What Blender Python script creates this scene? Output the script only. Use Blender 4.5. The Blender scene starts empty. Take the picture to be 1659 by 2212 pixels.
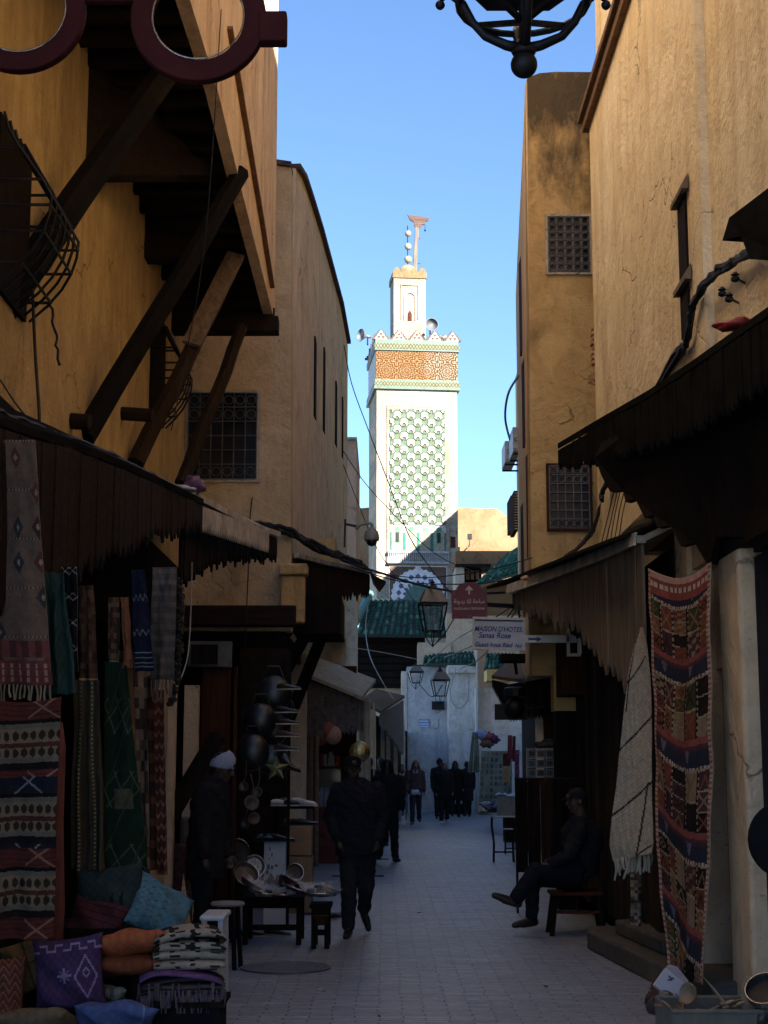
import bpy, bmesh, math, random
from mathutils import Vector, Matrix, Euler
random.seed(7)
R = math.radians
scene = bpy.context.scene
col = scene.collection
# ------------------------------------------------------------------ camera
F = 3322.0
PITCH = math.atan(549.0 / F)
CAMZ = 1.58
cam_d = bpy.data.cameras.new("camera")
cam = bpy.data.objects.new("camera", cam_d)
col.objects.link(cam)
scene.camera = cam
cam.location = (0, 0, CAMZ)
cam.rotation_euler = (math.pi / 2 + PITCH, 0, 0)
cam_d.sensor_fit = 'VERTICAL'
cam_d.sensor_height = 36.0
cam_d.lens = 36.0 * F / 2212.0
cam_d.clip_end = 2000
scene.render.resolution_x = 768
scene.render.resolution_y = 1024
# ------------------------------------------------------------------ light
SUN_EL, SUN_AZ = R(27), R(33)      # behind the camera, to its right
S = Vector((math.sin(SUN_AZ) * math.cos(SUN_EL), -math.cos(SUN_AZ) * math.cos(SUN_EL), math.sin(SUN_EL)))
sun_d = bpy.data.lights.new("sun", 'SUN')
sun = bpy.data.objects.new("sun", sun_d)
col.objects.link(sun)
sun_d.energy = 5.0
sun_d.angle = R(0.5)
sun_d.color = (1.0, 0.93, 0.82)
sun.rotation_euler = (-S).to_track_quat('-Z', 'Y').to_euler()
world = bpy.data.worlds.new("World")
scene.world = world
world.use_nodes = True
wn = world.node_tree
bgn = wn.nodes["Background"]
sky = wn.nodes.new("ShaderNodeTexSky")
sky.sky_type = 'NISHITA'
sky.sun_disc = False
sky.sun_elevation = SUN_EL
sky.sun_rotation = math.atan2(S.x, S.y)
sky.air_density = 1.0
sky.dust_density = 0.0
sky.ozone_density = 5.0
sky.altitude = 1200
bgn.inputs[1].default_value = 0.055
wn.links.new(sky.outputs[0], bgn.inputs[0])
scene.view_settings.view_transform = 'Standard'
scene.view_settings.look = 'None'
scene.view_settings.exposure = 2.4
scene.view_settings.gamma = 1.0
scene.cycles.max_bounces = 10
scene.cycles.diffuse_bounces = 6
scene.cycles.sample_clamp_indirect = 8
scene.cycles.use_denoising = True

# ------------------------------------------------------------------ helpers
def P(px, py, Y):
    u = (px - 829.5) / F; v = (1106.0 - py) / F
    d = Vector((u, math.cos(PITCH) - v * math.sin(PITCH), math.sin(PITCH) + v * math.cos(PITCH)))
    return Vector((0, 0, CAMZ)) + d * (Y / d.y)
def PX(px, Y): return (px - 829.5) / F * Y * 1.0 / math.cos(PITCH) * 1.0
def V(*a): return Vector(a)

def tag(o, label=None, cat=None, group=None, kind=None):
    if label: o["label"] = label
    if cat: o["category"] = cat
    if group: o["group"] = group
    if kind: o["kind"] = kind
    return o

def empty(name, loc=(0, 0, 0), rz=0.0):
    o = bpy.data.objects.new(name, None)
    o.location = loc; o.rotation_euler = (0, 0, rz); o.empty_display_size = .1
    col.objects.link(o)
    return o

def thing(name, label, cat, loc=(0, 0, 0), rz=0.0, group=None):
    return tag(empty(name, loc, rz), label, cat, group)

class MB:
    def __init__(s): s.v = []; s.f = []; s.c = []; s.m = []; s.mi = 0; s.cc = None
    def add(s, vs, fs, c=None):
        n = len(s.v); s.v += [tuple(v) for v in vs]
        for i, f in enumerate(fs):
            s.f.append([n + k for k in f]); s.m.append(s.mi)
            cc = (c[i] if isinstance(c, list) else c) if c is not None else s.cc
            s.c.append(cc)
        return s
    def box(s, a, b, rot=None, org=None):
        x0, y0, z0 = a; x1, y1, z1 = b
        vs = [V(x, y, z) for z in (z0, z1) for y in (y0, y1) for x in (x0, x1)]
        if rot is not None:
            o = Vector(org) if org is not None else (Vector(a) + Vector(b)) / 2
            vs = [rot @ (v - o) + o for v in vs]
        s.add(vs, [(0, 2, 3, 1), (4, 5, 7, 6), (0, 1, 5, 4), (2, 6, 7, 3), (0, 4, 6, 2), (1, 3, 7, 5)])
        return s
    def prism(s, pts, d):
        """polygon (list of 3D points) extruded by the vector d"""
        d = Vector(d); n = len(pts); pts = [Vector(p) for p in pts]
        vs = pts + [p + d for p in pts]
        fs = [tuple(range(n - 1, -1, -1)), tuple(range(n, 2 * n))]
        for i in range(n):
            j = (i + 1) % n; fs.append((i, j, n + j, n + i))
        return s.add(vs, fs)
    def beam(s, p0, p1, w, h, up=(0, 0, 1), w1=None, h1=None):
        p0 = Vector(p0); p1 = Vector(p1); d = (p1 - p0).normalized(); up = Vector(up)
        a = d.cross(up)
        if a.length < 1e-4: a = d.cross(V(1, 0, 0))
        a.normalize(); b = a.cross(d).normalized()
        w1 = w if w1 is None else w1; h1 = h if h1 is None else h1
        vs = [p0 + a * (i * w / 2) + b * (j * h / 2) for i, j in ((-1, -1), (1, -1), (1, 1), (-1, 1))] + \
             [p1 + a * (i * w1 / 2) + b * (j * h1 / 2) for i, j in ((-1, -1), (1, -1), (1, 1), (-1, 1))]
        return s.add(vs, [(3, 2, 1, 0), (4, 5, 6, 7), (0, 1, 5, 4), (1, 2, 6, 5), (2, 3, 7, 6), (3, 0, 4, 7)])
    def tube(s, pts, r, n=6, closed=False, cap=True):
        pts = [Vector(p) for p in pts]; m = len(pts); rs = r if isinstance(r, (list, tuple)) else [r] * m
        rings = []; prev = None
        for i, p in enumerate(pts):
            if closed: t = pts[(i + 1) % m] - pts[i - 1]
            else: t = pts[min(i + 1, m - 1)] - pts[max(i - 1, 0)]
            if t.length < 1e-9: t = V(0, 0, 1)
            t.normalize()
            if prev is None:
                a = t.cross(V(0, 0, 1))
                if a.length < .05: a = t.cross(V(1, 0, 0))
            else: a = prev - t * prev.dot(t)
            a.normalize(); prev = a; b = t.cross(a)
            rings.append([p + (a * math.cos(2 * math.pi * k / n) + b * math.sin(2 * math.pi * k / n)) * rs[i] for k in range(n)])
        vs = [v for rg in rings for v in rg]; fs = []
        for i in range(m if closed else m - 1):
            j = (i + 1) % m
            for k in range(n):
                l = (k + 1) % n; fs.append((i * n + k, i * n + l, j * n + l, j * n + k))
        if not closed and cap:
            fs.append(tuple(range(n - 1, -1, -1))); fs.append(tuple((m - 1) * n + k for k in range(n)))
        return s.add(vs, fs)
    def lathe(s, prof, n=16, o=(0, 0, 0), M=None):
        o = Vector(o); vs = []
        for r, z in prof:
            for k in range(n):
                a = 2 * math.pi * k / n
                v = V(r * math.cos(a), r * math.sin(a), z)
                vs.append((M @ v if M is not None else v) + o)
        fs = []
        for i in range(len(prof) - 1):
            for k in range(n):
                l = (k + 1) % n; fs.append((i * n + k, i * n + l, (i + 1) * n + l, (i + 1) * n + k))
        fs.append(tuple(range(n - 1, -1, -1))); fs.append(tuple((len(prof) - 1) * n + k for k in range(n)))
        return s.add(vs, fs)
    def ball(s, c, r, nu=12, nv=8, M=None):
        rx, ry, rz = r if isinstance(r, (tuple, list)) else (r, r, r)
        c = Vector(c); vs = []
        for i in range(nv + 1):
            th = math.pi * i / nv
            for k in range(nu):
                a = 2 * math.pi * k / nu
                v = V(rx * math.sin(th) * math.cos(a), ry * math.sin(th) * math.sin(a), -rz * math.cos(th))
                vs.append((M @ v if M is not None else v) + c)
        fs = []
        for i in range(nv):
            for k in range(nu):
                l = (k + 1) % nu; fs.append((i * nu + k, i * nu + l, (i + 1) * nu + l, (i + 1) * nu + k))
        return s.add(vs, fs)
    def loft(s, rings):
        n = len(rings[0]); vs = [v for r in rings for v in r]; fs = []
        for i in range(len(rings) - 1):
            for k in range(n):
                l = (k + 1) % n; fs.append((i * n + k, i * n + l, (i + 1) * n + l, (i + 1) * n + k))
        fs.append(tuple(range(n - 1, -1, -1))); fs.append(tuple((len(rings) - 1) * n + k for k in range(n)))
        return s.add(vs, fs)
    def build(s, name, mat, parent=None, smooth=False, bevel=0.0, weld=False):
        me = bpy.data.meshes.new(name)
        me.from_pydata(s.v, [], s.f)
        if any(c is not None for c in s.c):
            ca = me.color_attributes.new("Col", 'FLOAT_COLOR', 'CORNER')
            buf = []
            for f, c in zip(s.f, s.c):
                c = c or (.5, .5, .5); buf += [c[0], c[1], c[2], 1.0] * len(f)
            ca.data.foreach_set("color", buf)
        mats = mat if isinstance(mat, (list, tuple)) else [mat]
        for m in mats: me.materials.append(m)
        if any(s.m): me.polygons.foreach_set("material_index", s.m)
        bm = bmesh.new(); bm.from_mesh(me)
        bmesh.ops.remove_doubles(bm, verts=bm.verts, dist=1e-5)
        bmesh.ops.recalc_face_normals(bm, faces=bm.faces)
        bm.to_mesh(me); bm.free()
        if smooth: me.polygons.foreach_set("use_smooth", [True] * len(me.polygons))
        o = bpy.data.objects.new(name, me)
        col.objects.link(o)
        if parent is not None: o.parent = parent
        if bevel:
            md = o.modifiers.new("bevel", 'BEVEL'); md.width = bevel; md.segments = 2; md.limit_method = 'ANGLE'
        return o

# ------------------------------------------------------------------ materials
def new_mat(name, rough=.8, metal=0.0, spec=.4):
    m = bpy.data.materials.new(name); m.use_nodes = True
    b = m.node_tree.nodes["Principled BSDF"]
    b.inputs["Roughness"].default_value = rough; b.inputs["Metallic"].default_value = metal
    if "Specular IOR Level" in b.inputs: b.inputs["Specular IOR Level"].default_value = spec
    return m, m.node_tree, b
def nz(nt, scale, detail=6, rough=.6, vec=None, dist=0.0):
    n = nt.nodes.new("ShaderNodeTexNoise"); n.inputs["Scale"].default_value = scale
    n.inputs["Detail"].default_value = detail; n.inputs["Roughness"].default_value = rough
    n.inputs["Distortion"].default_value = dist
    if vec is not None: nt.links.new(vec, n.inputs["Vector"])
    return n.outputs["Fac"]
def coords(nt, scale=(1, 1, 1), kind="Object", rot=(0, 0, 0)):
    t = nt.nodes.new("ShaderNodeTexCoord"); mp = nt.nodes.new("ShaderNodeMapping")
    mp.inputs["Scale"].default_value = scale; mp.inputs["Rotation"].default_value = rot
    nt.links.new(t.outputs[kind], mp.inputs["Vector"]); return mp.outputs[0]
def ramp(nt, fac, stops):
    r = nt.nodes.new("ShaderNodeValToRGB"); e = r.color_ramp.elements
    while len(e) < len(stops): e.new(.5)
    for x, (p, c) in zip(e, stops): x.position = p; x.color = (*c, 1) if len(c) == 3 else c
    nt.links.new(fac, r.inputs[0]); return r.outputs[0]
def fr(nt, fac, a, b, lo=0.0, hi=1.0):
    m = nt.nodes.new("ShaderNodeMapRange"); m.inputs["From Min"].default_value = a; m.inputs["From Max"].default_value = b
    m.inputs["To Min"].default_value = lo; m.inputs["To Max"].default_value = hi
    nt.links.new(fac, m.inputs["Value"]); return m.outputs[0]
def mix(nt, fac, a, b, mode='MIX'):
    m = nt.nodes.new("ShaderNodeMix"); m.data_type = 'RGBA'; m.blend_type = mode
    for sock, v in ((m.inputs[0], fac), (m.inputs[6], a), (m.inputs[7], b)):
        if isinstance(v, (int, float)): sock.default_value = v
        elif isinstance(v, tuple): sock.default_value = (*v, 1) if len(v) == 3 else v
        else: nt.links.new(v, sock)
    return m.outputs[2]
def mth(nt, op, a, b=None):
    m = nt.nodes.new("ShaderNodeMath"); m.operation = op
    for i, v in enumerate((a, b)):
        if v is None: continue
        if isinstance(v, (int, float)): m.inputs[i].default_value = v
        else: nt.links.new(v, m.inputs[i])
    return m.outputs[0]
def bump(nt, b, h, strength=.4, dist=.02, normal=None):
    n = nt.nodes.new("ShaderNodeBump"); n.inputs["Strength"].default_value = strength; n.inputs["Distance"].default_value = dist
    nt.links.new(h, n.inputs["Height"])
    if normal is not None: nt.links.new(normal, n.inputs["Normal"])
    nt.links.new(n.outputs[0], b.inputs["Normal"]); return n.outputs[0]
def mul(c, k): return tuple(x * k for x in c)

def plaster(name, base, stain=None, dark=None, streak=1.0, patch=.5, light=None, scale=1.0, darkamt=.5):
    """limewashed render: vertical streaks, cloudy patches, dark run-off stains, pits"""
    m, nt, b = new_mat(name, .92, spec=.12)
    stain = stain or mul(base, .6); dark = dark or mul(base, .25); light = light or mul(base, 1.18)
    vc = coords(nt)
    cl = nz(nt, .75 * scale, 5, .6, vc, .6); mo = nz(nt, 3.4 * scale, 9, .68, vc, .5)
    st = nz(nt, 1.5, 5, .6, coords(nt, (2.4 * scale, 2.4 * scale, .38 * scale)), .9)
    br = nz(nt, 5.0, 3, .6, coords(nt, (2.2, 2.2, .9)), 1.6)
    c = mix(nt, fr(nt, cl, .36, .64), light, base)
    c = mix(nt, fr(nt, st, .47, .68, 0, .75 * streak), c, stain)
    c = mix(nt, fr(nt, mo, .44, .66, 0, patch), c, stain)
    c = mix(nt, fr(nt, br, .35, .75, 0, .22), c, light)
    dk = nz(nt, 1.2 * scale, 10, .7, coords(nt, (1.3, 1.3, .4)), .9)
    c = mix(nt, fr(nt, dk, .56, .72, 0, darkamt), c, dark)
    sp = nz(nt, 24, 3, .5, vc)
    c = mix(nt, fr(nt, sp, .67, .73, 0, .5), c, dark)
    vo = nt.nodes.new("ShaderNodeTexVoronoi"); vo.feature = 'DISTANCE_TO_EDGE'; vo.inputs["Scale"].default_value = .55
    wv = nt.nodes.new("ShaderNodeVectorMath"); wv.operation = 'ADD'
    nn = nt.nodes.new("ShaderNodeTexNoise"); nn.inputs["Scale"].default_value = 2.2; nn.inputs["Detail"].default_value = 6
    nt.links.new(vc, nn.inputs["Vector"]); nt.links.new(vc, wv.inputs[0]); nt.links.new(nn.outputs["Color"], wv.inputs[1]); nt.links.new(wv.outputs[0], vo.inputs["Vector"])
    crack = mth(nt, 'MULTIPLY', fr(nt, vo.outputs["Distance"], .0, .012, 1, 0), fr(nt, cl, .5, .58))
    c = mix(nt, mth(nt, 'MULTIPLY', crack, .6), c, dark)
    nt.links.new(c, b.inputs["Base Color"])
    hgt = mth(nt, 'ADD', mth(nt, 'MULTIPLY', mo, .8), mth(nt, 'MULTIPLY', cl, 3.0))
    hgt = mth(nt, 'SUBTRACT', hgt, mth(nt, 'MULTIPLY', crack, .5))
    bump(nt, b, mth(nt, 'ADD', hgt, mth(nt, 'MULTIPLY', sp, .3)), .7, .05)
    return m
def mix_t(a, b, t): return tuple(x * (1 - t) + y * t for x, y in zip(a, b))

def wood(name, base, axis='Z', dark=None, rough=.88):
    m, nt, b = new_mat(name, rough, spec=.08)
    sc = {'Z': (14, 14, .7), 'Y': (14, .7, 14), 'X': (.7, 14, 14)}[axis]
    v = coords(nt, sc); g = nz(nt, 1.5, 8, .65, v, .6); big = nz(nt, 1.3, 4, .6, coords(nt))
    c = mix(nt, fr(nt, g, .3, .7), dark or mul(base, .45), mul(base, 1.35))
    c = mix(nt, fr(nt, big, .35, .7, 0, .6), c, mul(base, .55))
    nt.links.new(c, b.inputs["Base Color"]); bump(nt, b, g, .5, .01)
    return m
def flat(name, base, rough=.7, metal=0.0, var=.35, scale=8.0, spec=.4, bmp=.2):
    m, nt, b = new_mat(name, rough, metal, spec)
    n = nz(nt, scale, 6, .6, coords(nt))
    c = mix(nt, fr(nt, n, .3, .7), mul(base, 1 - var), mul(base, 1 + var))
    nt.links.new(c, b.inputs["Base Color"])
    if bmp: bump(nt, b, n, bmp, .01)
    return m
def attr_cloth(name, rough=.95, weave=180, metal=0, bmp=.5, var=.35, spec=.1, scale=14, sat=1.0, val=1.0):
    m, nt, b = new_mat(name, rough, metal, spec=spec)
    a = nt.nodes.new("ShaderNodeVertexColor"); a.layer_name = "Col"
    n = nz(nt, scale, 8, .7, coords(nt)); w = nz(nt, weave, 2, .5, coords(nt, (1, 1, 1)))
    c = mix(nt, 1.0, a.outputs[0], ramp(nt, n, [(.3, (1 - var,) * 3), (.7, (1 + var * .4,) * 3)]), 'MULTIPLY')
    hs = nt.nodes.new("ShaderNodeHueSaturation"); hs.inputs["Saturation"].default_value = sat; hs.inputs["Value"].default_value = val
    nt.links.new(c, hs.inputs["Color"]); nt.links.new(hs.outputs[0], b.inputs["Base Color"]); bump(nt, b, mth(nt, 'ADD', n, w), bmp, .01)
    return m

OCHRE = (.62, .38, .15)
M = {}
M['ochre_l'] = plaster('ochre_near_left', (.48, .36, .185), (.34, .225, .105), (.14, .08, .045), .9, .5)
M['ochre_b'] = plaster('ochre_grey', (.58, .44, .26), (.44, .31, .17), (.15, .10, .06), .5, .6, light=(.66, .53, .35))
M['ochre_bs'] = plaster('ochre_side', (.72, .59, .41), (.55, .41, .25), (.16, .1, .06), .8, .5)
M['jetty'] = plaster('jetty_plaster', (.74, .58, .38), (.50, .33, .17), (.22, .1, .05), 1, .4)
M['cream_r'] = plaster('cream_right', (.74, .62, .41), (.54, .40, .23), (.25, .17, .10), .8, .35, light=(.82, .73, .55), scale=.8, darkamt=.35)
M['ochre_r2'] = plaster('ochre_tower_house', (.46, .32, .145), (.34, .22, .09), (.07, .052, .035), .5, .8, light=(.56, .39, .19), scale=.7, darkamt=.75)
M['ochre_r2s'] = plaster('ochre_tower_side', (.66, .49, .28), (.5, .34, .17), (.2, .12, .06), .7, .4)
M['ochre_low'] = plaster('ochre_lower', (.58, .40, .18), (.40, .25, .11), (.14, .09, .05), .8, .6)
M['beige'] = plaster('beige', (.60, .48, .34), (.45, .33, .22), (.15, .11, .08), .7, .6)
M['pale'] = plaster('pale_wall', (.70, .64, .55), (.52, .44, .34), (.2, .16, .12), .8, .5)
M['pink'] = plaster('pink_ochre', (.55, .36, .25), (.42, .27, .18), (.15, .1, .08), .6, .6)
M['white'] = plaster('whitewash', (.66, .63, .59), (.48, .44, .38), (.22, .19, .15), .8, .8, darkamt=.5)
M['whiteb'] = plaster('whitewash_bluish', (.52, .52, .52), (.38, .37, .36), (.2, .18, .16), .8, .8, darkamt=.5)
M['far'] = plaster('far_ochre', (.21, .125, .07), (.165, .09, .045), (.09, .05, .025), .5, .8, light=(.25, .175, .105), scale=.3, darkamt=.3)
M['stone'] = plaster('grey_stone', (.46, .41, .34), (.3, .27, .22), (.1, .09, .08), .4, .8, scale=2)
M['wood'] = wood('old_wood', (.045, .030, .022))
M['woodh'] = wood('old_wood_across', (.028, .019, .015), 'X')
M['woody'] = wood('old_wood_along', (.07, .045, .03), 'Y')
M['woodg'] = wood('grey_boards', (.20, .155, .12))
M['woodd'] = wood('dark_boards', (.018, .013, .011))
M['woodr'] = wood('red_door_wood', (.07, .026, .014))
M['woodp'] = wood('plum_wood', (.036, .024, .021), 'X')
M['tan'] = wood('tan_wood', (.42, .28, .15), 'X')
M['iron'] = flat('black_iron', (.018, .018, .022), .5, .6, .4)
M['grille'] = flat('grey_grille', (.13, .13, .14), .5, .4, .3)
M['matblack'] = flat('black_fabric', (.008, .008, .010), .9, 0, .4, spec=.15)
M['darkblue'] = flat('navy_fabric', (.012, .015, .026), .9, 0, .3, spec=.15)
M['tin'] = flat('weathered_tin', (.50, .47, .42), .55, .35, .5, 5)
M['tind'] = flat('dark_tin', (.010, .009, .008), .95, 0, .5, 5, spec=.03)
M['glassd'] = flat('dark_pane', (.02, .022, .03), .15, 0, .2, spec=.6, bmp=0)
M['cable'] = flat('cable', (.012, .012, .014), .6, 0, .3, spec=.3)
M['cableg'] = flat('grey_cable', (.35, .34, .33), .6, 0, .3)
M['attr'] = attr_cloth('dyed_cloth', sat=.92, val=1.1, bmp=.8)
M['wool'] = attr_cloth('shaggy_wool', weave=60, bmp=1.0, scale=22)
M['paint'] = attr_cloth('painted', rough=.6, weave=20, bmp=.15, var=.25, spec=.3, scale=7)
M['tile'] = attr_cloth('glazed_tile', rough=.7, weave=20, bmp=.15, var=.35, spec=.12, scale=5)
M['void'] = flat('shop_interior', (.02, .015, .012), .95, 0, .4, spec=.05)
M['plastic'] = flat('white_plastic', (.55, .56, .58), .4, 0, .1)
M['camgrey'] = flat('camera_housing', (.30, .29, .28), .45, 0, .15)
M['card'] = flat('cardboard', (.26, .17, .10), .85, 0, .2)
# ================================================================== SETTING: street
def paving():
    m, nt, b = new_mat('paving', .5, spec=.5)
    v0 = coords(nt, (1, 1, 1)); dn = nt.nodes.new('ShaderNodeTexNoise'); dn.inputs['Scale'].default_value = 3.0; dn.inputs['Detail'].default_value = 5; nt.links.new(v0, dn.inputs['Vector'])
    sc_ = nt.nodes.new('ShaderNodeVectorMath'); sc_.operation = 'SCALE'; sc_.inputs['Scale'].default_value = .07; nt.links.new(dn.outputs['Color'], sc_.inputs[0])
    ad_ = nt.nodes.new('ShaderNodeVectorMath'); ad_.operation = 'ADD'; nt.links.new(v0, ad_.inputs[0]); nt.links.new(sc_.outputs[0], ad_.inputs[1]); v = ad_.outputs[0]
    br = nt.nodes.new("ShaderNodeTexBrick")
    br.inputs["Scale"].default_value = 1.0
    br.inputs["Brick Width"].default_value = .30; br.inputs["Row Height"].default_value = .085
    br.inputs["Mortar Size"].default_value = .007; br.inputs["Mortar Smooth"].default_value = .3
    br.inputs["Color1"].default_value = (.33, .365, .44, 1); br.inputs["Color2"].default_value = (.225, .25, .305, 1)
    br.inputs["Mortar"].default_value = (.10, .107, .125, 1); br.offset = .5
    nt.links.new(v, br.inputs["Vector"])
    big = nz(nt, .55, 6, .6, v, .5); fine = nz(nt, 14, 8, .7, v)
    c = mix(nt, fr(nt, big, .35, .7, 0, .55), br.outputs["Color"], (.17, .185, .22))
    c = mix(nt, fr(nt, fine, .55, .75, 0, .4), c, (.34, .35, .38))
    c = mix(nt, fr(nt, nz(nt, 3.2, 5, .6, v), .66, .72, 0, .6), c, (.05, .047, .045))
    nt.links.new(c, b.inputs["Base Color"])
    r = fr(nt, fine, .3, .7, .28, .6); nt.links.new(r, b.inputs["Roughness"])
    bump(nt, b, mth(nt, 'ADD', mth(nt, 'ADD', mth(nt, 'MULTIPLY', br.outputs["Fac"], -1.2), mth(nt, 'MULTIPLY', fine, .9)), mth(nt, 'MULTIPLY', big, 3.0)), .9, .016)
    return m
M['paving'] = paving()
mb = MB(); mb.add([(-60, -30, 0), (60, -30, 0), (60, 160, 0), (-60, 160, 0)], [(0, 1, 2, 3)])
tag(mb.build('street', M['paving']), kind='structure')
mb = MB()
for (x, y, w) in ((-.75, 22.8, .75), (-.62, 26.9, .7), (-.9, 17.0, .6)):
    for k in range(6): mb.box((x, y + k * .035, .004), (x + w, y + k * .035 + .018, .012))
mb.build('drain_grate', M['iron'])
for o in [bpy.data.objects['drain_grate']]: tag(o, 'narrow iron drain slots across the left edge of the paving', 'drain')
mb = MB(); mb.lathe([(.36, .004), (.36, .014), (.33, .015), (.32, .010), (0.001, .010)], 28, (-.78, 12.6, 0))
tag(mb.build('manhole_cover', flat('cast_iron', (.13, .135, .15), .55, .4, .4, 20)), 'round cast iron manhole cover in the paving in front of the tray tables', 'manhole cover')

def pix_wall(name, pts, mat, parent=None, depth=.4, away=None):
    """wall whose outline is given as (px,py,Y) corners in one vertical plane"""
    w = [P(*p) for p in pts]
    n = (w[1] - w[0]).cross(w[2] - w[0]).normalized()
    if away is None: away = n if n.y > 0 else -n
    else:
        away = Vector(away)
    return MB().prism(w, away * depth).build(name, mat, parent)

def window_grille(parent, x0, x1, z0, z1, y, nx, nzz, frame_mat, name='window', scroll=True, depth=.14, bars='ring', frame=.05):
    """rectangular window looking towards -Y, wall face at y: frame, dark pane set back, iron grille in front"""
    f = MB()
    f.box((x0 - frame, y - .03, z1), (x1 + frame, y + .02, z1 + frame)).box((x0 - frame, y - .03, z0 - frame), (x1 + frame, y + .02, z0))
    f.box((x0 - frame, y - .028, z0), (x0, y + .02, z1)).box((x1, y - .028, z0), (x1 + frame, y + .02, z1))
    w = f.build(name, frame_mat, parent)
    MB().box((x0, y - .006, z0), (x1, y + .01, z1)).build('pane', M['glassd'], w)
    g = MB(); W = x1 - x0; H = z1 - z0; r = .008
    for i in range(nx + 1):
        x = x0 + W * i / nx; g.tube([(x, y - .03, z0), (x, y - .03, z1)], r, 5)
    for j in range(nzz + 1):
        z = z0 + H * j / nzz; g.tube([(x0, y - .032, z), (x1, y - .032, z)], r, 5)
    cw = W / nx; rows = range(nzz) if bars == 'ring' else (0, nzz - 2, nzz - 1)
    for j in rows:
        for i in range(nx):
            cx = x0 + cw * (i + .5); cz = z0 + H * (j + .5) / nzz; rr = min(cw, H / nzz) * .40
            if scroll: g.tube([(cx + rr * math.cos(a * math.pi / 5), y - .034, cz + rr * math.sin(a * math.pi / 5)) for a in range(10)], .006, 4, closed=True)
    g.build('grille', M['grille'], w)
    return w

# ================================================================== LEFT NEAR HOUSE
XL = -2.62
hA = thing('ochre_house', 'ochre house on the near left whose upper storey juts out over wooden struts', 'house', (XL, 14, 0))
def wk(o, root=None):
    """keep world placement when parenting under a root that is not at the origin"""
    o.matrix_parent_inverse = root.matrix_world.inverted() if root else Matrix.Identity(4); return o
def put(o, root):
    o.parent = root; bpy.context.view_layer.update(); o.matrix_parent_inverse = root.matrix_world.inverted(); return o
bpy.context.view_layer.update()
def sub(mb, name, mat, root, **k):
    o = mb.build(name, mat, **k); o.parent = root
    # roots sit at their own base: cancel the offset so that the mesh keeps world coordinates
    o.matrix_parent_inverse = Matrix.Translation(-Vector(world_loc(root))) if root.rotation_euler.z == 0 else root.matrix_basis.inverted()
    return o
def world_loc(o):
    l = Vector(o.location)
    while o.parent is not None and False: o = o.parent
    return l
w = MB()
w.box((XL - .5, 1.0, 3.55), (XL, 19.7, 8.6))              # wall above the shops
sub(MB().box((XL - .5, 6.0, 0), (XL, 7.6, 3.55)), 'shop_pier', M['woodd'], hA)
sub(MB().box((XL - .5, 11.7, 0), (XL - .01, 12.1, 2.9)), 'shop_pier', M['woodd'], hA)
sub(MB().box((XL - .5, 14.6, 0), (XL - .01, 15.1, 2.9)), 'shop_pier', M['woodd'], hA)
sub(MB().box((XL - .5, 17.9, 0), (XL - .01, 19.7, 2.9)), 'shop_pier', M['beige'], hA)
sub(MB().box((XL - .6, 6.0, 2.9), (XL + .03, 19.6, 4.05)), 'shop_lintel', M['woodd'], hA)  # upper part covers ochre wall, its dark wood painting in the canopy's shade
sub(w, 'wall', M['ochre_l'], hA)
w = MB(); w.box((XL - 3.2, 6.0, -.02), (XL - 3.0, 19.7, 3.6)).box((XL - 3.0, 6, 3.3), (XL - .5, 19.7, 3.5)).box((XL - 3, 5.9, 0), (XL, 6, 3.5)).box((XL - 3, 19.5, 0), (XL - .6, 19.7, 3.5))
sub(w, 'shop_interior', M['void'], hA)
# jetty: front plane from pixel outline
jx0, jx1 = P(470, -60, 13.2), P(593, 600, 18.4)
xa, ya = P(380, -60, 11.0).x, 11.0
xb, yb = P(593, 600, 18.6).x, 18.6
def jfx(y): y = max(y, 6); return xa + (xb - xa) * (y - ya) / (yb - ya)
jb = [(1.0, 7.6), (8.0, 7.6), (11.0, 7.75), (13.4, 7.72), (15.0, 7.5), (17.0, 7.28), (18.6, 7.1)]  # nearest stretch lies out of view, lengthened to darken the wall below
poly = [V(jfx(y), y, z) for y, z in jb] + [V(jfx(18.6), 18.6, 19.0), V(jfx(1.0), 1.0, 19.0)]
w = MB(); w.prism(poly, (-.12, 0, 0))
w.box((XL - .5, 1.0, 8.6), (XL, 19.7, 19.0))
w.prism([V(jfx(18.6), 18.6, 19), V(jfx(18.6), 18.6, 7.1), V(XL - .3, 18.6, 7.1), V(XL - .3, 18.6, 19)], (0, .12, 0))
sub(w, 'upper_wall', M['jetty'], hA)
# brown eave strip that runs down the jetty plaster
w = MB()
for (a, b_) in (((514, 60, 13.9), (560, 480, 16.9)), ((560, 480, 16.9), (577, 620, 18.1))):
    pa, pb = P(*a), P(*b_); pa.x = jfx(pa.y) + .01; pb.x = jfx(pb.y) + .01
    w.beam(pa, pb, .04, .09, (1, 0, 0))
sub(w, 'drain_pipe', flat('rust_pipe', (.16, .08, .04), .8), hA)
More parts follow.
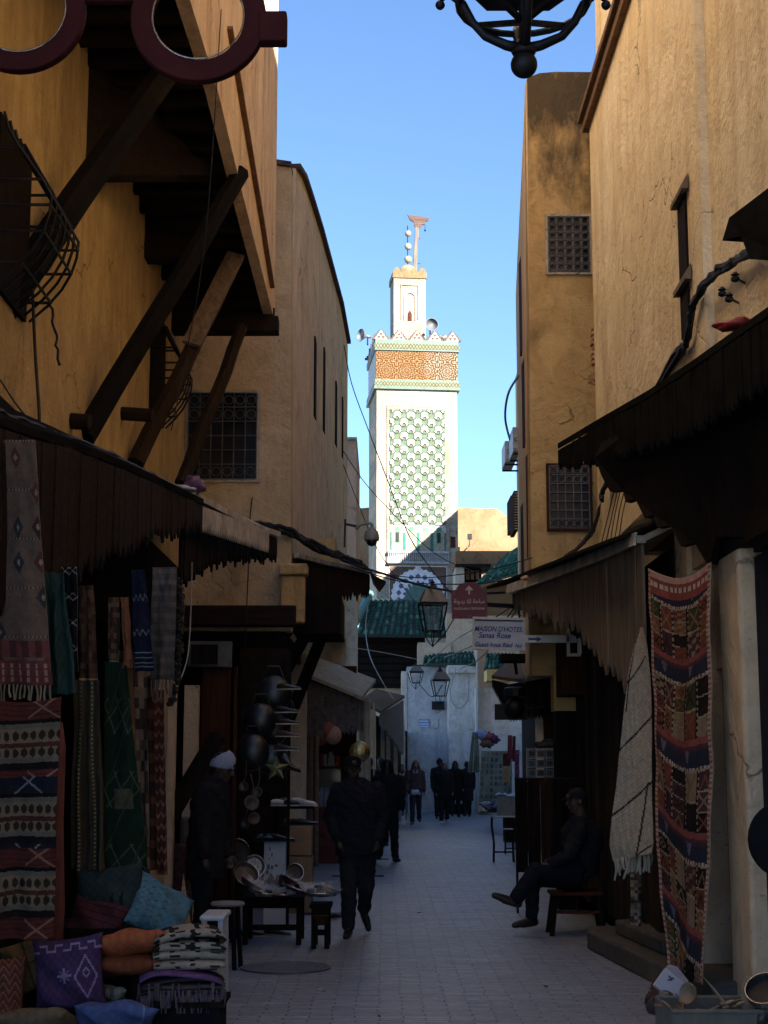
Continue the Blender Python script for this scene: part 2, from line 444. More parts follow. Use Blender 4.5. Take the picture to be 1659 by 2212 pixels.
# floor of the jetty: boards and joists
w = MB()
for (y0, z0), (y1, z1) in zip(jb[:-1], jb[1:]):
    w.prism([V(XL, y0, z0 + .16), V(jfx(y0) - .1, y0, z0 + .16), V(jfx(y1) - .1, y1, z1 + .16), V(XL, y1, z1 + .16)], (0, 0, .08))
sub(w, 'jetty_floor', M['woodh'], hA)
y = 5.2
while y < 18.3:
    zz = 7.7 if y < 13.4 else 7.72 - (y - 13.4) * .12
    sub(MB().box((XL, y, zz + .0), (jfx(y) - .13, y + .11, zz + .17)), 'joist', M['woodh'], hA); y += .42
for (bot, Y, Y2, d) in ((378, 12.8, 15.2, .10), (556, 16.1, 17.3, .16), (715, 18.3, 18.42, .14)):
    x1 = jfx(Y2) - (.125 if Y < 18 else -.02); A, B = V(XL, Y, P(200, bot, Y).z), V(x1, Y2, P(500, bot, Y2).z); t_ = 7.5 if Y < 18 else 7.2
    sub(MB().prism([A + V(0, .03, .2), B + V(0, .03, .2), V(B.x, B.y + .03, t_), V(A.x, A.y + .03, 7.9)], (0, d * .6, 0)), 'transverse_boards', M['woodh'], hA)
    sub(MB().prism([A, B + V(.05 if Y > 16 else 0, 0, 0), B + V(.05 if Y > 16 else 0, 0, .2), A + V(0, 0, .2)], (0, d + .1, 0)), 'cross_beam', M['woodh'], hA, bevel=.012)
struts = [((-170, 905), 9.9, (352, 165), 12.2, .235), ((180, 945), 13.1, (520, 372), 15.0, .19), ((292, 1000), 15.4, (518, 545), 16.9, .17), ((392, 1045), 17.4, (522, 705), 18.2, .16)]
for i, (b0, Y0, t0, Y1, th) in enumerate(struts):
    p0, p1 = P(*b0, Y0), P(*t0, Y1)
    s = MB(); n = 7
    dpt = (p1 - p0); k0 = p0
    for k in range(n):
        a = p0 + dpt * (k / n); b_ = p0 + dpt * ((k + 1) / n)
        j = V(random.uniform(-.012, .012), 0, random.uniform(-.012, .012)); b_ = b_ + (j if k < n - 1 else V(0, 0, 0))
        s.tube([k0, b_], [th * .56 * (1 - .02 * k), th * .56 * (1 - .02 * (k + 1))], 7); k0 = b_
    o = sub(s, 'strut', wood('strut_wood_%d' % i, (.012 + .03 * (i > 1), .0095 + .018 * (i > 1), .008 + .012 * (i > 1)), 'Z'), hA)
    if i == 2:
        q0, q1 = p0.lerp(p1, .52), p0.lerp(p1, .97)
        sub(MB().beam(q0 - V(0, .12, 0), q1 - V(0, .12, 0), .2, .05, (0, 1, 0)), 'strut_brace', M['woodg'], hA)
for (px, py, Y) in ((150, 915, 12.6), (293, 900, 15.0)):
    p = P(px, py, Y); sub(MB().tube([p + V(-.4, 0, .05), p + V(.18, -.05, .0)], .07, 8), 'log_end', M['woodh'], hA)
# basket window grilles (iron, bulging) on the left wall
def basket(yc, z0, z1, wy, bulge, n=7):
    wn_ = sub(MB().box((XL, yc - wy, z0), (XL + .03, yc + wy, z1)), 'window', M['woodd'], hA)
    g = MB()
    for i in range(n):
        yy = yc - wy + 2 * wy * i / (n - 1); pts = []
        for k in range(11):
            t = k / 10; bl = bulge * (math.sin(math.pi * min(1, (1 - t) * 1.0) ** 1.0) ** .7 if t < 1 else 0)
            if t < .5: bl = bulge * (1 - abs(1 - t * 2) ** 2.2) if t < .5 else bl
            pts.append((XL + .05 + bl * (1.0 if t <= .5 else max(0, 1 - ((t - .5) * 2) ** 1.1)), yy, z0 + (z1 - z0) * t))
        g.tube(pts, .011, 5)
    for t in (.12, .3, .45, .6, .8):
        bl = bulge * ((1 - abs(1 - t * 2) ** 2.2) if t <= .5 else (1 - ((t - .5) * 2) ** 1.1))
        g.tube([(XL + .03, yc - wy, z0 + (z1 - z0) * t), (XL + .05 + bl, yc - wy, z0 + (z1 - z0) * t), (XL + .05 + bl, yc + wy, z0 + (z1 - z0) * t), (XL + .03, yc + wy, z0 + (z1 - z0) * t)], .012, 5)
    g.build('grille', M['iron'], wn_)
basket(10.3, P(60, 655, 10.3).z, P(60, 300, 10.3).z, .46, .34)
basket(17.2, P(350, 905, 17.2).z, P(350, 690, 17.2).z, .5, .3)

# ================================================================== LEFT SECOND HOUSE (window with grille facing the camera)
YB = 20.4
hB = thing('ochre_house', 'ochre house with a square grilled window facing the street and slit windows down its side', 'house', (-2.2, YB, 0))
cB = P(629, 400, YB)
top = [(560, 352), (612, 350), (629, 362)]
w = MB()
pts = [P(300, 352, YB)] + [P(x, y, YB) for x, y in top] + [P(629, 1365, YB), P(300, 1365, YB)]
for p in pts[-2:]: p.z = 3.35
w.prism(pts, (0, .35, 0))
sub(w, 'wall', M['ochre_b'], hB)
# side wall
YE = 29.5; eB = P(747, 740, YE)
def sx(y): return cB.x + (eB.x - cB.x) * (y - YB) / (YE - YB)
def yat(px):
    # Y at which the side plane is seen at pixel column px
    lo, hi = YB, YE + 2
    for _ in range(40):
        m_ = (lo + hi) / 2
        if 829.5 + F * sx(m_) / m_ * 1.0 < px: lo = m_
        else: hi = m_
    return lo
tops = [(629, 362), (645, 385), (662, 432), (685, 500), (710, 585), (732, 660), (748, 742)]
outline = []
for px, py in tops:
    Yy = yat(px + 0.0); p = P(px, py, Yy); outline.append(V(sx(Yy), Yy, p.z))
far_end = outline[-1].y
pl = outline + [V(sx(far_end), far_end, 4.0), V(sx(YB + .0), YB + .0, 4.0)]
pl = [v + V(0, .02, 0) if v.y < YB + .1 else v for v in pl]
w = MB().prism(pl, (-.35, 0, 0)); w.box((sx(far_end) - 3, far_end, 0), (sx(far_end), far_end + .3, outline[-1].z))
sub(w, 'side_wall', M['ochre_bs'], hB)
w = MB()
for a, b_ in zip(outline[:-1], outline[1:]): w.beam(a + V(-.16, 0, .02), b_ + V(-.16, 0, .02), .46, .07)
w.beam(P(560, 350, YB) + V(0, .17, .02), P(629, 360, YB) + V(0, .17, .02), .46, .07)
sub(w, 'coping', flat('mossy_coping', (.09, .06, .045), .95, 0, .5, 12), hB)
for (px, y0, y1, ww) in ((677, 735, 905, .24), (697, 757, 935, .22), (724, 830, 965, .26), (738, 862, 990, .2)):
    Yy = yat(px); z0, z1 = P(px, y1, Yy).z, P(px, y0, Yy).z
    sub(MB().box((sx(Yy) - .03, Yy - ww, z0), (sx(Yy) + .012, Yy + ww, z1)), 'slit_window', M['woodd'], hB)
a, b_ = P(405, 1035, YB), P(556, 850, YB)
win = window_grille(hB, a.x, b_.x, a.z, b_.z, YB, 6, 6, M['stone'], depth=.1, bars='mix')
win.matrix_parent_inverse = Matrix.Translation(-Vector(hB.location))
# lower band, bressummer beam and the dark shop beneath
a, b_ = P(395, 1352, YB - .25), P(640, 1308, YB - .25)
sub(MB().box((XL, YB - .3, a.z), (b_.x, YB - .02, b_.z)), 'beam', M['woodp'], hB, bevel=.02)
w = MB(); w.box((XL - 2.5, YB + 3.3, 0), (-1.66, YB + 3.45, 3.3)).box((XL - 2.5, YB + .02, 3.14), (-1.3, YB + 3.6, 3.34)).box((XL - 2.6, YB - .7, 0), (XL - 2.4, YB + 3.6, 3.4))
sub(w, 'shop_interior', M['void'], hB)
sub(MB().box((-1.78, YB + 3.5, 0), (-1.64, YB + 7.5, 4.2)), 'lower_wall', M['beige'], hB)
a, b_ = P(634, 1368, 21.0), P(738, 1286, 21.0)
sub(MB().box((a.x, 21.0, a.z), (b_.x, 22.6, b_.z)), 'bracket_box', M['woodd'], hB)
for (t, Y1, b0, Y0) in (((628, 1358), 20.9, (536, 1465), 20.9), ((668, 1358), 21.4, (572, 1530), 21.6), ((700, 1362), 22.0, (622, 1560), 22.2)):
    sub(MB().beam(P(*t, Y1), P(*b0, Y0), .13, .13), 'strut', M['woodd'], hB)
a = P(604, 1225, YB - .15)
sub(MB().box((a.x, YB - .32, a.z - .12), (a.x + .38, YB + .0, a.z + .03)).box((a.x + .02, YB - .25, a.z - .75), (a.x + .34, YB - .01, a.z - .12)), 'corbel', M['ochre_low'], hB, bevel=.03)

# canopy of the second house
def canopy(name, label, edge, valance, back, mat_val, mat_roof, thick=.05, jag=.12, board=.14, seed=1, group=None, lip=None, tint=None):
    """edge: list of (px,py,Y) along the outer edge; valance: bottom pixel y per edge point (boards hang to it);
    back: vector from the outer edge back up to the wall"""
    rnd = random.Random(seed)
    e = [P(*p) for p in edge]; b = [P(p[0], vy, p[2]) for p, vy in zip(edge, valance)]
    root = thing(name, label, 'awning', (e[0].x, e[0].y, 0), group=group)
    back = Vector(back); w = MB(); n = len(e)
    for i in range(n - 1):
        w.prism([e[i], e[i + 1], e[i + 1] + back, e[i] + back], (0, 0, thick))
    sub(w, 'roof', mat_roof, root)
    w = MB(); L = 0
    for i in range(n - 1):
        d = (e[i + 1] - e[i]); ln = d.length; k = max(1, round(ln / board))
        nrm = V(-d.y, d.x, 0).normalized() * .022
        for j in range(k):
            t0, t1 = j / k, (j + 1) / k - .06 / k
            A, B = e[i].lerp(e[i + 1], t0), e[i].lerp(e[i + 1], t1)
            a0, b0 = b[i].lerp(b[i + 1], t0), b[i].lerp(b[i + 1], t1)
            hA_, hB_ = A.z - a0.z, B.z - b0.z
            dz = rnd.uniform(-jag * .5, jag * .35)
            m_ = A.lerp(B, .5); o_ = V(0, 0, -.012)
            tip = V(m_.x, m_.y, m_.z - (hA_ + hB_) / 2 - jag + dz)
            pts = [A + o_, B + o_, V(B.x, B.y, B.z - hB_ + dz), tip.lerp(V(B.x, B.y, B.z - hB_ + dz), .45) - V(0, 0, .0), tip, tip.lerp(V(A.x, A.y, A.z - hA_ + dz), .45), V(A.x, A.y, A.z - hA_ + dz)]
            off = nrm * rnd.uniform(-.3, .3)
            w.prism([p + off for p in pts], nrm)
    sub(w, 'valance', mat_val, root)
    if lip:
        w = MB()
        for i in range(n - 1):
            w.beam(e[i] + V(0, 0, thick * .6), e[i + 1] + V(0, 0, thick * .6), .07, .06)
        sub(w, 'metal_edge', lip, root)
    return root, e, b
canopy('board_canopy', 'dark wooden canopy with sawtooth boards at the corner of the second ochre house', [(640, 1205, 20.6), (700, 1220, 21.8), (770, 1233, 23.2), (800, 1240, 24.0)], [1330, 1290, 1275, 1272], (-.9, 2.2, .35), M['woodp'], M['tind'], seed=3, lip=M['tin'])
sub(MB().prism([P(800, 1238, 24.0), P(834, 1256, 24.0), P(820, 1275, 24.0), P(806, 1258, 24.0)], (0, .3, 0)), 'corner_board', M['woodp'], bpy.data.objects['board_canopy'])
# long near-left canopy with deep boards
canL, eL, bL = canopy('board_canopy', 'long dark canopy of deep plum boards above the near rug stall on the left', [(-40, 905, 7.9), (60, 940, 8.7), (150, 965, 9.5), (260, 1008, 10.6), (345, 1045, 11.8), (440, 1090, 13.3)],
    [1290, 1262, 1232, 1170, 1135, 1120], (-1.0, .2, .5), M['woodp'], M['tind'], seed=5, jag=.1, board=.13)
canopy('tin_canopy', 'tin edged canopy end with a ragged black fringe past the near rug stall', [(395, 1066, 13.2), (470, 1105, 14.6), (545, 1143, 16.2), (600, 1160, 17.6)], [1240, 1200, 1190, 1195], (-1.0, .2, .5), M['woodd'], M['tin'], seed=6, jag=.1, board=.1, lip=M['tin'])
w = MB()
for i in range(34):
    t = i / 34; a = P(425, 1095, 13.5).lerp(P(570, 1150, 16.6), t); b_ = P(425, 1095, 13.5).lerp(P(570, 1150, 16.6), (i + 1) / 34); m_ = (a + b_) / 2
    o_ = V(.06, -.03, 0); w.prism([a + o_, b_ + o_, b_ + o_ - V(0, 0, .17), m_ + o_ - V(0, 0, .23), a + o_ - V(0, 0, .17)], (-.01, 0, 0))
sub(w, 'tin_fringe', M['tin'], bpy.data.objects['tin_canopy'])
# ================================================================== RIGHT NEAR HOUSE
XR = 2.40
hR = thing('cream_house', 'tall streaky cream plaster house filling the near right side of the street', 'house', (XR, 13, 0))
TOPR = 13.6  # top lies above the view, raised to shade the street
w = MB()
w.box((XR, 11.1, 3.9), (XR + .5, 17.0, 9.15)).box((XR + .07, 4.0, 3.9), (XR + .5, 11.1, TOPR))
w.box((XR + .12, 11.1, 9.15), (XR + .6, 17.0, TOPR))
w.box((XR + .5, 4.0, TOPR - .3), (XR + 6, 17.0, TOPR)).box((XR + .1, 16.7, 3.9), (XR + 6, 17.0, TOPR))
sub(w, 'upper_wall', M['cream_r'], hR)
e0, e1 = P(1283, 222, 17.1), P(1350, -20, 14.9)
w = MB(); w.box((XR - .12, 11.1, 9.05), (XR + .12, 17.15, 9.12)).box((XR - .07, 11.1, 8.93), (XR + .12, 17.12, 9.05)); 
sub(w, 'ledge', flat('brick_ledge', (.15, .085, .045), .9, 0, .4, 20), hR)
w = MB()
for (y0, y1, px) in ((440, 640, 1500), (628, 740, 1500)):
    Y = 12.0; z1, z0 = P(px, y0, Y).z, P(px, y1, Y).z
    sub(MB().box((XR - .02, Y - .38, z0), (XR + .005, Y - .08, z1)), 'slit_window', M['woodd'], hR)
    sub(MB().prism([V(XR - .01, Y - .5, z1 - .06), V(XR - .01, Y - .5, z1 + .07), V(XR - .06, Y - .5, z1 - .02), V(XR - .06, Y - .5, z1 - .06)], (0, .5, 0)), 'window_hood', M['woodg'], hR)
# ground storey: pale plaster piece, rubble niche, pier, studded door, dark passage
w = MB()
w.box((XR - .10, 11.6, 0), (XR + .5, 12.05, 3.9))                   # pier beside the board canopy
w.box((XR - .06, 11.05, 3.05), (XR + .5, 11.6, 3.9))
sub(MB().box((XR - .04, 8.6, 3.02), (XR + .5, 11.05, 3.9)), 'beam_wall', M['woodh'], hR)  # plaster wall; dark wood colour stands in for the awning's shade
sub(w, 'lower_wall', M['beige'], hR)
sub(MB().box((XR + .10, 10.95, 2.3), (XR + .5, 11.62, 3.05)), 'niche_wall', M['stone'], hR)
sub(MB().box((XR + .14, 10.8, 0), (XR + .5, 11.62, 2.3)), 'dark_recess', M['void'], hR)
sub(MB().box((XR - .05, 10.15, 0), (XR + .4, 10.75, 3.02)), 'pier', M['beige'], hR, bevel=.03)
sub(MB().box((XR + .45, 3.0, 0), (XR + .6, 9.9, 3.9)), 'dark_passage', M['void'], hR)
d = sub(MB().box((XR + .06, 6.9, 0), (XR + .14, 10.14, 2.95)), 'door', M['darkblue'], hR)
w = MB()
for i in range(5):
    for j in range(9): w.ball((XR + .055, 7.2 + i * .42, .25 + j * .31), .022, 8, 5)
o = w.build('door_stud', M['iron'], d); o.matrix_parent_inverse = Matrix.Identity(4)
w = MB(); w.box((XR - .02, 4, 2.95), (XR + .5, 8.6, 3.9)).box((XR + .0, 8.6, 2.95), (XR + .4, 9.9, 3.02))
sub(w, 'lintel', M['woodd'], hR)
# stone step and kerb along the right
st = MB(); st.prism([V(1.78, 13.9, 0), V(2.02, 11.3, 0), V(2.18, 10.6, 0), V(2.6, 10.6, 0), V(2.6, 14.3, 0), V(1.86, 14.3, 0)], (0, 0, .16))
st.prism([V(1.98, 13.6, .16), V(2.12, 12.1, .16), V(2.6, 12.1, .16), V(2.6, 13.9, .16)], (0, 0, .12))
tag(st.build('stone_step', flat('worn_stone', (.07, .065, .06), .8, 0, .4, 6), bevel=.02), 'worn dark stone step along the right wall below the white rug', 'step')

# ================================================================== RIGHT SECOND HOUSE
YC = 17.6
hC = thing('ochre_house', 'tall brown ochre house with blackened top and two grilled windows on the right', 'house', (2.2, YC, 0))
c0 = P(1139, 165, YC); c1 = P(1149, 1300, YC)
XC = (c0.x + c1.x) / 2
w = MB(); pts = [P(1139, 168, YC), P(1165, 158, YC), P(1200, 155, YC), P(1340, 156, YC), P(1340, 1500, YC), P(1150, 1500, YC)]
pts[-1].z = pts[-2].z = 2.6
w.prism(pts, (0, .35, 0)); 
fm = M['ochre_r2']
# rain-blackened top: mould in the plaster itself
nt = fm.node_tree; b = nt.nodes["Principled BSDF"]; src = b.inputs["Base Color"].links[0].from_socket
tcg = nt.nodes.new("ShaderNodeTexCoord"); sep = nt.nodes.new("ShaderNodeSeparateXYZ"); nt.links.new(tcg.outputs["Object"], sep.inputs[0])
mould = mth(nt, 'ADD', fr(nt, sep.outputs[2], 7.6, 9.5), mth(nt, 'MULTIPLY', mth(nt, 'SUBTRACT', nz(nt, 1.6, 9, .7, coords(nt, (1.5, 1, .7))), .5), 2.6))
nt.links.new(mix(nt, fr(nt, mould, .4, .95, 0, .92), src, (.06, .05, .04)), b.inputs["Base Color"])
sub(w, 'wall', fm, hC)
# side wall along the street
YCE = 26.0; eC = P(1114, 640, YCE)
def cx(y): return XC + (eC.x - XC) * (y - YC) / (YCE - YC)
tp = [P(1139, 175, YC), P(1126, 420, 21.2), P(1117, 560, 24.2), P(1113, 640, 26.0)]
pl = [V(cx(p.y), p.y, p.z) for p in tp] + [V(cx(YCE), YCE, 2.8), V(cx(YC), YC, 2.8)]
pl[0].y += .02; pl[-1].y += .02
w = MB().prism(pl, (.35, 0, 0)); w.box((cx(YCE), YCE - .3, 2.8), (cx(YCE) + 4, YCE, tp[-1].z))
w.box((2.72, 26.1, 2.8), (cx(YCE) + 2, 31.0, P(1112, 640, 27).z - .5))
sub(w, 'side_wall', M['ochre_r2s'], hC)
for (px, y0, y1) in ((1144, 980, 1200), (1137, 780, 960), (1133, 560, 760), (1128, 1090, 1300)):
    Yy = YC + (1148 - px) / 34.0 * 8 + .4; z0, z1 = P(px, y1, Yy).z, P(px, y0, Yy).z
    sub(MB().box((cx(Yy) - .015, Yy - .25, z0), (cx(Yy) + .02, Yy + .25, z1)), 'slit_window', M['woodr'], hC)
for (a, b_) in (((1185, 588), (1271, 470)), ((1188, 1142), (1271, 1008))):
    a = P(*a, YC); b_ = P(*b_, YC)
    win = window_grille(hC, a.x, b_.x, a.z, b_.z, YC, 5, 7, M['woodr'] if a.z < 6 else M['stone'], bars='ring' if a.z > 6 else 'mix', frame=.035)
    win.matrix_parent_inverse = Matrix.Translation(-Vector(hC.location))
w = MB(); w.box((2.0, YC - .0, 2.3), (2.2, YC + .3, 2.7)); 
sub(MB().box((1.93, YC + .0, 2.2), (4.5, YC + .3, 2.62)), 'lower_wall', M['ochre_low'], hC)
sub(MB().box((1.95, YC + .02, 0), (4.5, YC + .3, 2.2)), 'shop_boarding', M['woodd'], hC)
# bricks exposed at the seam
w = MB()
for k in range(9):
    p = P(1288, 700 + k * 10.5, 17.05); w.box((p.x - random.uniform(.02, .06), 17.05, p.z), (p.x + .05, 17.2, p.z + .035))
sub(w, 'exposed_brick', flat('brick', (.42, .25, .13), .9, 0, .4, 20), hC)

# unseen tall blocks; those on the right are added to shade street and minaret foot
def unseen_house(label, a, b, mat=None):
    r = thing('unseen_house', label, 'house', ((a[0] + b[0]) / 2, a[1], 0))
    h = b[2]
    sub(MB().box(a, (b[0], b[1], h)), 'wall', mat or M['ochre_low'], r)
    sub(MB().box((a[0] - .08, a[1] - .08, h), (b[0] + .08, b[1] + .08, h + .15)), 'parapet', M['stone'], r)
unseen_house('unseen plain house block added behind the cream house to shade the street', (6.2, 2, 0), (14, 44, 17.4))
unseen_house('unseen tall house block added behind the camera to shade the left wall', (2.5, -14, 0), (9, 3.8, 13.6))
unseen_house('unseen house block added behind the right hand shops to shade the minaret foot', (9.5, 46, 0), (22, 74, 20.0))
unseen_house('unseen plain house block behind the near left house', (-12, 4, 0), (-5.9, 24, 15.0))

# ================================================================== RIGHT CANOPIES
canopy('board_canopy', 'dark corrugated canopy edge hanging over the kilim on the near right', [(1205, 970, 12.9), (1290, 920, 11.9), (1400, 858, 10.7), (1500, 792, 9.7), (1600, 722, 8.8), (1720, 640, 7.9)],
       [1000, 990, 955, 915, 850, 780], (1.0, 0, .55), M['tind'], M['tind'], seed=11, jag=.05, board=.08)
rt = bpy.data.objects['board_canopy.002']
w = MB()
sc = [((1285, 988), 12.0), ((1300, 1030), 12.0), ((1318, 1062), 11.9), ((1345, 1060), 11.8), ((1352, 1085), 11.7), ((1372, 1078), 11.6), ((1392, 1118), 11.4), ((1412, 1112), 11.3), ((1420, 1140), 11.2), ((1448, 1135), 11.1), ((1470, 1180), 11.0), ((1500, 1172), 10.9), ((1525, 1215), 10.8), ((1535, 1210), 10.6), ((1545, 1160), 10.4), ((1720, 1160), 9.6), ((1720, 760), 9.6), ((1560, 800), 9.9), ((1400, 900), 11.0), ((1300, 955), 11.9)]
pts = [P(x, y, Y - .15) for (x, y), Y in sc]
w.prism(pts, (.05, .05, 0))
sub(w, 'scalloped_board', M['woodd'], rt)
sub(MB().prism([P(1560, 520, 8.6), P(1575, 470, 8.6), P(1720, 360, 8.0), P(1720, 560, 8.0), P(1620, 560, 8.4), P(1600, 510, 8.5)], (.5, .1, 0)), 'roof_end', M['tind'], rt)
canB, eB_, bB_ = canopy('board_canopy', 'grey tin roofed canopy with weathered split boards on the right', [(1106, 1280, 16.3), (1180, 1255, 15.0), (1250, 1230, 13.9), (1310, 1206, 12.9), (1386, 1173, 11.8)],
       [1292, 1315, 1350, 1430, 1520], (.7, .1, .35), M['woodg'], M['tin'], seed=13, jag=.12, board=.19, lip=M['tin'])
w = MB()
for a_, c_ in zip(eB_[:-1], eB_[1:]): w.prism([a_ - V(.05, .02, .02), c_ - V(.05, .02, .02), c_ + V(-.03, 0, .085), a_ + V(-.03, 0, .085)], (-.02, 0, 0))
sub(w, 'tin_fascia', M['tin'], canB)
w = MB()
rnd = random.Random(4)
for k in range(26):
    t = k / 26.; px = 1170 + t * 150; Y = 15.2 - t * 2.6; top_y = 1290 + 30 * t; bot = 1312 + 175 * t ** 1.1 + rnd.uniform(-8, 8)
    a = P(px, top_y, Y); b_ = P(px + 7.0, top_y, Y - .1); c_ = P(px + 7, bot, Y - .1); d_ = P(px, bot, Y); m_ = (c_ + d_) / 2 - V(0, 0, .06)
    o_ = V(.12, .1, 0)
    w.prism([a + o_, b_ + o_, c_ + o_, m_ + o_, d_ + o_], (.02, .02, 0))
sub(w, 'back_boards', M['woodd'], canB)
# under the canopy: dark wooden shop shutters
sh = thing('slatted_shop', 'dark slatted wooden shop front behind the seated man', 'shop front', (2.2, 14, 0))
w = MB(); w.box((2.28, 12.05, 0), (2.34, 17.9, 3.3))
sub(w, 'back_panel', M['woodd'], sh)
for k in range(16):
    y = 12.15 + k * .36; sub(MB().box((2.2 - .02 * (k % 2), y, .15), (2.28, y + .25, 2.75 + .1 * (k % 3))), 'shutter_board', wood('shutter_%d' % (k % 3), mul((.032, .022, .017), 1 + .35 * (k % 3))) if k < 3 else bpy.data.materials['shutter_%d' % (k % 3)], sh)
w = MB(); w.prism([V(2.2, 11.9, 3.45), V(1.75, 11.9, 3.3), V(1.2, 17.9, 3.62), V(2.4, 17.9, 3.9)], (0, 0, .03))
sub(w, 'soffit', M['woodd'], sh)
w = MB()
for k in range(22):
    y = 17.9 - k * .02
px0 = [P(1250, 1405, 16.6), P(1300, 1395, 16.0)]
sub(MB().box((1.95, 16.9, 2.35), (2.28, 17.5, 2.95)), 'meter_box', M['woodr'], sh)

# ================================================================== MINARET
TH = R(6.0); TY = 80.0; TC = P(893, 1300, TY)
mn = thing('minaret', 'tall square minaret with white lattice panel and green tiles in full sun', 'minaret', (TC.x, TY + 2.2, 0), TH)
mpx = TY / F
def tz(py): return P(893, py, TY).z
W2 = 2.16; D0 = 0.0
def twall(a, b, name, mat, **k): return MB().box(a, b).build(name, mat, mn, **k)
def towermat(name, base):
    m, nt, b = new_mat(name, .85, spec=.2)
    v = coords(nt); br = nt.nodes.new("ShaderNodeTexBrick")
    br.inputs["Scale"].default_value = 1; br.inputs["Brick Width"].default_value = .34; br.inputs["Row Height"].default_value = .11; br.inputs["Mortar Size"].default_value = .012
    br.inputs["Color1"].default_value = (*mul(base, .8), 1); br.inputs["Color2"].default_value = (*mul(base, 1.05), 1); br.inputs["Mortar"].default_value = (*mul(base, .45), 1)
    nt.links.new(coords(nt, (1, 1, 1), rot=(R(90), 0, 0)), br.inputs["Vector"])
    n = nz(nt, .6, 8, .65, v, .4)
    c = mix(nt, fr(nt, n, .46, .56), br.outputs[0], mul(base, 1.12))
    s_ = nz(nt, 2.0, 8, .7, coords(nt, (3, 3, .7)))
    c = mix(nt, fr(nt, s_, .55, .66, 0, .7), c, (.13, .09, .055))
    nt.links.new(c, b.inputs["Base Color"]); bump(nt, b, br.outputs["Fac"], .6, -.02)
    return m
M['tower'] = towermat('limewashed_brick', (.30, .265, .21))
M['towerw'] = towermat('limewashed_turret', (.27, .225, .17))
yf = -W2                                    # front face, local
z_top = tz(842)
twall((-W2, yf, 0), (W2, W2, z_top), 'shaft', M['tower'])
def colgrid(name, x0, x1, z0, z1, y, nx, nzz, fn, mat, relief=None, thick=.05, axis='x', parent=None):
    """tiled panel: one sheet whose squares carry the glaze colour; relief pushes squares back"""
    g = MB(); dx = (x1 - x0) / nx; dz = (z1 - z0) / nzz; vs = {}; 
    def vid(i, j):
        if (i, j) not in vs:
            vs[(i, j)] = len(g.v); x = x0 + dx * i; z = z0 + dz * j
            r = relief(i / nx, j / nzz) if relief else 0
            g.v.append((x, y + r, z) if axis == 'x' else (y - r, x, z))
        return vs[(i, j)]
    for j in range(nzz):
        for i in range(nx):
            g.f.append([vid(i, j), vid(i + 1, j), vid(i + 1, j + 1), vid(i, j + 1)])
            g.c.append(fn((i + .5) / nx, (j + .5) / nzz)); g.m.append(0)
    return g.build(name, mat, parent if parent is not None else mn)
GW = (.42, .42, .40); GG = (.085, .13, .09); GT = (.035, .14, .11)
zp0, zp1 = tz(1192), tz(884)
xp = 1.47; xo = .02
def sebka(u, v):
    U = u * 4.0; V_ = v * 8.4; best = 9
    for s_ in (0, 1):
        cu = math.floor(U - .5 * s_ + .5) + .5 * s_; cv = math.floor(V_ - .5 * s_ + .5) + .5 * s_
        dx = abs(U - cu); dy = V_ - cv
        if -.36 < dy < .06: best = min(best, dx - (.06 + .17 * min(1, (dy + .36) / .2)))
        best = min(best, math.hypot(dx, dy - .20) - .125)
        best = min(best, abs(dy - (.02 + (dx - .12) * .9)) - .06 if .1 < dx < .36 else 9)
    return best
def seb_col(u, v):
    b_ = sebka(u, v)
    if b_ < -.045: return GG
    if b_ < .0: return (.06, .07, .04)
    if b_ < .03: return (.17, .15, .11)
    return GW
def seb_rel(u, v): return .05 if sebka(u, v) < 0 else 0
w = MB(); fz = .07
w.box((xo - xp - .16, yf - fz, zp0), (xo - xp, yf, zp1 + .2)).box((xo + xp, yf - fz, zp0), (xo + xp + .22, yf, zp1 + .2)).box((xo - xp, yf - fz, zp1), (xo + xp, yf, zp1 + .2))
w.build('panel_frame', M['towerw'], mn)
zt = tz(1134)
pn = colgrid('lattice_panel', xo - xp, xo + xp, zt, zp1, yf - .17, 120, 290, seb_col, M['tile'], seb_rel)
sub_m = MB().box((xo - xp, yf - .03, zt), (xo + xp, yf, zp1)).build('panel_backing', M['tower'], mn)
def base_col(u, v):
    k = int(u * 8); fu = u * 4 % 1
    if v > .93: return GW
    if abs(fu) < .12 or abs(fu - 1) < .12: return GT if v < .72 else GW
    if (fu - .5) ** 2 / .045 + (v - .84) ** 2 / .012 < 1: return (.10, .19, .13)
    if v > .78: return GW
    c = math.sin(u * 4 * 2 * math.pi * 6) * math.sin(v * 2 * math.pi * 9)
    q = int(u * 4)
    if q in (0, 3) and abs(fu - .5) < .12 and .33 < v < .72: return (.03, .03, .03)
    if q in (0, 3) and abs(fu - .5) < .2 and .28 < v < .76: return (.13, .22, .16)
    return (.36, .34, .28) if c > .0 else (.12, .17, .09) if c < -.55 else (.26, .18, .09)
colgrid('tile_dado', xo - xp, xo + xp, zp0 + .02, zt - .01, yf - .10, 140, 70, base_col, M['tile'])
def star(u, v, nu, nv_):
    U = u * nu; V_ = v * nv_; cu = math.floor(U) + .5; cv = math.floor(V_) + .5
    dx, dy = U - cu, V_ - cv; r = math.hypot(dx, dy); a = math.atan2(dy, dx)
    return r, a
def moz(u, v):
    r, a = star(u, v, 4, 1.55); k = math.cos(a * 12); w_ = (.145, .062, .015) if u < .62 + .1 * math.sin(v * 9) else (.125, .075, .035)
    q = math.sin(r * 46 + k * 1.7) + .4 * math.sin(a * 24 + r * 30)
    if q > .85: return (.19, .15, .09) if u < .6 else (.28, .25, .21)
    if q < -.5: return (.035, .017, .006)
    return w_
zm0, zm1 = tz(822), tz(758)
colgrid('mosaic_frieze', -W2 - .04, W2 + .04, zm0, zm1, yf - .05, 230, 84, moz, M['tile'])
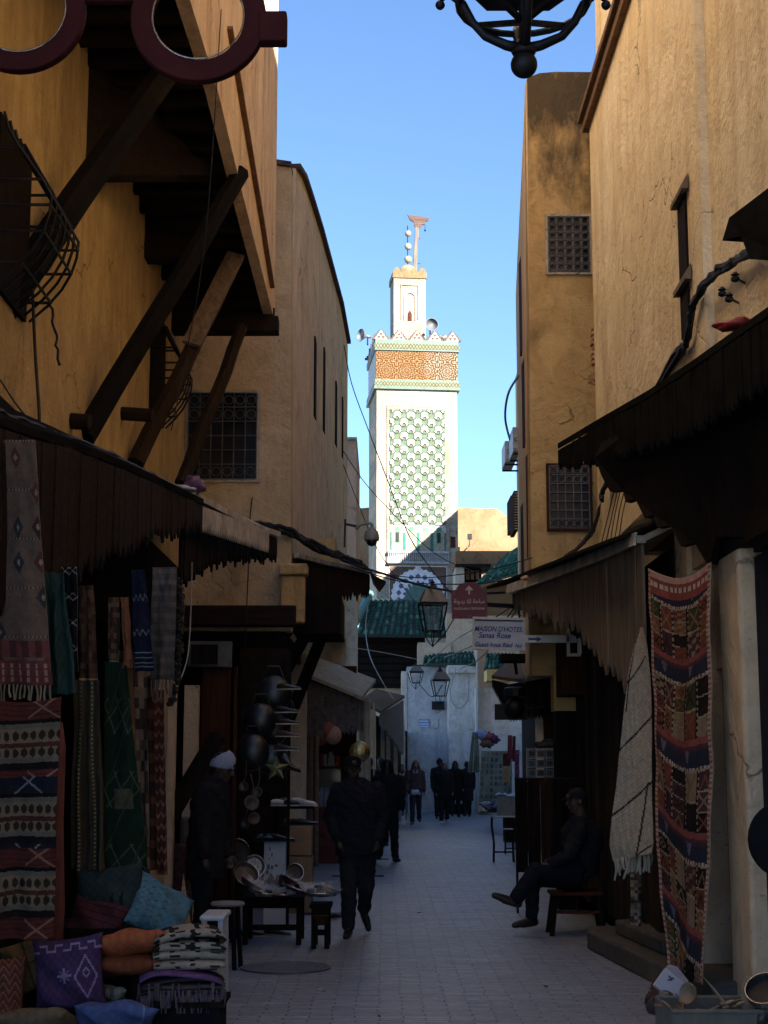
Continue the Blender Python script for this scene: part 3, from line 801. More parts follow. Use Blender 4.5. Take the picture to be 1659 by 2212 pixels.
def moz_side(u, v):
    q = math.sin(u * 60) * math.sin(v * 70); return (.40, .42, .42) if q > 0 else (.52, .53, .52)
twall((-W2 - .035, yf - .04, zm0 - .02), (W2 + .03, W2 + .03, zm1 + .02), 'frieze_core', M['towerw'])
colgrid('mosaic_side', yf - .03, W2, zm0, zm1, -W2 - .045, 60, 50, moz_side, M['tile'], axis='y')
def band(u, v):
    t = (u * 26 + v * 1.0) % 1; s_ = (u * 26 - v) % 1
    return (.06, .07, .04) if min(t, s_, 1 - t, 1 - s_) < .16 else (.17, .155, .10)
for (y0, y1) in ((836, 826), (755, 744)):
    twall((-W2 - .13, yf - .13, tz(y0)), (W2 + .13, W2 + .13, tz(y1)), 'moulding', M['towerw'])
    colgrid('braid_band', -W2 - .13, W2 + .13, tz(y0), tz(y1), yf - .135, 260, 14, band, M['tile'])
for (y0, y1, e) in ((842, 836, .15), (826, 821, .10), (758.5, 755, .12), (744, 735, .08)):
    twall((-W2 - e, yf - e, tz(y0)), (W2 + e, W2 + e, tz(y1)), 'green_band', flat('green_glaze', (.045, .09, .062), .4, 0, .35, 4))
# stepped merlons
zmr = tz(735)
def merlon(x, y, side=False, s_=1.0):
    n = 5; h = .56 * s_; g = MB()
    for k in range(n):
        hw = .46 * s_ * (1 - k / n); z0, z1 = zmr + h * k / n, zmr + h * (k + 1) / n
        c_ = (x - hw, y, z0), (x + hw, y + .16, z1)
        if side: c_ = (x, y - hw, z0), (x + .16, y + hw, z1)
        g.cc = (.09, .06, .045); g.box(*c_)
    # white triangle facets
    for k in range(3):
        for i in range(3 - k):
            cx_ = x + (i - (2 - k) / 2) * .235 * s_; zb = zmr + .015 + k * .175 * s_
            g.cc = (.42, .41, .39)
            if not side: g.prism([V(cx_ - .105 * s_, y - .006, zb), V(cx_ + .105 * s_, y - .006, zb), V(cx_, y - .006, zb + .16 * s_)], (0, .004, 0))
            else:
                cy_ = y + (i - (2 - k) / 2) * .235 * s_; g.prism([V(x - .006, cy_ - .105, zb), V(x - .006, cy_ + .105, zb), V(x - .006, cy_, zb + .16)], (.004, 0, 0))
    return g.build('merlon', M['tile'], mn)
for i in range(5): merlon(-W2 + .22 + i * (2 * W2 - .44) / 4, yf - .05)
for i in range(4): merlon(-W2 - .05, yf + 1.1 + i * (2 * W2 - 1.3) / 3.2, True)
for i in range(5): merlon(-W2 + .22 + i * (2 * W2 - .44) / 4, W2 - .1)
# turret (stands on the middle of the shaft, a little further back)
def tz2(py): return P(893, py, TY + 2.2).z
t0 = P(846, 700, TY).x; tw = .88; tx = -.22; ty = 0.0
zt0, zt1 = zmr - .2, tz2(612)
twall((tx - tw, ty - tw, zt0), (tx + tw, ty + tw, zt1), 'turret', M['towerw'])
w = MB(); fy = ty - tw
w.box((tx - .50, fy - .06, tz2(700)), (tx - .44, fy, tz2(628))).box((tx + .44, fy - .06, tz2(700)), (tx + .50, fy, tz2(628))).box((tx - .5, fy - .06, tz2(628)), (tx + .5, fy, tz2(625)))
arch = []
for k in range(13):
    a = math.pi * k / 12; arch.append(V(tx + .30 * math.cos(a), fy - .03, tz2(672) + .45 + .32 * math.sin(a)))
w.tube([V(tx + .3, fy - .03, tz2(702))] + arch + [V(tx - .3, fy - .03, tz2(702))], .04, 5)
w.build('niche_moulding', M['towerw'], mn)
MB().prism([V(tx - .12, fy - .012, tz2(704)), V(tx + .12, fy - .012, tz2(704)), V(tx + .12, fy - .012, tz2(688)), V(tx, fy - .012, tz2(680)), V(tx - .12, fy - .012, tz2(688))], (0, .005, 0)).build('niche_opening', M['woodr'], mn)
w = MB(); w.box((tx - tw - .06, ty - tw - .06, zt1), (tx + tw + .06, ty + tw + .06, tz2(599)))
for i in range(4):
    x = tx - tw + .17 + i * (2 * tw - .34) / 3
    for yy in (ty - tw - .05, ty + tw - .1):
        w.box((x - .19, yy, tz2(599)), (x + .19, yy + .14, tz2(594.5))).box((x - .11, yy, tz2(594.5)), (x + .11, yy + .14, tz2(590)))
        
w.build('turret_crown', flat('yellow_ochre_tile', (.12, .075, .025), .7, 0, .4, 6), mn)
MB().ball((tx, ty, tz2(596)), (.56, .56, .62), 20, 12).build('dome', flat('dome_lime', (.22, .17, .10), .8, 0, .3, 6), mn, smooth=True)
# finial balls
w = MB(); w.tube([(tx, ty, tz2(585)), (tx, ty, tz2(488))], .03, 6)
w.build('finial_rod', M['iron'], mn)
for py, r in ((561, .215), (533, .20), (505, .18)):
    MB().ball((tx + .02, ty, tz2(py)), r, 16, 10).build('finial_ball', flat('dull_brass_%d' % py, (.30, .27, .20), .5, .3, .3, 5), mn, smooth=True)
# lantern gallows
w = MB(); gx = tx + .40
w.beam((gx, ty + .2, tz2(600)), (gx + .16, ty + .2, tz2(489)), .2, .2)
w.build('flag_post', wood('bleached_post', (.15, .13, .11)), mn)
gp = [(884, 463), (937, 468), (934, 474), (927, 476), (926, 482), (918, 484), (914, 490), (906, 492), (901, 488), (899, 478), (890, 474), (887, 468)]
pts = []
for px, py in gp:
    q = P(px, py, TY + 2.3); pts.append(V(tx + (px - 883) * mpx * .97, ty + .15, q.z))
MB().prism(pts, (0, .12, 0)).build('post_head', wood('gallows_wood', (.10, .065, .055), 'X'), mn)
w = MB(); q = P(925, 500, TY); w.tube([(tx + (925 - 883) * mpx, ty + .2, tz2(483)), (tx + (925 - 883) * mpx, ty + .2, tz2(492))], .015, 5).ball((tx + (925 - 883) * mpx, ty + .2, tz2(494)), .06, 8, 6)
for py in (512, 566): w.beam((gx + .1, ty + .2, tz2(py)), (gx + .35, ty + .2, tz2(py)), .05, .05)
w.build('hanging_hook', M['iron'], mn)
# balustrade and blind arch below, partly hidden by the roofs
w = MB(); zb0, zb1 = tz(1214), tz(1196)
w.box((xo - xp - .15, yf - .28, zb1), (xo + xp + .15, yf, zb1 + .12)).box((xo - xp - .15, yf - .28, zb0 - .1), (xo + xp + .15, yf, zb0))
for i in range(30):
    x = xo - xp - .1 + i * (2 * xp + .2) / 29; w.box((x - .025, yf - .24, zb0), (x + .025, yf - .19, zb1))
w.build('balustrade', flat('grey_balustrade', (.30, .31, .32), .8, 0, .3), mn)
za0, za1 = tz(1296), tz(1222)
def archcol(u, v):
    X = (u - .5) * 2 * 1.0; Z = v * 1.15 - .12
    r = math.hypot(X, Z); a = math.atan2(Z, X)
    if abs(X) > .975 or v > .97: return (.62, .63, .64)
    if abs(X) < .09 and v > .86: return (.6, .61, .62)
    rr = .92 + .02 * math.cos(a * 30)
    if r > rr: return (.11, .07, .055) if (math.sin(u * 90) * math.sin(v * 70)) < .3 else (.18, .12, .09)
    if r > .80: return (.66, .67, .70)
    if r < .42 + .03 * math.cos(a * 16): return (.10, .17, .14)
    q = math.sin(a * 9 + r * 14) * math.sin(a * 9 - r * 14)
    return (.13, .12, .17) if q > .12 else (.64, .66, .70)
colgrid('blind_arch', xo - xp - .06, xo + xp + .06, za0, za1, yf - .03, 170, 110, archcol, M['tile'])
# side windows of the shaft (left face)
for py in (905, 960, 1020, 1080, 1130):
    for yy in (-1.1, -.5, .1, .7): MB().box((-W2 - .012, yy, tz(py + 22)), (-W2 + .01, yy + .22, tz(py))).build('slit_window', M['beige'], mn)
MB().box((W2 - .4, yf - .02, tz(1182)), (W2 - .15, yf + .01, tz(1158))).build('slit_window', M['woodr'], mn)
# loudspeakers
def horn(loc, rot, lab, r=.36, tilt=0):
    h = thing('horn_loudspeaker', lab, 'loudspeaker', loc, rot, 'horn loudspeakers on the minaret')
    m_ = Matrix.Rotation(R(90) , 3, 'X')
    MB().lathe([(r, .30), (r * .96, .31), (r * .66, .16), (r * .36, .02), (r * .2, -.12), (r * .24, -.14), (r * .24, -.34), (.02, -.35)], 20, (0, 0, 0), m_).build('horn', flat('horn_grey', (.13, .135, .145), .45, .2, .15), h, smooth=True)
    MB().lathe([(.06, .24), (.09, .2), (.05, .1)], 12, (0, 0, 0), m_).build('driver', M['iron'], h)
    MB().beam((0, .15, -.5), (0, .15, -.05), .06, .06).build('bracket', M['iron'], h)
p = P(931, 697, TY); horn((p.x, TY + .6, p.z), R(12), 'large round grey horn loudspeaker beside the minaret turret')
p = P(789, 719, TY); horn((p.x, TY + .6, p.z), R(-55), 'grey horn loudspeaker turned sideways at the left corner of the minaret')
p = P(912 - 4, 712, TY); p2 = P(911, 719, TY)
p = P(1350 / 1.8445 + 1140 * .1961, 720, TY)
horn((P(956, 720, TY).x, TY + .9, p2.z), R(150), 'small horn loudspeaker half hidden behind the right merlons of the minaret', .26)
# ================================================================== FAR END OF THE STREET
def front_box(root, name, mat, x0, y0, x1, y1, Y, depth=.5, z0=None, **k):
    """box whose camera-facing face spans the pixel rectangle at distance Y"""
    a, b_ = P(x0, y1, Y), P(x1, y0, Y)
    return sub(MB().box((a.x, Y, a.z if z0 is None else z0), (b_.x, Y + depth, b_.z)), name, mat, root, **k)
def green_roof(name, label, e0, e1, r0, r1, n, group=None, root=None, slab=True):
    """glazed barrel tiles from the eaves (e0-e1) up to the ridge (r0-r1)"""
    rt_ = root or thing(name, label, 'tiled roof', (e0.x, e0.y, 0), group=group)
    w = MB(); w.prism([e0, e1, r1, r0], (0, .02, -.1)); sub(w, 'roof_deck', flat('roof_bed', (.02, .035, .028), .8) if 'roof_bed' not in bpy.data.materials else bpy.data.materials['roof_bed'], rt_)
    for half in (0,):
        w = MB()
        for i in range(n):
            t = (i + .5) / n; a, b_ = e0.lerp(e1, t), r0.lerp(r1, t); ln = (b_ - a).length; k = max(3, int(ln / .42)); hw = (e1 - e0).length / n * .33
            for j in range(k):
                u0, u1 = j / k, (j + 1) / k + .02
                g = random.uniform(.55, 1.3); w.cc = mul((.030, .105, .070) if random.random() < .7 else (.09, .19, .14), g)
                w.tube([a.lerp(b_, u0) + V(0, 0, .045), a.lerp(b_, min(1, u1)) + V(0, 0, .0)], [hw, hw * .78], 8)
        sub(w, 'barrel_tiles', M['tile'], rt_, smooth=True)
    return rt_
# --- house C: pinkish, left of the minaret
hD = thing('pink_house', 'narrow pinkish house beyond the slit window house on the left', 'house', (-1.4, 36, 0))
front_box(hD, 'wall', M['pink'], 640, 947, 770, 1240, 36, 5, z0=P(700, 1300, 36).z)
front_box(hD, 'parapet', M['stone'], 640, 944, 771, 949, 35.9, 5.1)
hD2 = thing('stone_house', 'pale stained stone house with a small slit window below the wall camera', 'house', (-1.4, 33, 0))
front_box(hD2, 'wall', M['pale'], 600, 1225, 769, 1800, 33, 2.5, z0=0)
front_box(hD2, 'rubble_face', M['stone'], 725, 1245, 769.6, 1460, 32.97, .03)
front_box(hD2, 'slit_window', M['woodd'], 736, 1392, 747, 1428, 32.94, .05)
# --- sunlit wall behind the minaret
hE = thing('sunlit_house', 'sunlit ochre wall of the houses behind the minaret', 'house', (2, 90, 0))
pts = [P(740, 1120, 90), P(775, 1098, 90), P(800, 1096, 90), P(800, 1300, 90), P(740, 1300, 90)]
sub(MB().prism(pts, (0, 4, 0)), 'left_wall', M['far'], hE)
pts = [P(975, 1096, 90), P(1075, 1099, 90), P(1092, 1113, 90), P(1150, 1116, 90), P(1150, 1290, 90), P(975, 1290, 90)]
sub(MB().prism(pts, (0, 4, 0)), 'right_wall', M['far'], hE)
hE2 = thing('yellow_house', 'bright yellow plastered house front with a dark eave right of the minaret', 'house', (3.5, 76, 0))
front_box(hE2, 'wall', M['far'], 984, 1190, 1125, 1222, 76, 3)
front_box(hE2, 'roof_edge', M['woodd'], 984, 1218, 1060, 1223, 75.6, 3)
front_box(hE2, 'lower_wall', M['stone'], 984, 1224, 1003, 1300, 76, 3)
front_box(hE2, 'dark_loggia', M['woodd'], 1003, 1224, 1040, 1258, 76.8, .5)
for x0, x1 in ((1006, 1014), (1017, 1024), (1028, 1035)): front_box(hE2, 'window', M['far'], x0, 1232, x1, 1252, 76.6, .1)
front_box(hE2, 'base_wall', M['far'], 1003, 1258, 1130, 1345, 76, 3)
w = thing('wall_lamp', 'small floodlight on the sunlit wall right of the minaret', 'floodlight', tuple(P(1014, 1165, 89)))
MB().box((-.12, -.2, -.02), (.14, 0, .3)).beam((0, 0, -.3), (0, .9, -.3), .05, .05).beam((0, 0, -.3), (0, -.05, 0), .04, .04).build('housing', M['iron'], w)
# --- slanting green roof and ochre gable on the right
green_roof('green_roof', 'weathered green tiled roof slope behind the red street sign', P(1028, 1262, 60), P(1122, 1236, 58), P(1100, 1195, 64), P(1135, 1172, 62), 16, 'green tiled roofs')
hG = thing('peach_house', 'peach plastered house behind the red sign and the guest house sign', 'house', (4.2, 50, 0))
pts = [P(1014, 1278, 60.5), P(1130, 1238, 60.5), P(1130, 1800, 60.5), P(1014, 1800, 60.5)]
sub(MB().prism(pts, (0, 4, 0)), 'wall', M['far'], hG)
# --- dark timber front of the mosque with its green roof
hF = thing('timber_front', 'dark brown timber mosque front under a green tiled eave at the foot of the minaret', 'mosque front', (0, 48, 0))
front_box(hF, 'wall', M['woodd'], 700, 1368, 918, 1486, 56, .4)
front_box(hF, 'lower_wall', M['beige'], 700, 1486, 900, 1800, 56.3, .4, z0=0)
for i in range(7): front_box(hF, 'plank', M['woodd'], 700, 1376 + i * 15, 916, 1387 + i * 15, 55.93, .07)
green_roof('green_roof', 'large green barrel tiled roof at the foot of the minaret', P(768, 1370, 55), P(966, 1372, 55), P(797, 1296, 60), P(950, 1296, 60), 14, 'green tiled roofs')
w = MB(); w.cc = (.10, .22, .20)
w.tube([P(768, 1350, 55.4) + V(0, 0, .1), P(799, 1290, 60) + V(0, 0, .12)], .16, 8)
hr_ = bpy.data.objects['green_roof.001']; sub(w, 'hip_ridge', M['tile'], hr_)
# --- blue-white gate block, pilaster and whitewashed wall
hH = thing('gate_house', 'bluish whitewashed gate block closing the end of the street', 'house', (2.0, 46, 0))
front_box(hH, 'wall', M['whiteb'], 880, 1440, 978, 1800, 54, 2, z0=0)
front_box(hH, 'upper_wall', M['beige'], 903, 1388, 974, 1436, 54.2, 2)
front_box(hH, 'side_wall', M['beige'], 966, 1325, 1036, 1436, 54.3, 2)
front_box(hH, 'pilaster', M['white'], 971, 1452, 1031, 1800, 52.6, 1.6, z0=0)
front_box(hH, 'capital', M['white'], 967, 1437, 1035, 1453, 52.4, 1.6)
front_box(hH, 'wall_return', M['pale'], 880 - 12, 1450, 880, 1800, 54, 2, z0=0)
green_roof('green_roof', 'small green tiled eave over the gate at the end of the street', P(914, 1432, 53.6), P(1028, 1432, 52.2), P(918, 1404, 55), P(1026, 1404, 55), 13, 'green tiled roofs')
hI = thing('white_house', 'whitewashed wall with ochre upper part behind the hanging clothes', 'house', (4.0, 43.6, 0))
front_box(hI, 'wall', M['white'], 1031, 1487, 1175, 1800, 51.6, 2, z0=0)
front_box(hI, 'upper_wall', M['beige'], 1031, 1330, 1130, 1487, 51.65, 2)
sub(MB().box((P(1031, 1500, 51.4).x, 51.2, 0), (P(1033, 1500, 51.4).x, 51.6, P(1031, 1380, 51.4).z)), 'drain_pipe', M['cableg'], hI)
front_box(hI, 'dado', M['beige'], 1031, 1716, 1062, 1752, 51.3, .3)
green_roof('green_roof', 'green tiled eave half hidden by the guest house sign', P(1046, 1444, 49.5), P(1110, 1444, 48.5), P(1050, 1412, 51), P(1112, 1412, 50.5), 8, 'green tiled roofs')
hp = thing('yellow_porch', 'yellow boxed porch under a green eave above the slanted stall roof', 'porch', (3, 41.5, 0))
front_box(hp, 'body', flat('yellow_paint', (.66, .48, .16), .8, 0, .2, 4), 1052, 1446, 1106, 1470, 41.8, 1.2)
# papers and plaque on the gate wall
def flatpanel(name, label, cat, x0, y0, x1, y1, Y, mat, t=.02, group=None):
    a, b_ = P(x0, y1, Y), P(x1, y0, Y); c_ = (a + b_) / 2
    r = MB().box((a.x - c_.x, 0, a.z - c_.z), (b_.x - c_.x, t, b_.z - c_.z)).build(name, mat); r.location = (c_.x, Y, c_.z)
    return tag(r, label, cat, group)
np_ = flatpanel('paper_notice', 'small pale blue paper notice stuck on the gate wall', 'notice', 906, 1555, 926, 1571, 53.95, flat('paper_blue', (.55, .66, .85), .8, 0, .05))
w = MB()
for k in range(3): w.box((-.2, -.006, .11 - k * .09), (.2 - .08 * (k == 2), -.001, .14 - k * .09))
w.build('print', flat('ink_blue', (.12, .2, .42), .8), np_)
flatpanel('paper_notice', 'faded blank paper patch right of the blue notice on the gate wall', 'notice', 931, 1552, 946, 1572, 53.95, M['whiteb'])
pq = flatpanel('wall_plaque', 'dark bronze plaque below the second hanging lantern on the gate wall', 'plaque', 933, 1515, 960, 1533, 53.9, M['iron'], .05)

# ================================================================== LEFT FAR SHOPS
s1_ = thing('stall_roof', 'pale rotten board roof over the balloon shop on the left', 'stall roof', (-1, 27, 0))
pts = [P(655, 1448, 26.0), P(700, 1430, 28.0), P(811, 1478, 28.5), P(806, 1508, 27.4)]
sub(MB().prism([P(655, 1460, 25.4), P(690, 1428, 28.0), P(812, 1474, 29.0), P(782, 1512, 26.4)], (0, 0, .06)), 'roof', plaster('bleached_boards', (.55, .48, .36), (.33, .27, .19), (.12, .1, .07), .8, .6, scale=3), s1_)
w = MB()
rnd = random.Random(9)
A, B = P(652, 1464, 25.5), P(786, 1514, 26.6)
for k in range(30):
    t = k / 30; a = A.lerp(B, t); b_ = A.lerp(B, t + 1 / 31); bz = P(652, 1612, 25.5).z + (P(786, 1575, 26.6).z - P(652, 1612, 25.5).z) * t ** .5 + rnd.uniform(-.04, .04)
    w.prism([a, b_, V(b_.x, b_.y, bz), V((a.x + b_.x) / 2, b_.y, bz - .06), V(a.x, a.y, bz)], (.0, .03 + .02 * (k % 2), 0))
sub(w, 'valance', flat('grey_slats', (.16, .15, .15), .8, .1, .5, 9), s1_)
s2_ = thing('stall_roof', 'brown plank stall roof further back beside the gate block', 'stall roof', (0, 33, 0))
sub(MB().prism([P(778, 1518, 31), P(812, 1494, 34), P(874, 1508, 35), P(822, 1542, 31.5)], (0, 0, .06)), 'roof', M['woodg'], s2_)
w = MB(); A, B = P(822, 1544, 31.6), P(872, 1512, 40)
for k in range(26):
    t = k / 26; a = A.lerp(B, t); b_ = A.lerp(B, t + 1 / 27); bz = P(822, 1560, 31.6).z * (1 - t) + P(872, 1630, 40).z * t + rnd.uniform(-.03, .03)
    w.prism([a, b_, V(b_.x, b_.y, bz), V(a.x, a.y, bz - .05)], (-.03, 0, 0))
sub(w, 'valance', flat('grey_slats_far', (.13, .13, .14), .8, .1, .5, 9), s2_)
# walls of the left far row
lw = thing('shop_row', 'low pale shop row with posts along the left far side', 'shop', (-1.5, 27, 0))
a = P(622, 1500, 24.2); b_ = P(662, 1500, 24.2)
sub(MB().box((a.x, 24.0, 0), (b_.x, 24.4, 4.6)), 'wall_pier', M['pale'], lw)
sub(MB().box((P(655, 1500, 24.6).x - .1, 24.5, 4.2), (P(655, 1500, 24.6).x + .5, 30, 5.2)), 'upper_wall', M['ochre_low'], lw)
a = P(688, 1500, 28); 
sub(MB().box((-1.9, 28.4, 0), (P(770, 1500, 28.4).x, 28.7, 3.4)), 'back_wall', M['woodr'], lw)
sub(MB().box((P(776, 1500, 28.4).x, 28.2, 0), (P(800, 1500, 28.4).x, 28.5, P(790, 1512, 28.4).z)), 'shop_post', M['pale'], lw)
for px in (786, 797, 806): sub(MB().box((P(px, 1500, 28.2).x, 28.1, 0), (P(px + 4, 1500, 28.2).x, 28.2, P(px, 1516, 28.2).z)), 'door_jamb', M['beige'], lw)
sub(MB().box((-2.3, 24.4, 0), (-2.2, 30, 4.4)), 'side_wall', M['void'], lw)
# doorways between 800 and 880 px
sub(MB().box((P(800, 1500, 33).x - .6, 33, 0), (P(812, 1500, 33).x, 33.3, 3.0)), 'far_pier', M['beige'], lw)
sub(MB().prism([P(812, 1545, 33.3), P(880, 1580, 53.9), P(880, 1800, 53.9), P(812, 1800, 33.3)], (-.3, .1, 0)), 'shop_fronts', M['woodd'], lw)
for (px, Y) in ((824, 34.8), (836, 36.8), (852, 39.6), (868, 43)):
    p = P(px, 1600, Y); q = P(px + 4, 1600, Y + .5)
    sub(MB().box((p.x - .02, Y, 0), (q.x + .03, Y + .35, 2.9)), 'door_jamb', M['pale'] if px in (824, 868) else M['beige'], lw)
# balloon shop contents
w = MB()
sub(MB().box((-1.35, 25.9, 0), (-.72, 27.2, .92)), 'counter', flat('red_counter', (.10, .022, .018), .6), lw, bevel=.02)
gl = thing('display_case', 'glass case of water bottles on the red counter under the balloons', 'display case', (-1.05, 26.2, .92))
def tint(name, c, rough=.12, alpha=.35):
    m, nt, b = new_mat(name, rough, spec=.6)
    b.inputs["Base Color"].default_value = (*c, 1); b.inputs["Alpha"].default_value = alpha
    return m
M['glass'] = tint('shop_glass', (.5, .55, .6), .05, .12)
M['water'] = flat('water_bottle', (.18, .28, .50), .15, 0, .5, 30)
w = MB(); w.box((-.34, -.02, 0), (.32, .0, .62)); w.build('pane', M['glass'], gl)
w = MB()
for x in (-.35, .32): w.box((x, -.03, 0), (x + .025, .0, .64))
w.box((-.35, -.03, .62), (.345, .5, .64)); w.build('frame', M['woodr'], gl)
def bottle(x, y, z, h, c, lab):
    t = thing('water_bottle', lab, 'bottle', (x, y, z), 0, 'water bottles in the balloon shop')
    MB().lathe([(.035, 0), (.04, .01), (.04, h * .68), (.015, h * .86), (.015, h * .93)], 8).build('body', M['water'], t, smooth=True)
    MB().lathe([(.017, h * .93), (.017, h)], 8).build('cap', flat('cap_blue', (.1, .2, .6)) if 'cap_blue' not in bpy.data.materials else bpy.data.materials['cap_blue'], t)
for j in range(2):
    for i in range(7): bottle(-1.32 + i * .085 + j * .03, 26.35 + j * .14, .92, .30 + .0 * i, 0, 'clear blue water bottle standing in the glass case under the balloons')
sh2 = thing('snack_shelf', 'shelf of red and silver snack packets above the water bottles', 'shelf', (-1.05, 26.9, 1.55))
MB().box((-.35, -.1, 0), (.3, .35, .03)).build('board', M['woodr'], sh2)
rnd = random.Random(2)
for i in range(9):
    cc = rnd.choice([(.4, .04, .04), (.45, .12, .1), (.4, .36, .33), (.3, .05, .05)])
    g = MB(); x = -.33 + .068 * i; g.box((x, -.05, .03), (x + .055, .05, .03 + rnd.uniform(.13, .26)), Matrix.Rotation(rnd.uniform(-.15, .15), 3, 'Y'), (x, 0, .03))
    g.cc = cc; g.c = [cc] * len(g.f); g.build('packet', M['tile'], sh2)
for (px, py, r, c, lb) in ((706, 1577, .135, (.36, .10, .08), 'red round balloon, higher one hanging in the shop doorway'), (720, 1588, .14, (.62, .34, .24), 'pale peach balloon hanging in the shop doorway'), (693, 1592, .13, (.36, .10, .05), 'orange balloon behind the other two in the shop doorway')):
    p = P(px, py, 26.0 + (.2 if px == 693 else 0)); t = thing('balloon', lb, 'balloon', tuple(p), 0, 'balloons in the shop doorway')
    MB().ball((0, 0, 0), (r, r, r * 1.12), 16, 12).build('skin', flat('balloon_%d' % px, c, .35, 0, .1), t, smooth=True)
    MB().tube([(0, 0, r * 1.1), (0, .02, r * 1.1 + .5)], .003, 4).build('string', M['cableg'], t)
p = P(777, 1624, 25.0); t = thing('foil_balloon', 'crinkled gold foil balloon hanging outside the shop', 'balloon', tuple(p))
bm_ = MB().ball((0, 0, 0), (.17, .10, .17), 18, 12).build('skin', flat('gold_foil', (.65, .48, .2), .18, .9, .3, 30, bmp=1.0), t)
MB().tube([(0, 0, .17), (0, .02, .8)], .003, 4).build('string', M['cableg'], t)
# vertical planks and rolled goods left of the shop (px 655-690)
for i, (px, c) in enumerate(((664, (.10, .07, .06)), (670, (.16, .12, .1)), (676, (.05, .035, .03)), (683, (.2, .15, .12)))):
    p = P(px, 1790, 24.9 + .1 * i); z1 = P(px, 1590, 25).z
    tag(MB().box((p.x - .035, 24.9 + .1 * i, 0), (p.x + .035, 24.96 + .1 * i, z1)).build('upright_plank', flat('plank_c%d' % i, c, .8, 0, .4, 12), bevel=.005), ['dark plank leaning at the left edge of the balloon shop', 'greyish plank second from the left at the balloon shop', 'black plank beside the balloon shop doorway', 'pale plank nearest the balloons'][i], 'plank', 'planks at the balloon shop')

# ================================================================== RIGHT FAR SHOPS
rc = thing('slanted_canopy', 'small slanted board canopy with sawtooth edge above the black sign', 'awning', (2.2, 24, 0))
sub(MB().prism([P(1062, 1466, 24.5), P(1100, 1432, 27), P(1160, 1428, 26), P(1135, 1476, 22.5)], (0, 0, .05)), 'roof', M['woodg'], rc)
w = MB(); A, B, C_ = P(1063, 1468, 24.5), P(1100, 1478, 23.4), P(1190, 1462, 21.5)
n = 26
for k in range(n):
    t = k / n; a = A.lerp(B, t * 2) if t < .5 else B.lerp(C_, t * 2 - 1); t2 = (k + 1) / n; b_ = A.lerp(B, t2 * 2) if t2 <= .5 else B.lerp(C_, t2 * 2 - 1)
    hh = .10 + 1.0 * min(t, .5) * .8
    w.prism([a, b_, V(b_.x, b_.y, b_.z - hh), V((a.x + b_.x) / 2, a.y, a.z - hh - .07), V(a.x, a.y, a.z - hh)], (.0, .03, 0))
sub(w, 'valance', M['woodd'], rc)
front_box(rc, 'fascia', M['tind'], 1084, 1412, 1175, 1428, 22.4, .5)
sub(MB().beam(P(1196, 1402, 20), P(1288, 1540, 19.0), .12, .14), 'brace', M['woodd'], rc)
for px in (1112, 1140): sub(MB().beam(P(px, 1425, 22.5), P(px + 4, 1455, 22.7), .04, .04), 'roof_bracket', M['woodd'], rc)
rr_ = thing('shop_row', 'dark shop row on the right side with red brown door leaves', 'shop', (2.6, 20, 0))
sub(MB().prism([V(2.25, 17.95, 0), V(2.75, 31, 0), V(2.75, 31, 2.8), V(2.25, 17.95, 2.8)], (.2, 0, 0)), 'front_wall', M['woodd'], rr_)
sub(MB().prism([V(2.75, 31, 0), V(5.2, 51.4, 0), V(5.2, 51.4, 3.9), V(2.75, 31, 2.9)], (.3, 0, 0)), 'far_wall', M['pale'], rr_)
a = P(1176, 1520, 22.2)
sub(MB().box((a.x - .03, 22.0, 0), (a.x + .35, 22.1, P(1176, 1500, 22).z)), 'door', M['woodr'], rr_)
a = P(1155, 1520, 22.6); sub(MB().box((a.x, 22.4, 0), (a.x + .14, 22.6, 2.9)), 'door_jamb', M['pale'], rr_)
a = P(1162, 1470, 22.0); sub(MB().box((a.x, 21.8, P(1162, 1530, 22).z), (a.x + .2, 21.95, P(1162, 1480, 22).z)), 'shutter_box', M['woodr'], rr_)
for i, px in enumerate((1200, 1214, 1226, 1240, 1262, 1275)):
    sub(MB().box((P(px, 1600, 18.6).x, 18.4, 0), (P(px + 8, 1600, 18.6).x, 18.5, 2.9 - .05 * i)), 'door_leaf', M['woodd'] if i % 2 else M['woodr'], rr_)
sub(MB().box((2.0, 18.2, 2.62), (2.6, 18.5, 3.3)).box((1.86, 17.9, 2.9), (2.4, 18.0, 3.9)), 'overdoor_wall', M['beige'], rr_)
# air conditioners and shutter boxes on the far side wall
for (x0, y0, x1, y1, Y, lb) in ((1108, 922, 1124, 975, 26.6, 'white air conditioner unit, upper one on the far right wall'), (1091, 952, 1113, 998, 27.8, 'white air conditioner unit hanging lower and further out on the far right wall')):
    a, b_ = P(x0, y1, Y), P(x1, y0, Y); t = thing('air_conditioner', lb, 'air conditioner', ((a.x + b_.x) / 2, Y, a.z), 0, 'air conditioners on the right wall')
    hw, hh = (b_.x - a.x) / 2, b_.z - a.z
    MB().box((-hw, 0, 0), (hw, .8, hh)).build('casing', M['plastic'], t, bevel=.015)
    MB().box((-hw * .9, -.01, hh * .08), (hw * .9, .0, hh * .12)).tube([(hw * .5 * math.cos(k * .5236) - hw * .1, -.012, hh * .5 + hw * .5 * math.sin(k * .5236)) for k in range(12)], .008, 4, closed=True).build('fan_guard', M['camgrey'], t)
    MB().beam((-hw, .1, -.03), (hw + .2, .1, -.03), .03, .03).beam((-hw, .7, -.03), (hw + .2, .7, -.03), .03, .03).build('bracket', M['iron'], t)
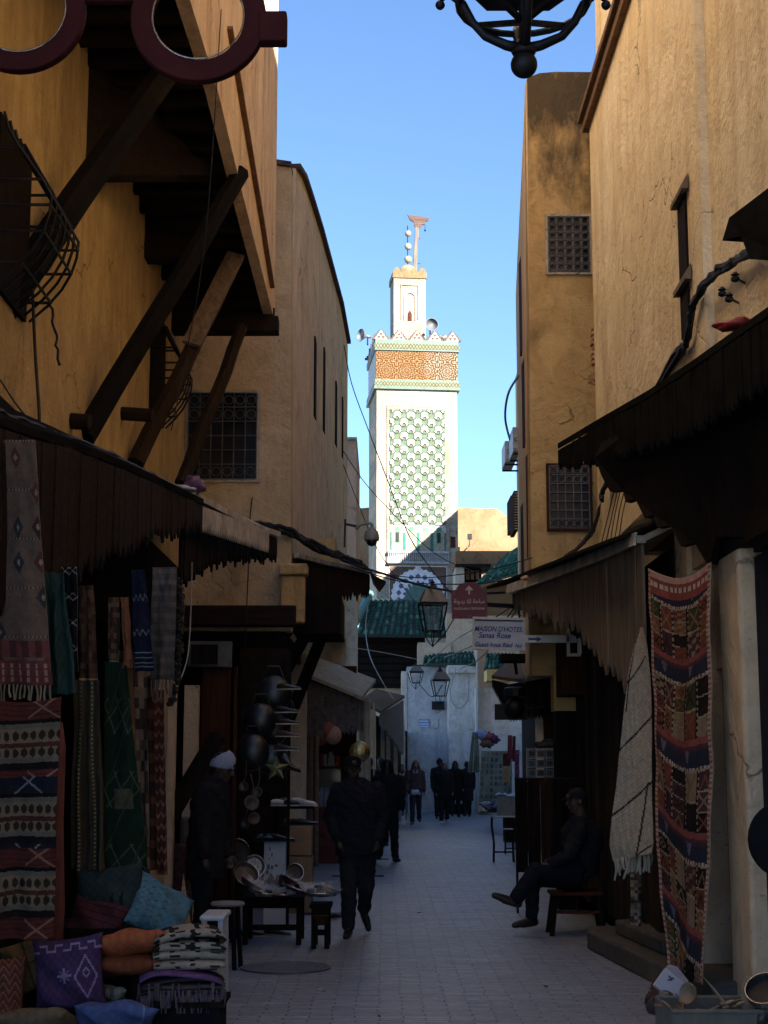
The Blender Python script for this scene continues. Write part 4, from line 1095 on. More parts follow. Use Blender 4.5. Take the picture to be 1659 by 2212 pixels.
for i, (x0, y0, x1, y1, Y) in enumerate(((1104, 1070, 1112, 1142, 28.5), (1111, 1060, 1118, 1145, 27.0))):
    a, b_ = P(x0, y1, Y), P(x1, y0, Y); t = thing('window_shutter', ['brown louvred window box, outer one low on the far right wall', 'brown louvred window box, inner one low on the far right wall'][i], 'shutter', ((a.x + b_.x) / 2, Y, a.z), 0, 'window boxes on the right wall')
    hw, hh = (b_.x - a.x) / 2, b_.z - a.z
    MB().box((-hw, 0, 0), (hw, .9, hh)).build('frame', M['woodr'], t)
    g = MB()
    for k in range(14): g.box((-hw * .8, -.02, hh * (k + .3) / 14.5), (hw * .8, .005, hh * (k + .7) / 14.5))
    g.build('louvres', M['beige'], t)
# ================================================================== TEXTILES
def cloth(name, label, cat, TL, TR, BR, BL, nu, nv, colf, wave=.02, waves=2.0, sag=0.0, mat=None, group=None, taper=None, fringe=None, seed=0, thick=.010, root=None, lean=0.0):
    TL, TR, BR, BL = (Vector(x) for x in (TL, TR, BR, BL))
    nrm = (TR - TL).cross(BL - TL).normalized()
    if nrm.y > 0: nrm = -nrm
    rnd = random.Random(seed); ph = rnd.uniform(0, 6)
    from mathutils import noise as _n
    def pos(u, v):
        uu = u if taper is None else .5 + (u - .5) * taper(v)
        p = TL.lerp(TR, uu).lerp(BL.lerp(BR, uu), v)
        w_ = wave * math.sin(u * waves * 2 * math.pi + ph + v * 1.5) * (.25 + v * .75) + wave * .6 * math.sin(v * 9 + u * 4 + ph)
        cr = _n.noise(V(u * 5 + seed, v * 9, seed * 3.1)) * .016 + _n.noise(V(u * 2.5, v * 2.2 + seed, 7)) * .03 * min(1, v * 3)
        return p + nrm * (w_ + cr + lean * v) + V(0, 0, -sag * math.sin(math.pi * u) * max(0, 1 - v * 1.0))
    g = MB(); vs = [pos(i / nu, j / nv) for j in range(nv + 1) for i in range(nu + 1)]
    fs = []; cs = []
    for j in range(nv):
        for i in range(nu):
            a = j * (nu + 1) + i; fs.append((a, a + 1, a + nu + 2, a + nu + 1)); cs.append(colf((i + .5) / nu, (j + .5) / nv))
    g.add(vs, fs, cs)
    n = len(vs); vs2 = [v - nrm * thick for v in vs]
    g.add(vs2, [f[::-1] for f in fs], [mul(c, .7) for c in cs])
    # rim
    rim = [i for i in range(nu + 1)] + [j * (nu + 1) + nu for j in range(1, nv + 1)] + [nv * (nu + 1) + i for i in range(nu - 1, -1, -1)] + [j * (nu + 1) for j in range(nv - 1, 0, -1)]
    for a, b_ in zip(rim, rim[1:] + rim[:1]): g.add([vs[a], vs[b_], vs2[b_], vs2[a]], [(0, 1, 2, 3)], cs[0])
    c0 = (TL + TR) / 2
    me_o = g.build(name, mat or M['attr'], smooth=False)
    for v in me_o.data.vertices: v.co -= c0
    me_o.location = c0
    for p_ in me_o.data.polygons: p_.use_smooth = True
    if root is None: tag(me_o, label, cat, group)
    else: me_o.parent = root
    if fringe:
        ln, fc = fringe; w = MB(); k = max(8, int((BR - BL).length / .022))
        for i in range(k):
            p = pos((i + .5) / k, 1) - c0 - nrm * .004; w.cc = mul(fc, rnd.uniform(.7, 1.2)); q = p + V(rnd.uniform(-.012, .012), 0, -ln * rnd.uniform(.7, 1.1))
            w.tube([p, p.lerp(q, .5) + V(rnd.uniform(-.006, .006), 0, 0), q], [.006, .005, .007], 4)
        w.build('fringe', mat or M['attr'], me_o)
    return me_o
def q4(x0, y0, x1, y1, Y, Yb=None, x2=None, x3=None):
    """quad from pixel rectangle: top edge x0..x1 at y0, bottom edge x2..x3 at y1"""
    Yb = Yb or Y; x2 = x0 if x2 is None else x2; x3 = x1 if x3 is None else x3
    return P(x0, y0, Y), P(x1, y0, Y), P(x3, y1, Yb), P(x2, y1, Yb)
def tri(t): return abs((t % 1) - .5) * 2
def lerp(a, b, t): return tuple(x * (1 - t) + y * t for x, y in zip(a, b))
def hsh(*a):
    x = 0
    for k in a: x = (x * 131 + int(k) * 2654435761 + 97) & 0xffffffff; x ^= x >> 13; x = (x * 1274126177) & 0xffffffff
    return ((x >> 8) & 0xffff) / 65535.0
# --- kilim on the right
RED, BLU, ORA, CRM, DRK, PLM = (.20, .045, .03), (.030, .032, .058), (.26, .10, .04), (.30, .22, .14), (.018, .012, .012), (.085, .032, .04)
def kilim(u, v):
    edge = u < .035 or u > .965
    if edge: return (.35, .12, .08) if int(v * 160) % 2 else (.55, .4, .3)
    y = v * 8.2 - .14 * math.sin(u * 3) - u * 1.3 * max(0, v - .3)
    band = y % 1.62
    if v < .018: return (.6, .35, .3)
    if v < .06:
        if .028 < v < .04: return (.62, .5, .42) if int(u * 40) % 3 else RED
        return (.34, .06, .05)
    if band < .55:
        if band < .12: return (.32, .07, .06)
        if band > .50: return (.6, .5, .42) if int(u * 46) % 2 else (.2, .1, .07)
        t = tri(u * 4 + .25); h = (band - .2) / .22
        if 0 < h < 1 and t > .62 + .3 * h and int(u * 4 + .75) % 2: return (.16, .15, .2)
        return lerp((.17, .045, .04), BLU, min(1, (band - .1) / .16))
    # panels
    k = int(y / 1.62); edges = [0, .17, .33, .62, .82, 1.0]
    p = max(i for i in range(5) if u >= edges[i]); w0, w1 = edges[p], edges[p + 1]
    lu = (u - w0) / (w1 - w0); lv = (band - .55) / 1.07
    if lu < .09: return (.42, .33, .22) if int(v * 130) % 2 else DRK
    if lu > .93: return DRK
    nr = [3, 2, 4, 2, 3][p]; cell = int(lv * nr); cv = lv * nr - cell
    bg = [RED, (.30, .2, .11), PLM, ORA, (.06, .07, .03), DRK, (.20, .05, .02)][int(hsh(p, k, cell) * 7) % 7]
    if cv < .08: return (.4, .3, .2)
    fg = [(.30, .21, .14), (.24, .08, .04), (.03, .018, .018), (.26, .14, .06)][int(hsh(cell, p, k + 5) * 4) % 4]
    a, b_ = abs(lu - .5) * 2, abs(cv - .54) * 2.1
    st_ = int(hsh(k, cell, p + 3) * 4) % 4
    if st_ == 0: return fg if .45 < a + b_ < .7 or a + b_ < .2 else bg
    if st_ == 1: return fg if cv > .2 and a < (cv - .2) * .9 and a > (cv - .45) * .9 else bg
    if st_ == 2: return fg if abs(a - b_) < .16 and a < .75 else bg
    return fg if (int(cv * 6) + int(lu * 3)) % 3 == 0 else bg
_kil = kilim
def kilim(u, v): return mul(_kil(u, v), .72)
tl, tr = P(1402, 1228, 11.35), P(1535, 1214, 10.5)
br, bl = P(1522, 2132, 10.35), P(1432, 2095, 11.0)
cloth('kilim', 'long red and navy patchwork kilim with triangles hung on the niche at right', 'rug', tl, tr, br, bl, 74, 300, kilim, .018, 1.3, .09, seed=3, taper=lambda v: 1 if v < .72 else 1 - .25 * ((v - .72) / .28) ** 1.5)
# --- white shaggy rug with black lines, hung by one corner
def beni(u, v):
    d = (v * 3.55 + u * .5 + .18) % 1.0
    if d < .045 and v > .12: return (.045, .04, .035)
    if abs(u - .05 - max(0, v - .6) * 0) < .03 and v < .36: return (.03, .027, .024)
    if abs(u - .84 + (v - .72) * .9) < .025 and v > .66: return (.05, .045, .04)
    n = .85 + .15 * math.sin(u * 80 + v * 130) * math.sin(v * 210 - u * 40)
    return mul((.56, .47, .36), n)
g0 = thing('shaggy_rug', 'white shaggy wool rug with thin black lines hanging from one corner under the canopy', 'rug', tuple(P(1387, 1352, 11.75)))
def beni_mesh():
    prof = [(0, 1384, 1390), (.08, 1370, 1398), (.2, 1358, 1405), (.36, 1349, 1408), (.52, 1340, 1408), (.68, 1332, 1408), (.82, 1322, 1410), (.93, 1318, 1412), (1.0, 1326, 1408)]
    y0, y1 = 1355, 1862; o = Vector(g0.location); nv, nu = 150, 40; vs = []; cs = []; fs = []
    def xr(v):
        for (a, l0, r0), (b_, l1, r1) in zip(prof[:-1], prof[1:]):
            if v <= b_: t = (v - a) / (b_ - a); return l0 + (l1 - l0) * t, r0 + (r1 - r0) * t
        return prof[-1][1:]
    for layer in (0, 1):
        for j in range(nv + 1):
            v = j / nv; l, r = xr(v)
            for i in range(nu + 1):
                u = i / nu; yy = y0 + (y1 - y0) * v - (u * 40 * max(0, v - .9) * 10 * .5)
                q = P(l + (r - l) * u, yy, 11.8 + .25 * math.sin(u * 2.2 + v * 2) * v * .4 - u * .25)
                q.y += .012 * math.sin(u * 61 + v * 137) * math.sin(v * 171 + u * 23) + layer * .03
                vs.append(q - o)
    g = MB()
    for layer in (0, 1):
        b0 = layer * (nv + 1) * (nu + 1)
        for j in range(nv):
            for i in range(nu):
                a = b0 + j * (nu + 1) + i; fs.append((a, a + 1, a + nu + 2, a + nu + 1)); cs.append(beni((i + .5) / nu, (j + .5) / nv))
    g.add(vs, fs, cs); g.build('pile', M['wool'], g0, smooth=True)
    w = MB(); rnd = random.Random(1)
    for i in range(15):
        u = (i + .5) / 15; l, r = xr(1.0); px = l + (r - l) * u; py = y1 - u * 20 - 6
        p = P(px, py, 11.75) - o; w.cc = mul((.5, .44, .36), rnd.uniform(.6, 1.1)); ln = rnd.uniform(.09, .17)
        w.tube([p, p + V(rnd.uniform(-.015, .015), -.01, -ln * .5), p + V(rnd.uniform(-.02, .02), -.01, -ln)], [.009, .012, .007], 5)
    w.build('fringe', M['attr'], g0)
beni_mesh()

# --- left stall, hanging textiles
def kil_beige(u, v):
    if v > .90: return (.17, .04, .04) if tri(u * 7) > .3 or int(v * 100) % 3 == 0 else (.4, .22, .16)
    if .82 < v < .89: return [(.20, .05, .05), (.1, .03, .03)][int(u * 9) % 2]
    cu, cv = u * 2.6, v * 7; du, dv = cu % 1 - .5, cv % 1 - .5; r = abs(du) + abs(dv) * .9; h = hsh(int(cu), int(cv), 3)
    if r < .30 and h > .25:
        if r < .1: return (.3, .25, .2)
        return [(.06, .035, .04), (.05, .05, .06), (.13, .05, .04)][int(h * 9) % 3]
    if (v * 5) % 1 < .045: return (.08, .05, .05) if int(u * 30) % 2 else (.3, .22, .17)
    return (.165, .115, .09)
cloth('kilim', 'faded beige kilim with dark diamond motifs and a pale fringe, top of the left stall', 'rug', *q4(-30, 950, 75, 1480, 8.3, 8.5, -25, 112), 60, 160, kil_beige, .02, 1.2, fringe=(.10, (.33, .27, .19)), seed=1)
def kil_band(u, v):
    y = v * 5.0 + .12 * math.sin(u * 2.6)
    b_ = y % 1.55
    if b_ < .5: # dark red field with X motifs
        if y < 1.7 or y > 3.2:
            d = abs(abs((u - .78) * 3) - abs(b_ - .25) * 2.6)
            return (.30, .15, .10) if d < .07 and u > .6 else ((.13, .028, .022) if math.sin(v * 300) > -.6 else (.08, .02, .02))
        d = abs(abs((u - .62) * 3) - abs(b_ - .25) * 2.2)
        return (.22, .22, .24) if d < .06 else (.02, .02, .035)
    if b_ < .58: return (.015, .012, .012)
    if b_ < .68 or 1.3 < b_ < 1.4: return (.17, .15, .12)
    if b_ < .98 or 1.08 < b_ < 1.3:
        t = tri(u * 9); c = .83 if b_ < .98 else 1.19
        return (.05, .03, .02) if abs(b_ - c) < .09 * t + .02 and t > .3 else (.24, .18, .115)
    if b_ < 1.08: return (.10, .03, .02)
    return (.02, .015, .015)
cloth('kilim', 'big banded kilim with cream, black and dark red stripes lowest at the far left', 'rug', *q4(-40, 1505, 132, 2030, 8.45, 8.6, -40, 112), 90, 260, kil_band, .02, 1.5, seed=2, sag=.03)
def plain(c, c2=None, n=0, fr_=.2):
    def f(u, v):
        if n and (v * n) % 1 < fr_: return c2
        return mul(c, .9 + .2 * math.sin(u * 40) * math.sin(v * 60))
    return f
cloth('hanging_cloth', 'plain dark teal cloth hanging beside the beige kilim', 'cloth', *q4(92, 1235, 136, 1500, 8.9, 8.8, 98, 168), 20, 60, plain((.035, .085, .075)), .03, 2, seed=4)
def dark_motif(u, v):
    return (.3, .3, .3) if (abs(tri(u * 2) - tri(v * 14)) < .14 and (v * 4) % 1 < .3) else (.012, .013, .02)
cloth('hanging_cloth', 'black cloth with small white motifs behind the teal cloth', 'cloth', *q4(132, 1225, 166, 1450, 9.3), 20, 80, dark_motif, .02, 2, seed=5)
def brown_gold(u, v):
    if v > .93: return (.42, .33, .16)
    return [(.10, .05, .04), (.06, .035, .025), (.13, .08, .05)][int(hsh(int(u * 5), int(v * 18)) * 3) % 3]
cloth('hanging_cloth', 'brown chequered cloth with a straw coloured hem right of the black cloth', 'cloth', *q4(168, 1265, 202, 1480, 9.6, 9.6, 170, 210), 20, 60, brown_gold, .02, 2, fringe=(.06, (.35, .28, .14)), seed=6)
def sparkle(u, v):
    if abs(u - .25) < .03 or abs(u - .72) < .03: return (.36, .32, .2) if int(v * 90) % 2 else (.1, .09, .05)
    return lerp((.11, .09, .055), (.055, .06, .045), tri(u * 5)) if int(u * 17) % 2 else (.09, .075, .05)
cloth('hanging_cloth', 'olive striped cloth with sequined lines hanging above the teal cushion', 'cloth', *q4(160, 1470, 214, 1880, 9.5, 9.7, 152, 226), 34, 90, sparkle, .03, 3, seed=7)
def greenrug(u, v):
    d = (u * 1.3 + v * 4) % 1
    if d < .05: return (.045, .065, .03)
    if abs(tri(u * 2 + v * 3) - tri(v * 9)) < .08 and int(v * 7) % 2: return (.09, .12, .08)
    if .5 < v < .58 and .3 < u < .8: return (.11, .10, .06)
    return (.012, .035, .022)
cloth('hanging_rug', 'very dark green rug hanging behind the light blue cushion', 'rug', *q4(228, 1430, 272, 1985, 9.9, 9.9, 222, 328), 50, 140, greenrug, .03, 1.5, seed=8)
cloth('scarf', 'thin orange scarf hanging from the canopy beside the navy cloth', 'scarf', *q4(261, 1290, 277, 1425, 9.8, 9.8, 266, 286), 12, 50, plain((.32, .12, .05)), .025, 1.5, fringe=(.05, (.3, .1, .05)), seed=9)
def small_multi(u, v): return [(.14, .06, .04), (.07, .04, .03), (.2, .12, .06)][int(hsh(int(u * 4), int(v * 14), 9) * 3) % 3] if v < .88 else (.34, .27, .14)
cloth('hanging_cloth', 'short red and brown patterned cloth left of the orange scarf', 'cloth', *q4(233, 1290, 258, 1445, 9.95), 14, 50, small_multi, .02, 1.5, seed=10)
def navy(u, v):
    for c in (.28, .62):
        if abs(v - c - .025 * math.sin(u * 20)) < .013: return (.16, .17, .22)
    if v > .80 and (v * 22) % 1 < .22: return (.25, .26, .32)
    return (.014, .018, .045)
cloth('hanging_cloth', 'navy cloth with thin pale zigzag lines right of the orange scarf', 'cloth', *q4(284, 1230, 312, 1450, 9.9, 9.9, 290, 334), 24, 80, navy, .02, 1.5, seed=11)
cloth('blanket', 'grey woven blanket with a long fringe under the canopy end', 'blanket', *q4(330, 1225, 382, 1468, 10.6, 10.6, 322, 376), 30, 70, lambda u, v: mul((.135, .12, .11), .85 + .3 * ((v * 60) % 1 < .3)), .02, 1.2, fringe=(.14, (.2, .16, .14)), seed=12)
def redzig(u, v):
    d = (tri(u * 2) * .5 + v * 16) % 1
    return (.34, .17, .11) if d < .28 else (.13, .04, .03)
cloth('runner', 'narrow rust red runner with zigzag pattern below the grey blanket', 'rug', *q4(328, 1490, 354, 1890, 10.9, 10.9, 338, 362), 16, 160, redzig, .015, 1, seed=13)
def patch(u, v): return [(.25, .19, .15), (.13, .08, .06), (.30, .24, .18), (.07, .05, .05)][int(hsh(int(u * 3), int(v * 20), 5) * 4) % 4]
cloth('runner', 'narrow patchwork runner of pale squares left of the rust red runner', 'rug', *q4(288, 1440, 318, 1900, 10.5, 10.4, 302, 324), 12, 80, patch, .03, 1, seed=14)
cloth('runner', 'black and brown runner squeezed between the patchwork and the rust red runner', 'rug', *q4(318, 1460, 330, 1880, 10.8, 10.8, 324, 340), 8, 80, lambda u, v: (.06, .03, .025) if (v * 9) % 1 < .6 else (.14, .06, .045), .02, 1, seed=15)
# rolled pink cloth
p0, p1 = P(128, 1560, 9.35), P(108, 2125, 9.35)
t = thing('rolled_rug', 'tall dusty pink rolled rug standing in front of the olive cloth', 'rug', (p1.x, p1.y, 0))
o = sub(MB().tube([p1, p1.lerp(p0, .3) + V(.01, 0, 0), p1.lerp(p0, .6) + V(-.01, 0, 0), p1.lerp(p0, .9), p0], [.068, .06, .056, .045, .02], 14), 'roll', flat('dusty_pink', (.19, .075, .075), .95, 0, .35, 9), t, smooth=True)
# garland of dark beads/wool
rnd = random.Random(3)
t = thing('wool_garland', 'black knotted wool garland hanging at the edge of the grey blanket', 'garland', tuple(P(386, 1250, 11.0)))
g = MB(); o_ = Vector(t.location)
for i in range(60):
    k = i / 60; px = 386 + 4 * math.sin(k * 5) - 14 * max(0, k - .8) * 5; p = P(px, 1250 + 275 * k, 11.0) - o_
    for _ in range(2): g.ball(p + V(rnd.uniform(-.02, .02), rnd.uniform(-.02, .02), 0), rnd.uniform(.012, .022), 6, 4)
g.build('strands', flat('dark_wool', (.04, .035, .03), .95, 0, .8, 40), t)

# --- cushions and piles
def cushion(name, label, cat, c, size, rot, colf, parent=None, group=None, nu=36, nv=36, seed=0):
    """soft pillow: size=(width, height, thickness); local x,z face, y thickness"""
    w_, h_, t_ = size; rnd = random.Random(seed); g = MB(); vs = []
    ks = [(rnd.uniform(3, 7), rnd.uniform(3, 7), rnd.uniform(0, 6), rnd.uniform(.004, .009)) for _ in range(4)]
    for side in (-1, 1):
        for j in range(nv + 1):
            for i in range(nu + 1):
                u, v = i / nu * 2 - 1, j / nv * 2 - 1
                pin = 1 - .09 * (1 - u * u) * abs(v) ** 3; pin2 = 1 - .09 * (1 - v * v) * abs(u) ** 3
                th = t_ / 2 * (max(0, 1 - abs(u) ** 2.6) ** .55) * (max(0, 1 - abs(v) ** 2.6) ** .55)
                wr = sum(a * math.sin(u * p_ + v * q_ + r_) for p_, q_, r_, a in ks) * min(1, th * 20)
                vs.append(V(u * w_ / 2 * pin2, side * th + wr, v * h_ / 2 * pin))
    n = (nu + 1) * (nv + 1); fs = []; cs = []
    for s_ in (0, 1):
        for j in range(nv):
            for i in range(nu):
                a = s_ * n + j * (nu + 1) + i; f = (a, a + 1, a + nu + 2, a + nu + 1); fs.append(f if s_ == 0 else f[::-1]); cs.append(colf((i + .5) / nu, 1 - (j + .5) / nv))
    g.add(vs, fs, cs); o = g.build(name, M['attr'], parent, smooth=True)
    o.location = c; o.rotation_euler = rot
    if parent is None: tag(o, label, cat, group)
    return o
CG = 'cushions piled on the left stall'
def lines(base, line, f):
    return lambda u, v: line if f(u, v) else mul(base, .92 + .12 * math.sin(u * 50) * math.sin(v * 50))
cushion('cushion', 'dark teal cushion with two small black motifs standing against the green rug', 'cushion', P(238, 1950, 9.7), (.42, .47, .16), (R(-12), R(-4), R(8)), lines((.035, .062, .06), (.015, .02, .02), lambda u, v: (abs(abs(u - .6) - .07) < .03 * (1 - abs(v - .55) * 4)) and .35 < v < .75), None, CG, seed=1)
cushion('cushion', 'light blue crumpled cushion beside the dark teal one', 'cushion', P(345, 1967, 9.75), (.40, .38, .15), (R(-30), R(30), R(25)), lines((.10, .24, .32), (.05, .13, .17), lambda u, v: (v * 9 + u * 2) % 1 < .12 and u < .5), None, CG, seed=2)
cushion('cushion', 'bright orange cushion, upper one of its stack', 'cushion', P(272, 2042, 9.15), (.42, .36, .14), (R(68), R(-5), R(20)), lines((.48, .12, .03), (.3, .07, .02), lambda u, v: abs(u - .85) < .012), None, CG, seed=3)
cushion('cushion', 'dark orange cushion, lower one under the bright orange cushion', 'cushion', P(272, 2085, 9.15), (.42, .36, .12), (R(84), R(-3), R(10)), lines((.24, .06, .02), (.14, .03, .01), lambda u, v: abs(u - .85) < .012), None, CG, seed=4)
def purple(u, v):
    d = abs(abs((u - .75) * 2) + abs(v - .55) * 1.2 - .32) < .03 or abs(abs((u - .75) * 4) + abs(v - .5) * 3 - .2) < .05
    st_ = (abs(u - .45) < .012 or abs(v - .52) < .014 or abs(abs(u - .45) - abs(v - .52)) < .012) and math.hypot(u - .45, v - .52) < .1
    mz = .08 < v < .2 and (abs(v - (.1 if int(u * 9) % 2 else .18)) < .015 or abs((u * 9) % 1 - 0) < .1)
    return (.30, .22, .42) if d or st_ or mz else mul((.085, .045, .14), .9 + .15 * math.sin(u * 60) * math.sin(v * 45))
cushion('cushion', 'large purple cushion with pale embroidered star and diamonds', 'cushion', P(150, 2105, 8.9), (.40, .42, .17), (R(-8), R(-6), R(6)), purple, None, CG, 60, 60, seed=5)
cushion('cushion', 'periwinkle blue cushion lying flat in front of the purple one', 'cushion', P(246, 2205, 8.8), (.46, .42, .13), (R(62), R(4), R(12)), lines((.09, .14, .36), (.2, .26, .5), lambda u, v: abs(u - .82) < .012 or abs(v - .8) < .008), None, CG, seed=6)
cushion('cushion', 'sand coloured cushion at the bottom left corner', 'cushion', P(90, 2215, 8.7), (.44, .40, .14), (R(66), R(-6), R(-10)), lines((.24, .17, .10), (.12, .08, .05), lambda u, v: abs(v - .9) < .02), None, CG, seed=7)
cushion('cushion', 'rust brown woven bolster cut by the left edge of the picture', 'cushion', P(2, 2150, 8.75), (.26, .42, .22), (R(-5), R(0), R(20)), lines((.15, .05, .03), (.3, .14, .09), lambda u, v: (tri(u * 4) + v * 9) % 1 < .25), None, CG, seed=8)
cushion('cushion', 'grey floral folded cushion edge behind the blue cushion', 'cushion', P(232, 2150, 9.1), (.22, .14, .09), (R(60), 0, R(10)), lines((.30, .28, .22), (.12, .11, .09), lambda u, v: hsh(int(u * 9), int(v * 9)) < .3), None, CG, seed=9)
def folded(name, label, c, size, rz, layers, fn, cat='textile stack', tilt=0):
    t = thing(name, label, cat, c, rz); w_, d_, h_ = size; z = 0
    for k in range(layers):
        hh = h_ / layers; j = random.uniform(-.012, .012); ww = w_ * random.uniform(.94, 1.0); n = 14; nj = 26; g = MB()
        rings = []
        for i in range(n + 1):
            x = -ww / 2 + ww * i / n; ring = []
            for q in range(16):
                a = 2 * math.pi * q / 16; ry = d_ / 2 * (abs(math.cos(a)) ** .35) * (1 if math.cos(a) > 0 else -1); rz_ = hh / 2 * (abs(math.sin(a)) ** .8) * (1 if math.sin(a) > 0 else -1)
                ring.append(V(x + .006 * math.sin(q * 3 + k), ry + j, z + hh / 2 + rz_ * (1 - .25 * abs(2 * x / ww) ** 3) + .018 * math.sin(x * 9 + k * 2.3) * (k / layers) - .05 * abs(2 * x / ww) ** 4 * k / layers))
            rings.append(ring)
        g.loft(rings)
        for fi, f in enumerate(g.f):
            cpt = sum((Vector(g.v[v]) for v in f), V(0, 0, 0)) / len(f); g.c[fi] = fn(cpt.x / w_ + .5, cpt.y / d_ + .5, k, cpt.z)
        g.build('folded_layer', M['attr'], t, smooth=True); z += hh * .93
    return t
def bw(u, v, k, z):
    if k == 3 or k == 2:
        if abs(tri(u * 2 + v) - tri(v * 3)) < .13: return (.03, .025, .022)
    return (.03, .025, .02) if int(z * 160 + u * 7) % 3 == 0 and int(u * 22) % 2 else (.40, .35, .28)
pc = P(405, 2090, 9.2)
folded('folded_rugs', 'folded cream and black woven rugs on the stall corner', (pc.x, pc.y, pc.z), (.42, .34, .24), R(12), 4, bw)
pc = P(392, 2150, 9.1)
cols_ = [(.10, .05, .16), (.04, .035, .05), (.12, .09, .09), (.05, .04, .05), (.16, .08, .24)]
st_ = folded('folded_blankets', 'stack of thin purple and black blankets under the cream and black rugs', (pc.x, pc.y, pc.z), (.50, .36, .15), R(8), 5, lambda u, v, k, z: cols_[k])
w = MB()
for i in range(60):
    x = -.24 + .49 * i / 60; w.cc = mul((.15, .12, .13), random.uniform(.5, 1.3)); zz = random.choice((.02, .05, .09)); w.tube([(x, -.18, zz), (x, -.195, zz - .03), (x + random.uniform(-.01, .01), -.20, zz - .09)], [.005, .005, .004], 4)
w.build('fringe', M['attr'], st_)
# stall table under the piles
tb = thing('stall_table', 'black cloth covered stall table under the folded blankets', 'table', (-1.35, 8.9, 0))
z1 = P(392, 2152, 9.1).z - .005; xx = P(392, 2150, 9.1).x
MB().box((xx + 1.35 - .27, 0, z1 - .03), (xx + 1.35 + .26, .42, z1)).build('table_top', M['woodd'], tb)
MB().box((xx + 1.35 - .25, .02, 0), (xx + 1.35 + .24, .38, z1 - .03)).build('cloth_skirt', M['matblack'], tb)
lt = thing('stall_bench', 'low dark bench carrying the cushions at the bottom left', 'bench', (-2.0, 8.9, 0))
MB().box((-.6, -.45, 0), (.33, .55, P(200, 2200, 8.9).z - .06)).build('bench_body', M['woodd'], lt)
MB().box((-.62, -.5, P(200, 2200, 8.9).z - .06), (.35, .6, P(200, 2200, 8.9).z - .03)).build('seat', M['woodd'], lt)
MB().box((-.62, .6, 0), (.5, 1.2, .62)).build('rear_shelf', M['woodd'], lt)
# white plastic chair behind the stack
t = thing('plastic_chair', 'white plastic chair behind the folded rugs', 'chair', tuple(P(466, 2100, 9.75) * 1) )
t.location.z = 0; hz = P(455, 1975, 9.75).z
w = MB(); w.box((-.07, -.2, .0), (-.04, -.17, hz)).box((.03, -.2, 0), (.06, -.17, hz)).build('leg', M['plastic'], t)
MB().box((-.08, -.22, hz - .02), (.07, .2, hz + .012)).build('armrest', M['plastic'], t, bevel=.012)
MB().prism([V(.02, .0, .1), V(.08, .0, .1), V(.07, .0, hz), V(.03, 0, hz)], (0, .03, 0)).build('side_panel', M['plastic'], t)
# wooden bowls tied with cord, light grey rope loops etc near the doorway
t = thing('leaning_board', 'pale triangular board leaning by the doorway behind the blue cushion', 'board', tuple(P(405, 2070, 11.0)))
t.location.z = 0; h = P(392, 1890, 11).z
MB().prism([V(-.12, 0, 0), V(.10, 0, 0), V(-.06, .15, h)], (0, .02, 0)).build('panel', M['tan'], t)

# ================================================================== MIDDLE-LEFT: door, shoes, boxes, tray table
dr = thing('wooden_doorway', 'dark red brown wooden door behind the man in the pale knitted hat', 'doorway', (-1.9, 14.8, 0))
def dbox(name, x0, y0, x1, y1, Y, mat, d=.08, z0=None): return front_box(dr, name, mat, x0, y0, x1, y1, Y, d, z0)
dbox('door_jamb', 357, 1500, 378, 1800, 12.6, M['beige'], .12, 0)
dbox('inner_jamb', 392, 1480, 428, 1800, 14.2, M['beige'], .15, 0)
dbox('door_leaf', 430, 1440, 498, 1800, 14.6, M['woodr'], .06, 0)
dbox('door_leaf', 500, 1440, 512, 1800, 14.4, M['woodr'], .1, 0)
dbox('transom', 405, 1385, 500, 1440, 14.5, flat('transom_frame', (.09, .08, .07)), .1)  # grey-beige frame, darkened so its colour carries the doorway's shade
dbox('transom_pane', 412, 1392, 470, 1434, 14.45, M['woodd'], .04)
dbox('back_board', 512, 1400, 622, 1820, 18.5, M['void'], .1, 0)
t_ = sub(MB().beam(P(350, 1790, 13.2), P(470, 1590, 13.6), .1, .12), 'brace', M['woodd'], dr)
dbox('plinth', 430, 1800, 515, 1990, 14.7, M['woodd'], .1, 0)
# string of shoes on a post
post = thing('display_post', 'thin post strung with hanging shoes outside the shoe stall', 'post', tuple(P(600, 1900, 15.6)))
post.location.z = 0
MB().beam((.08, .3, 0), (.08, .3, P(600, 1400, 15.6).z), .03, .03).build('pole', M['woodd'], post)
def shoe(loc, rz, L, c, lab, sole=(.4, .36, .3), grp='shoes of the shoe stall', tip=0, boot=False, mat=None):
    t = thing('shoe', lab, 'shoe', loc, rz, grp); t.rotation_euler = (0, tip, rz)
    rings = []
    prof = [(-.5, .10, .17), (-.42, .13, .23), (-.25, .14, .25), (-.05, .14, .20), (.15, .16, .14), (.33, .16, .11), (.45, .12, .09), (.5, .05, .05)]
    if boot: prof = [(-.5, .11, .40), (-.42, .14, .62), (-.25, .15, .64), (-.08, .14, .55), (.08, .15, .24), (.33, .16, .15), (.45, .12, .11), (.5, .05, .05)]
    for x, hw, h in prof:
        ring = []
        for q in range(12):
            a = 2 * math.pi * q / 12; ring.append(V(x * L, math.cos(a) * hw * L, .035 * L + max(0, .5 + .5 * math.sin(a)) * h * L))
        rings.append(ring)
    up = MB().loft(rings).build('upper', mat or flat('leather_%d' % int(c[0] * 1000 + c[2] * 77777), c, .3, 0, .3, 20, spec=.6), t, smooth=True)
    s_ = MB(); pts = [V(x * L * 1.03, hw * L * 1.1, 0) for x, hw, h in prof] + [V(x * L * 1.03, -hw * L * 1.1, 0) for x, hw, h in reversed(prof)]
    s_.prism(pts, (0, 0, .045 * L)); s_.build('sole', flat('sole_%d' % int(sole[0] * 1000), sole, .7), t)
    return t
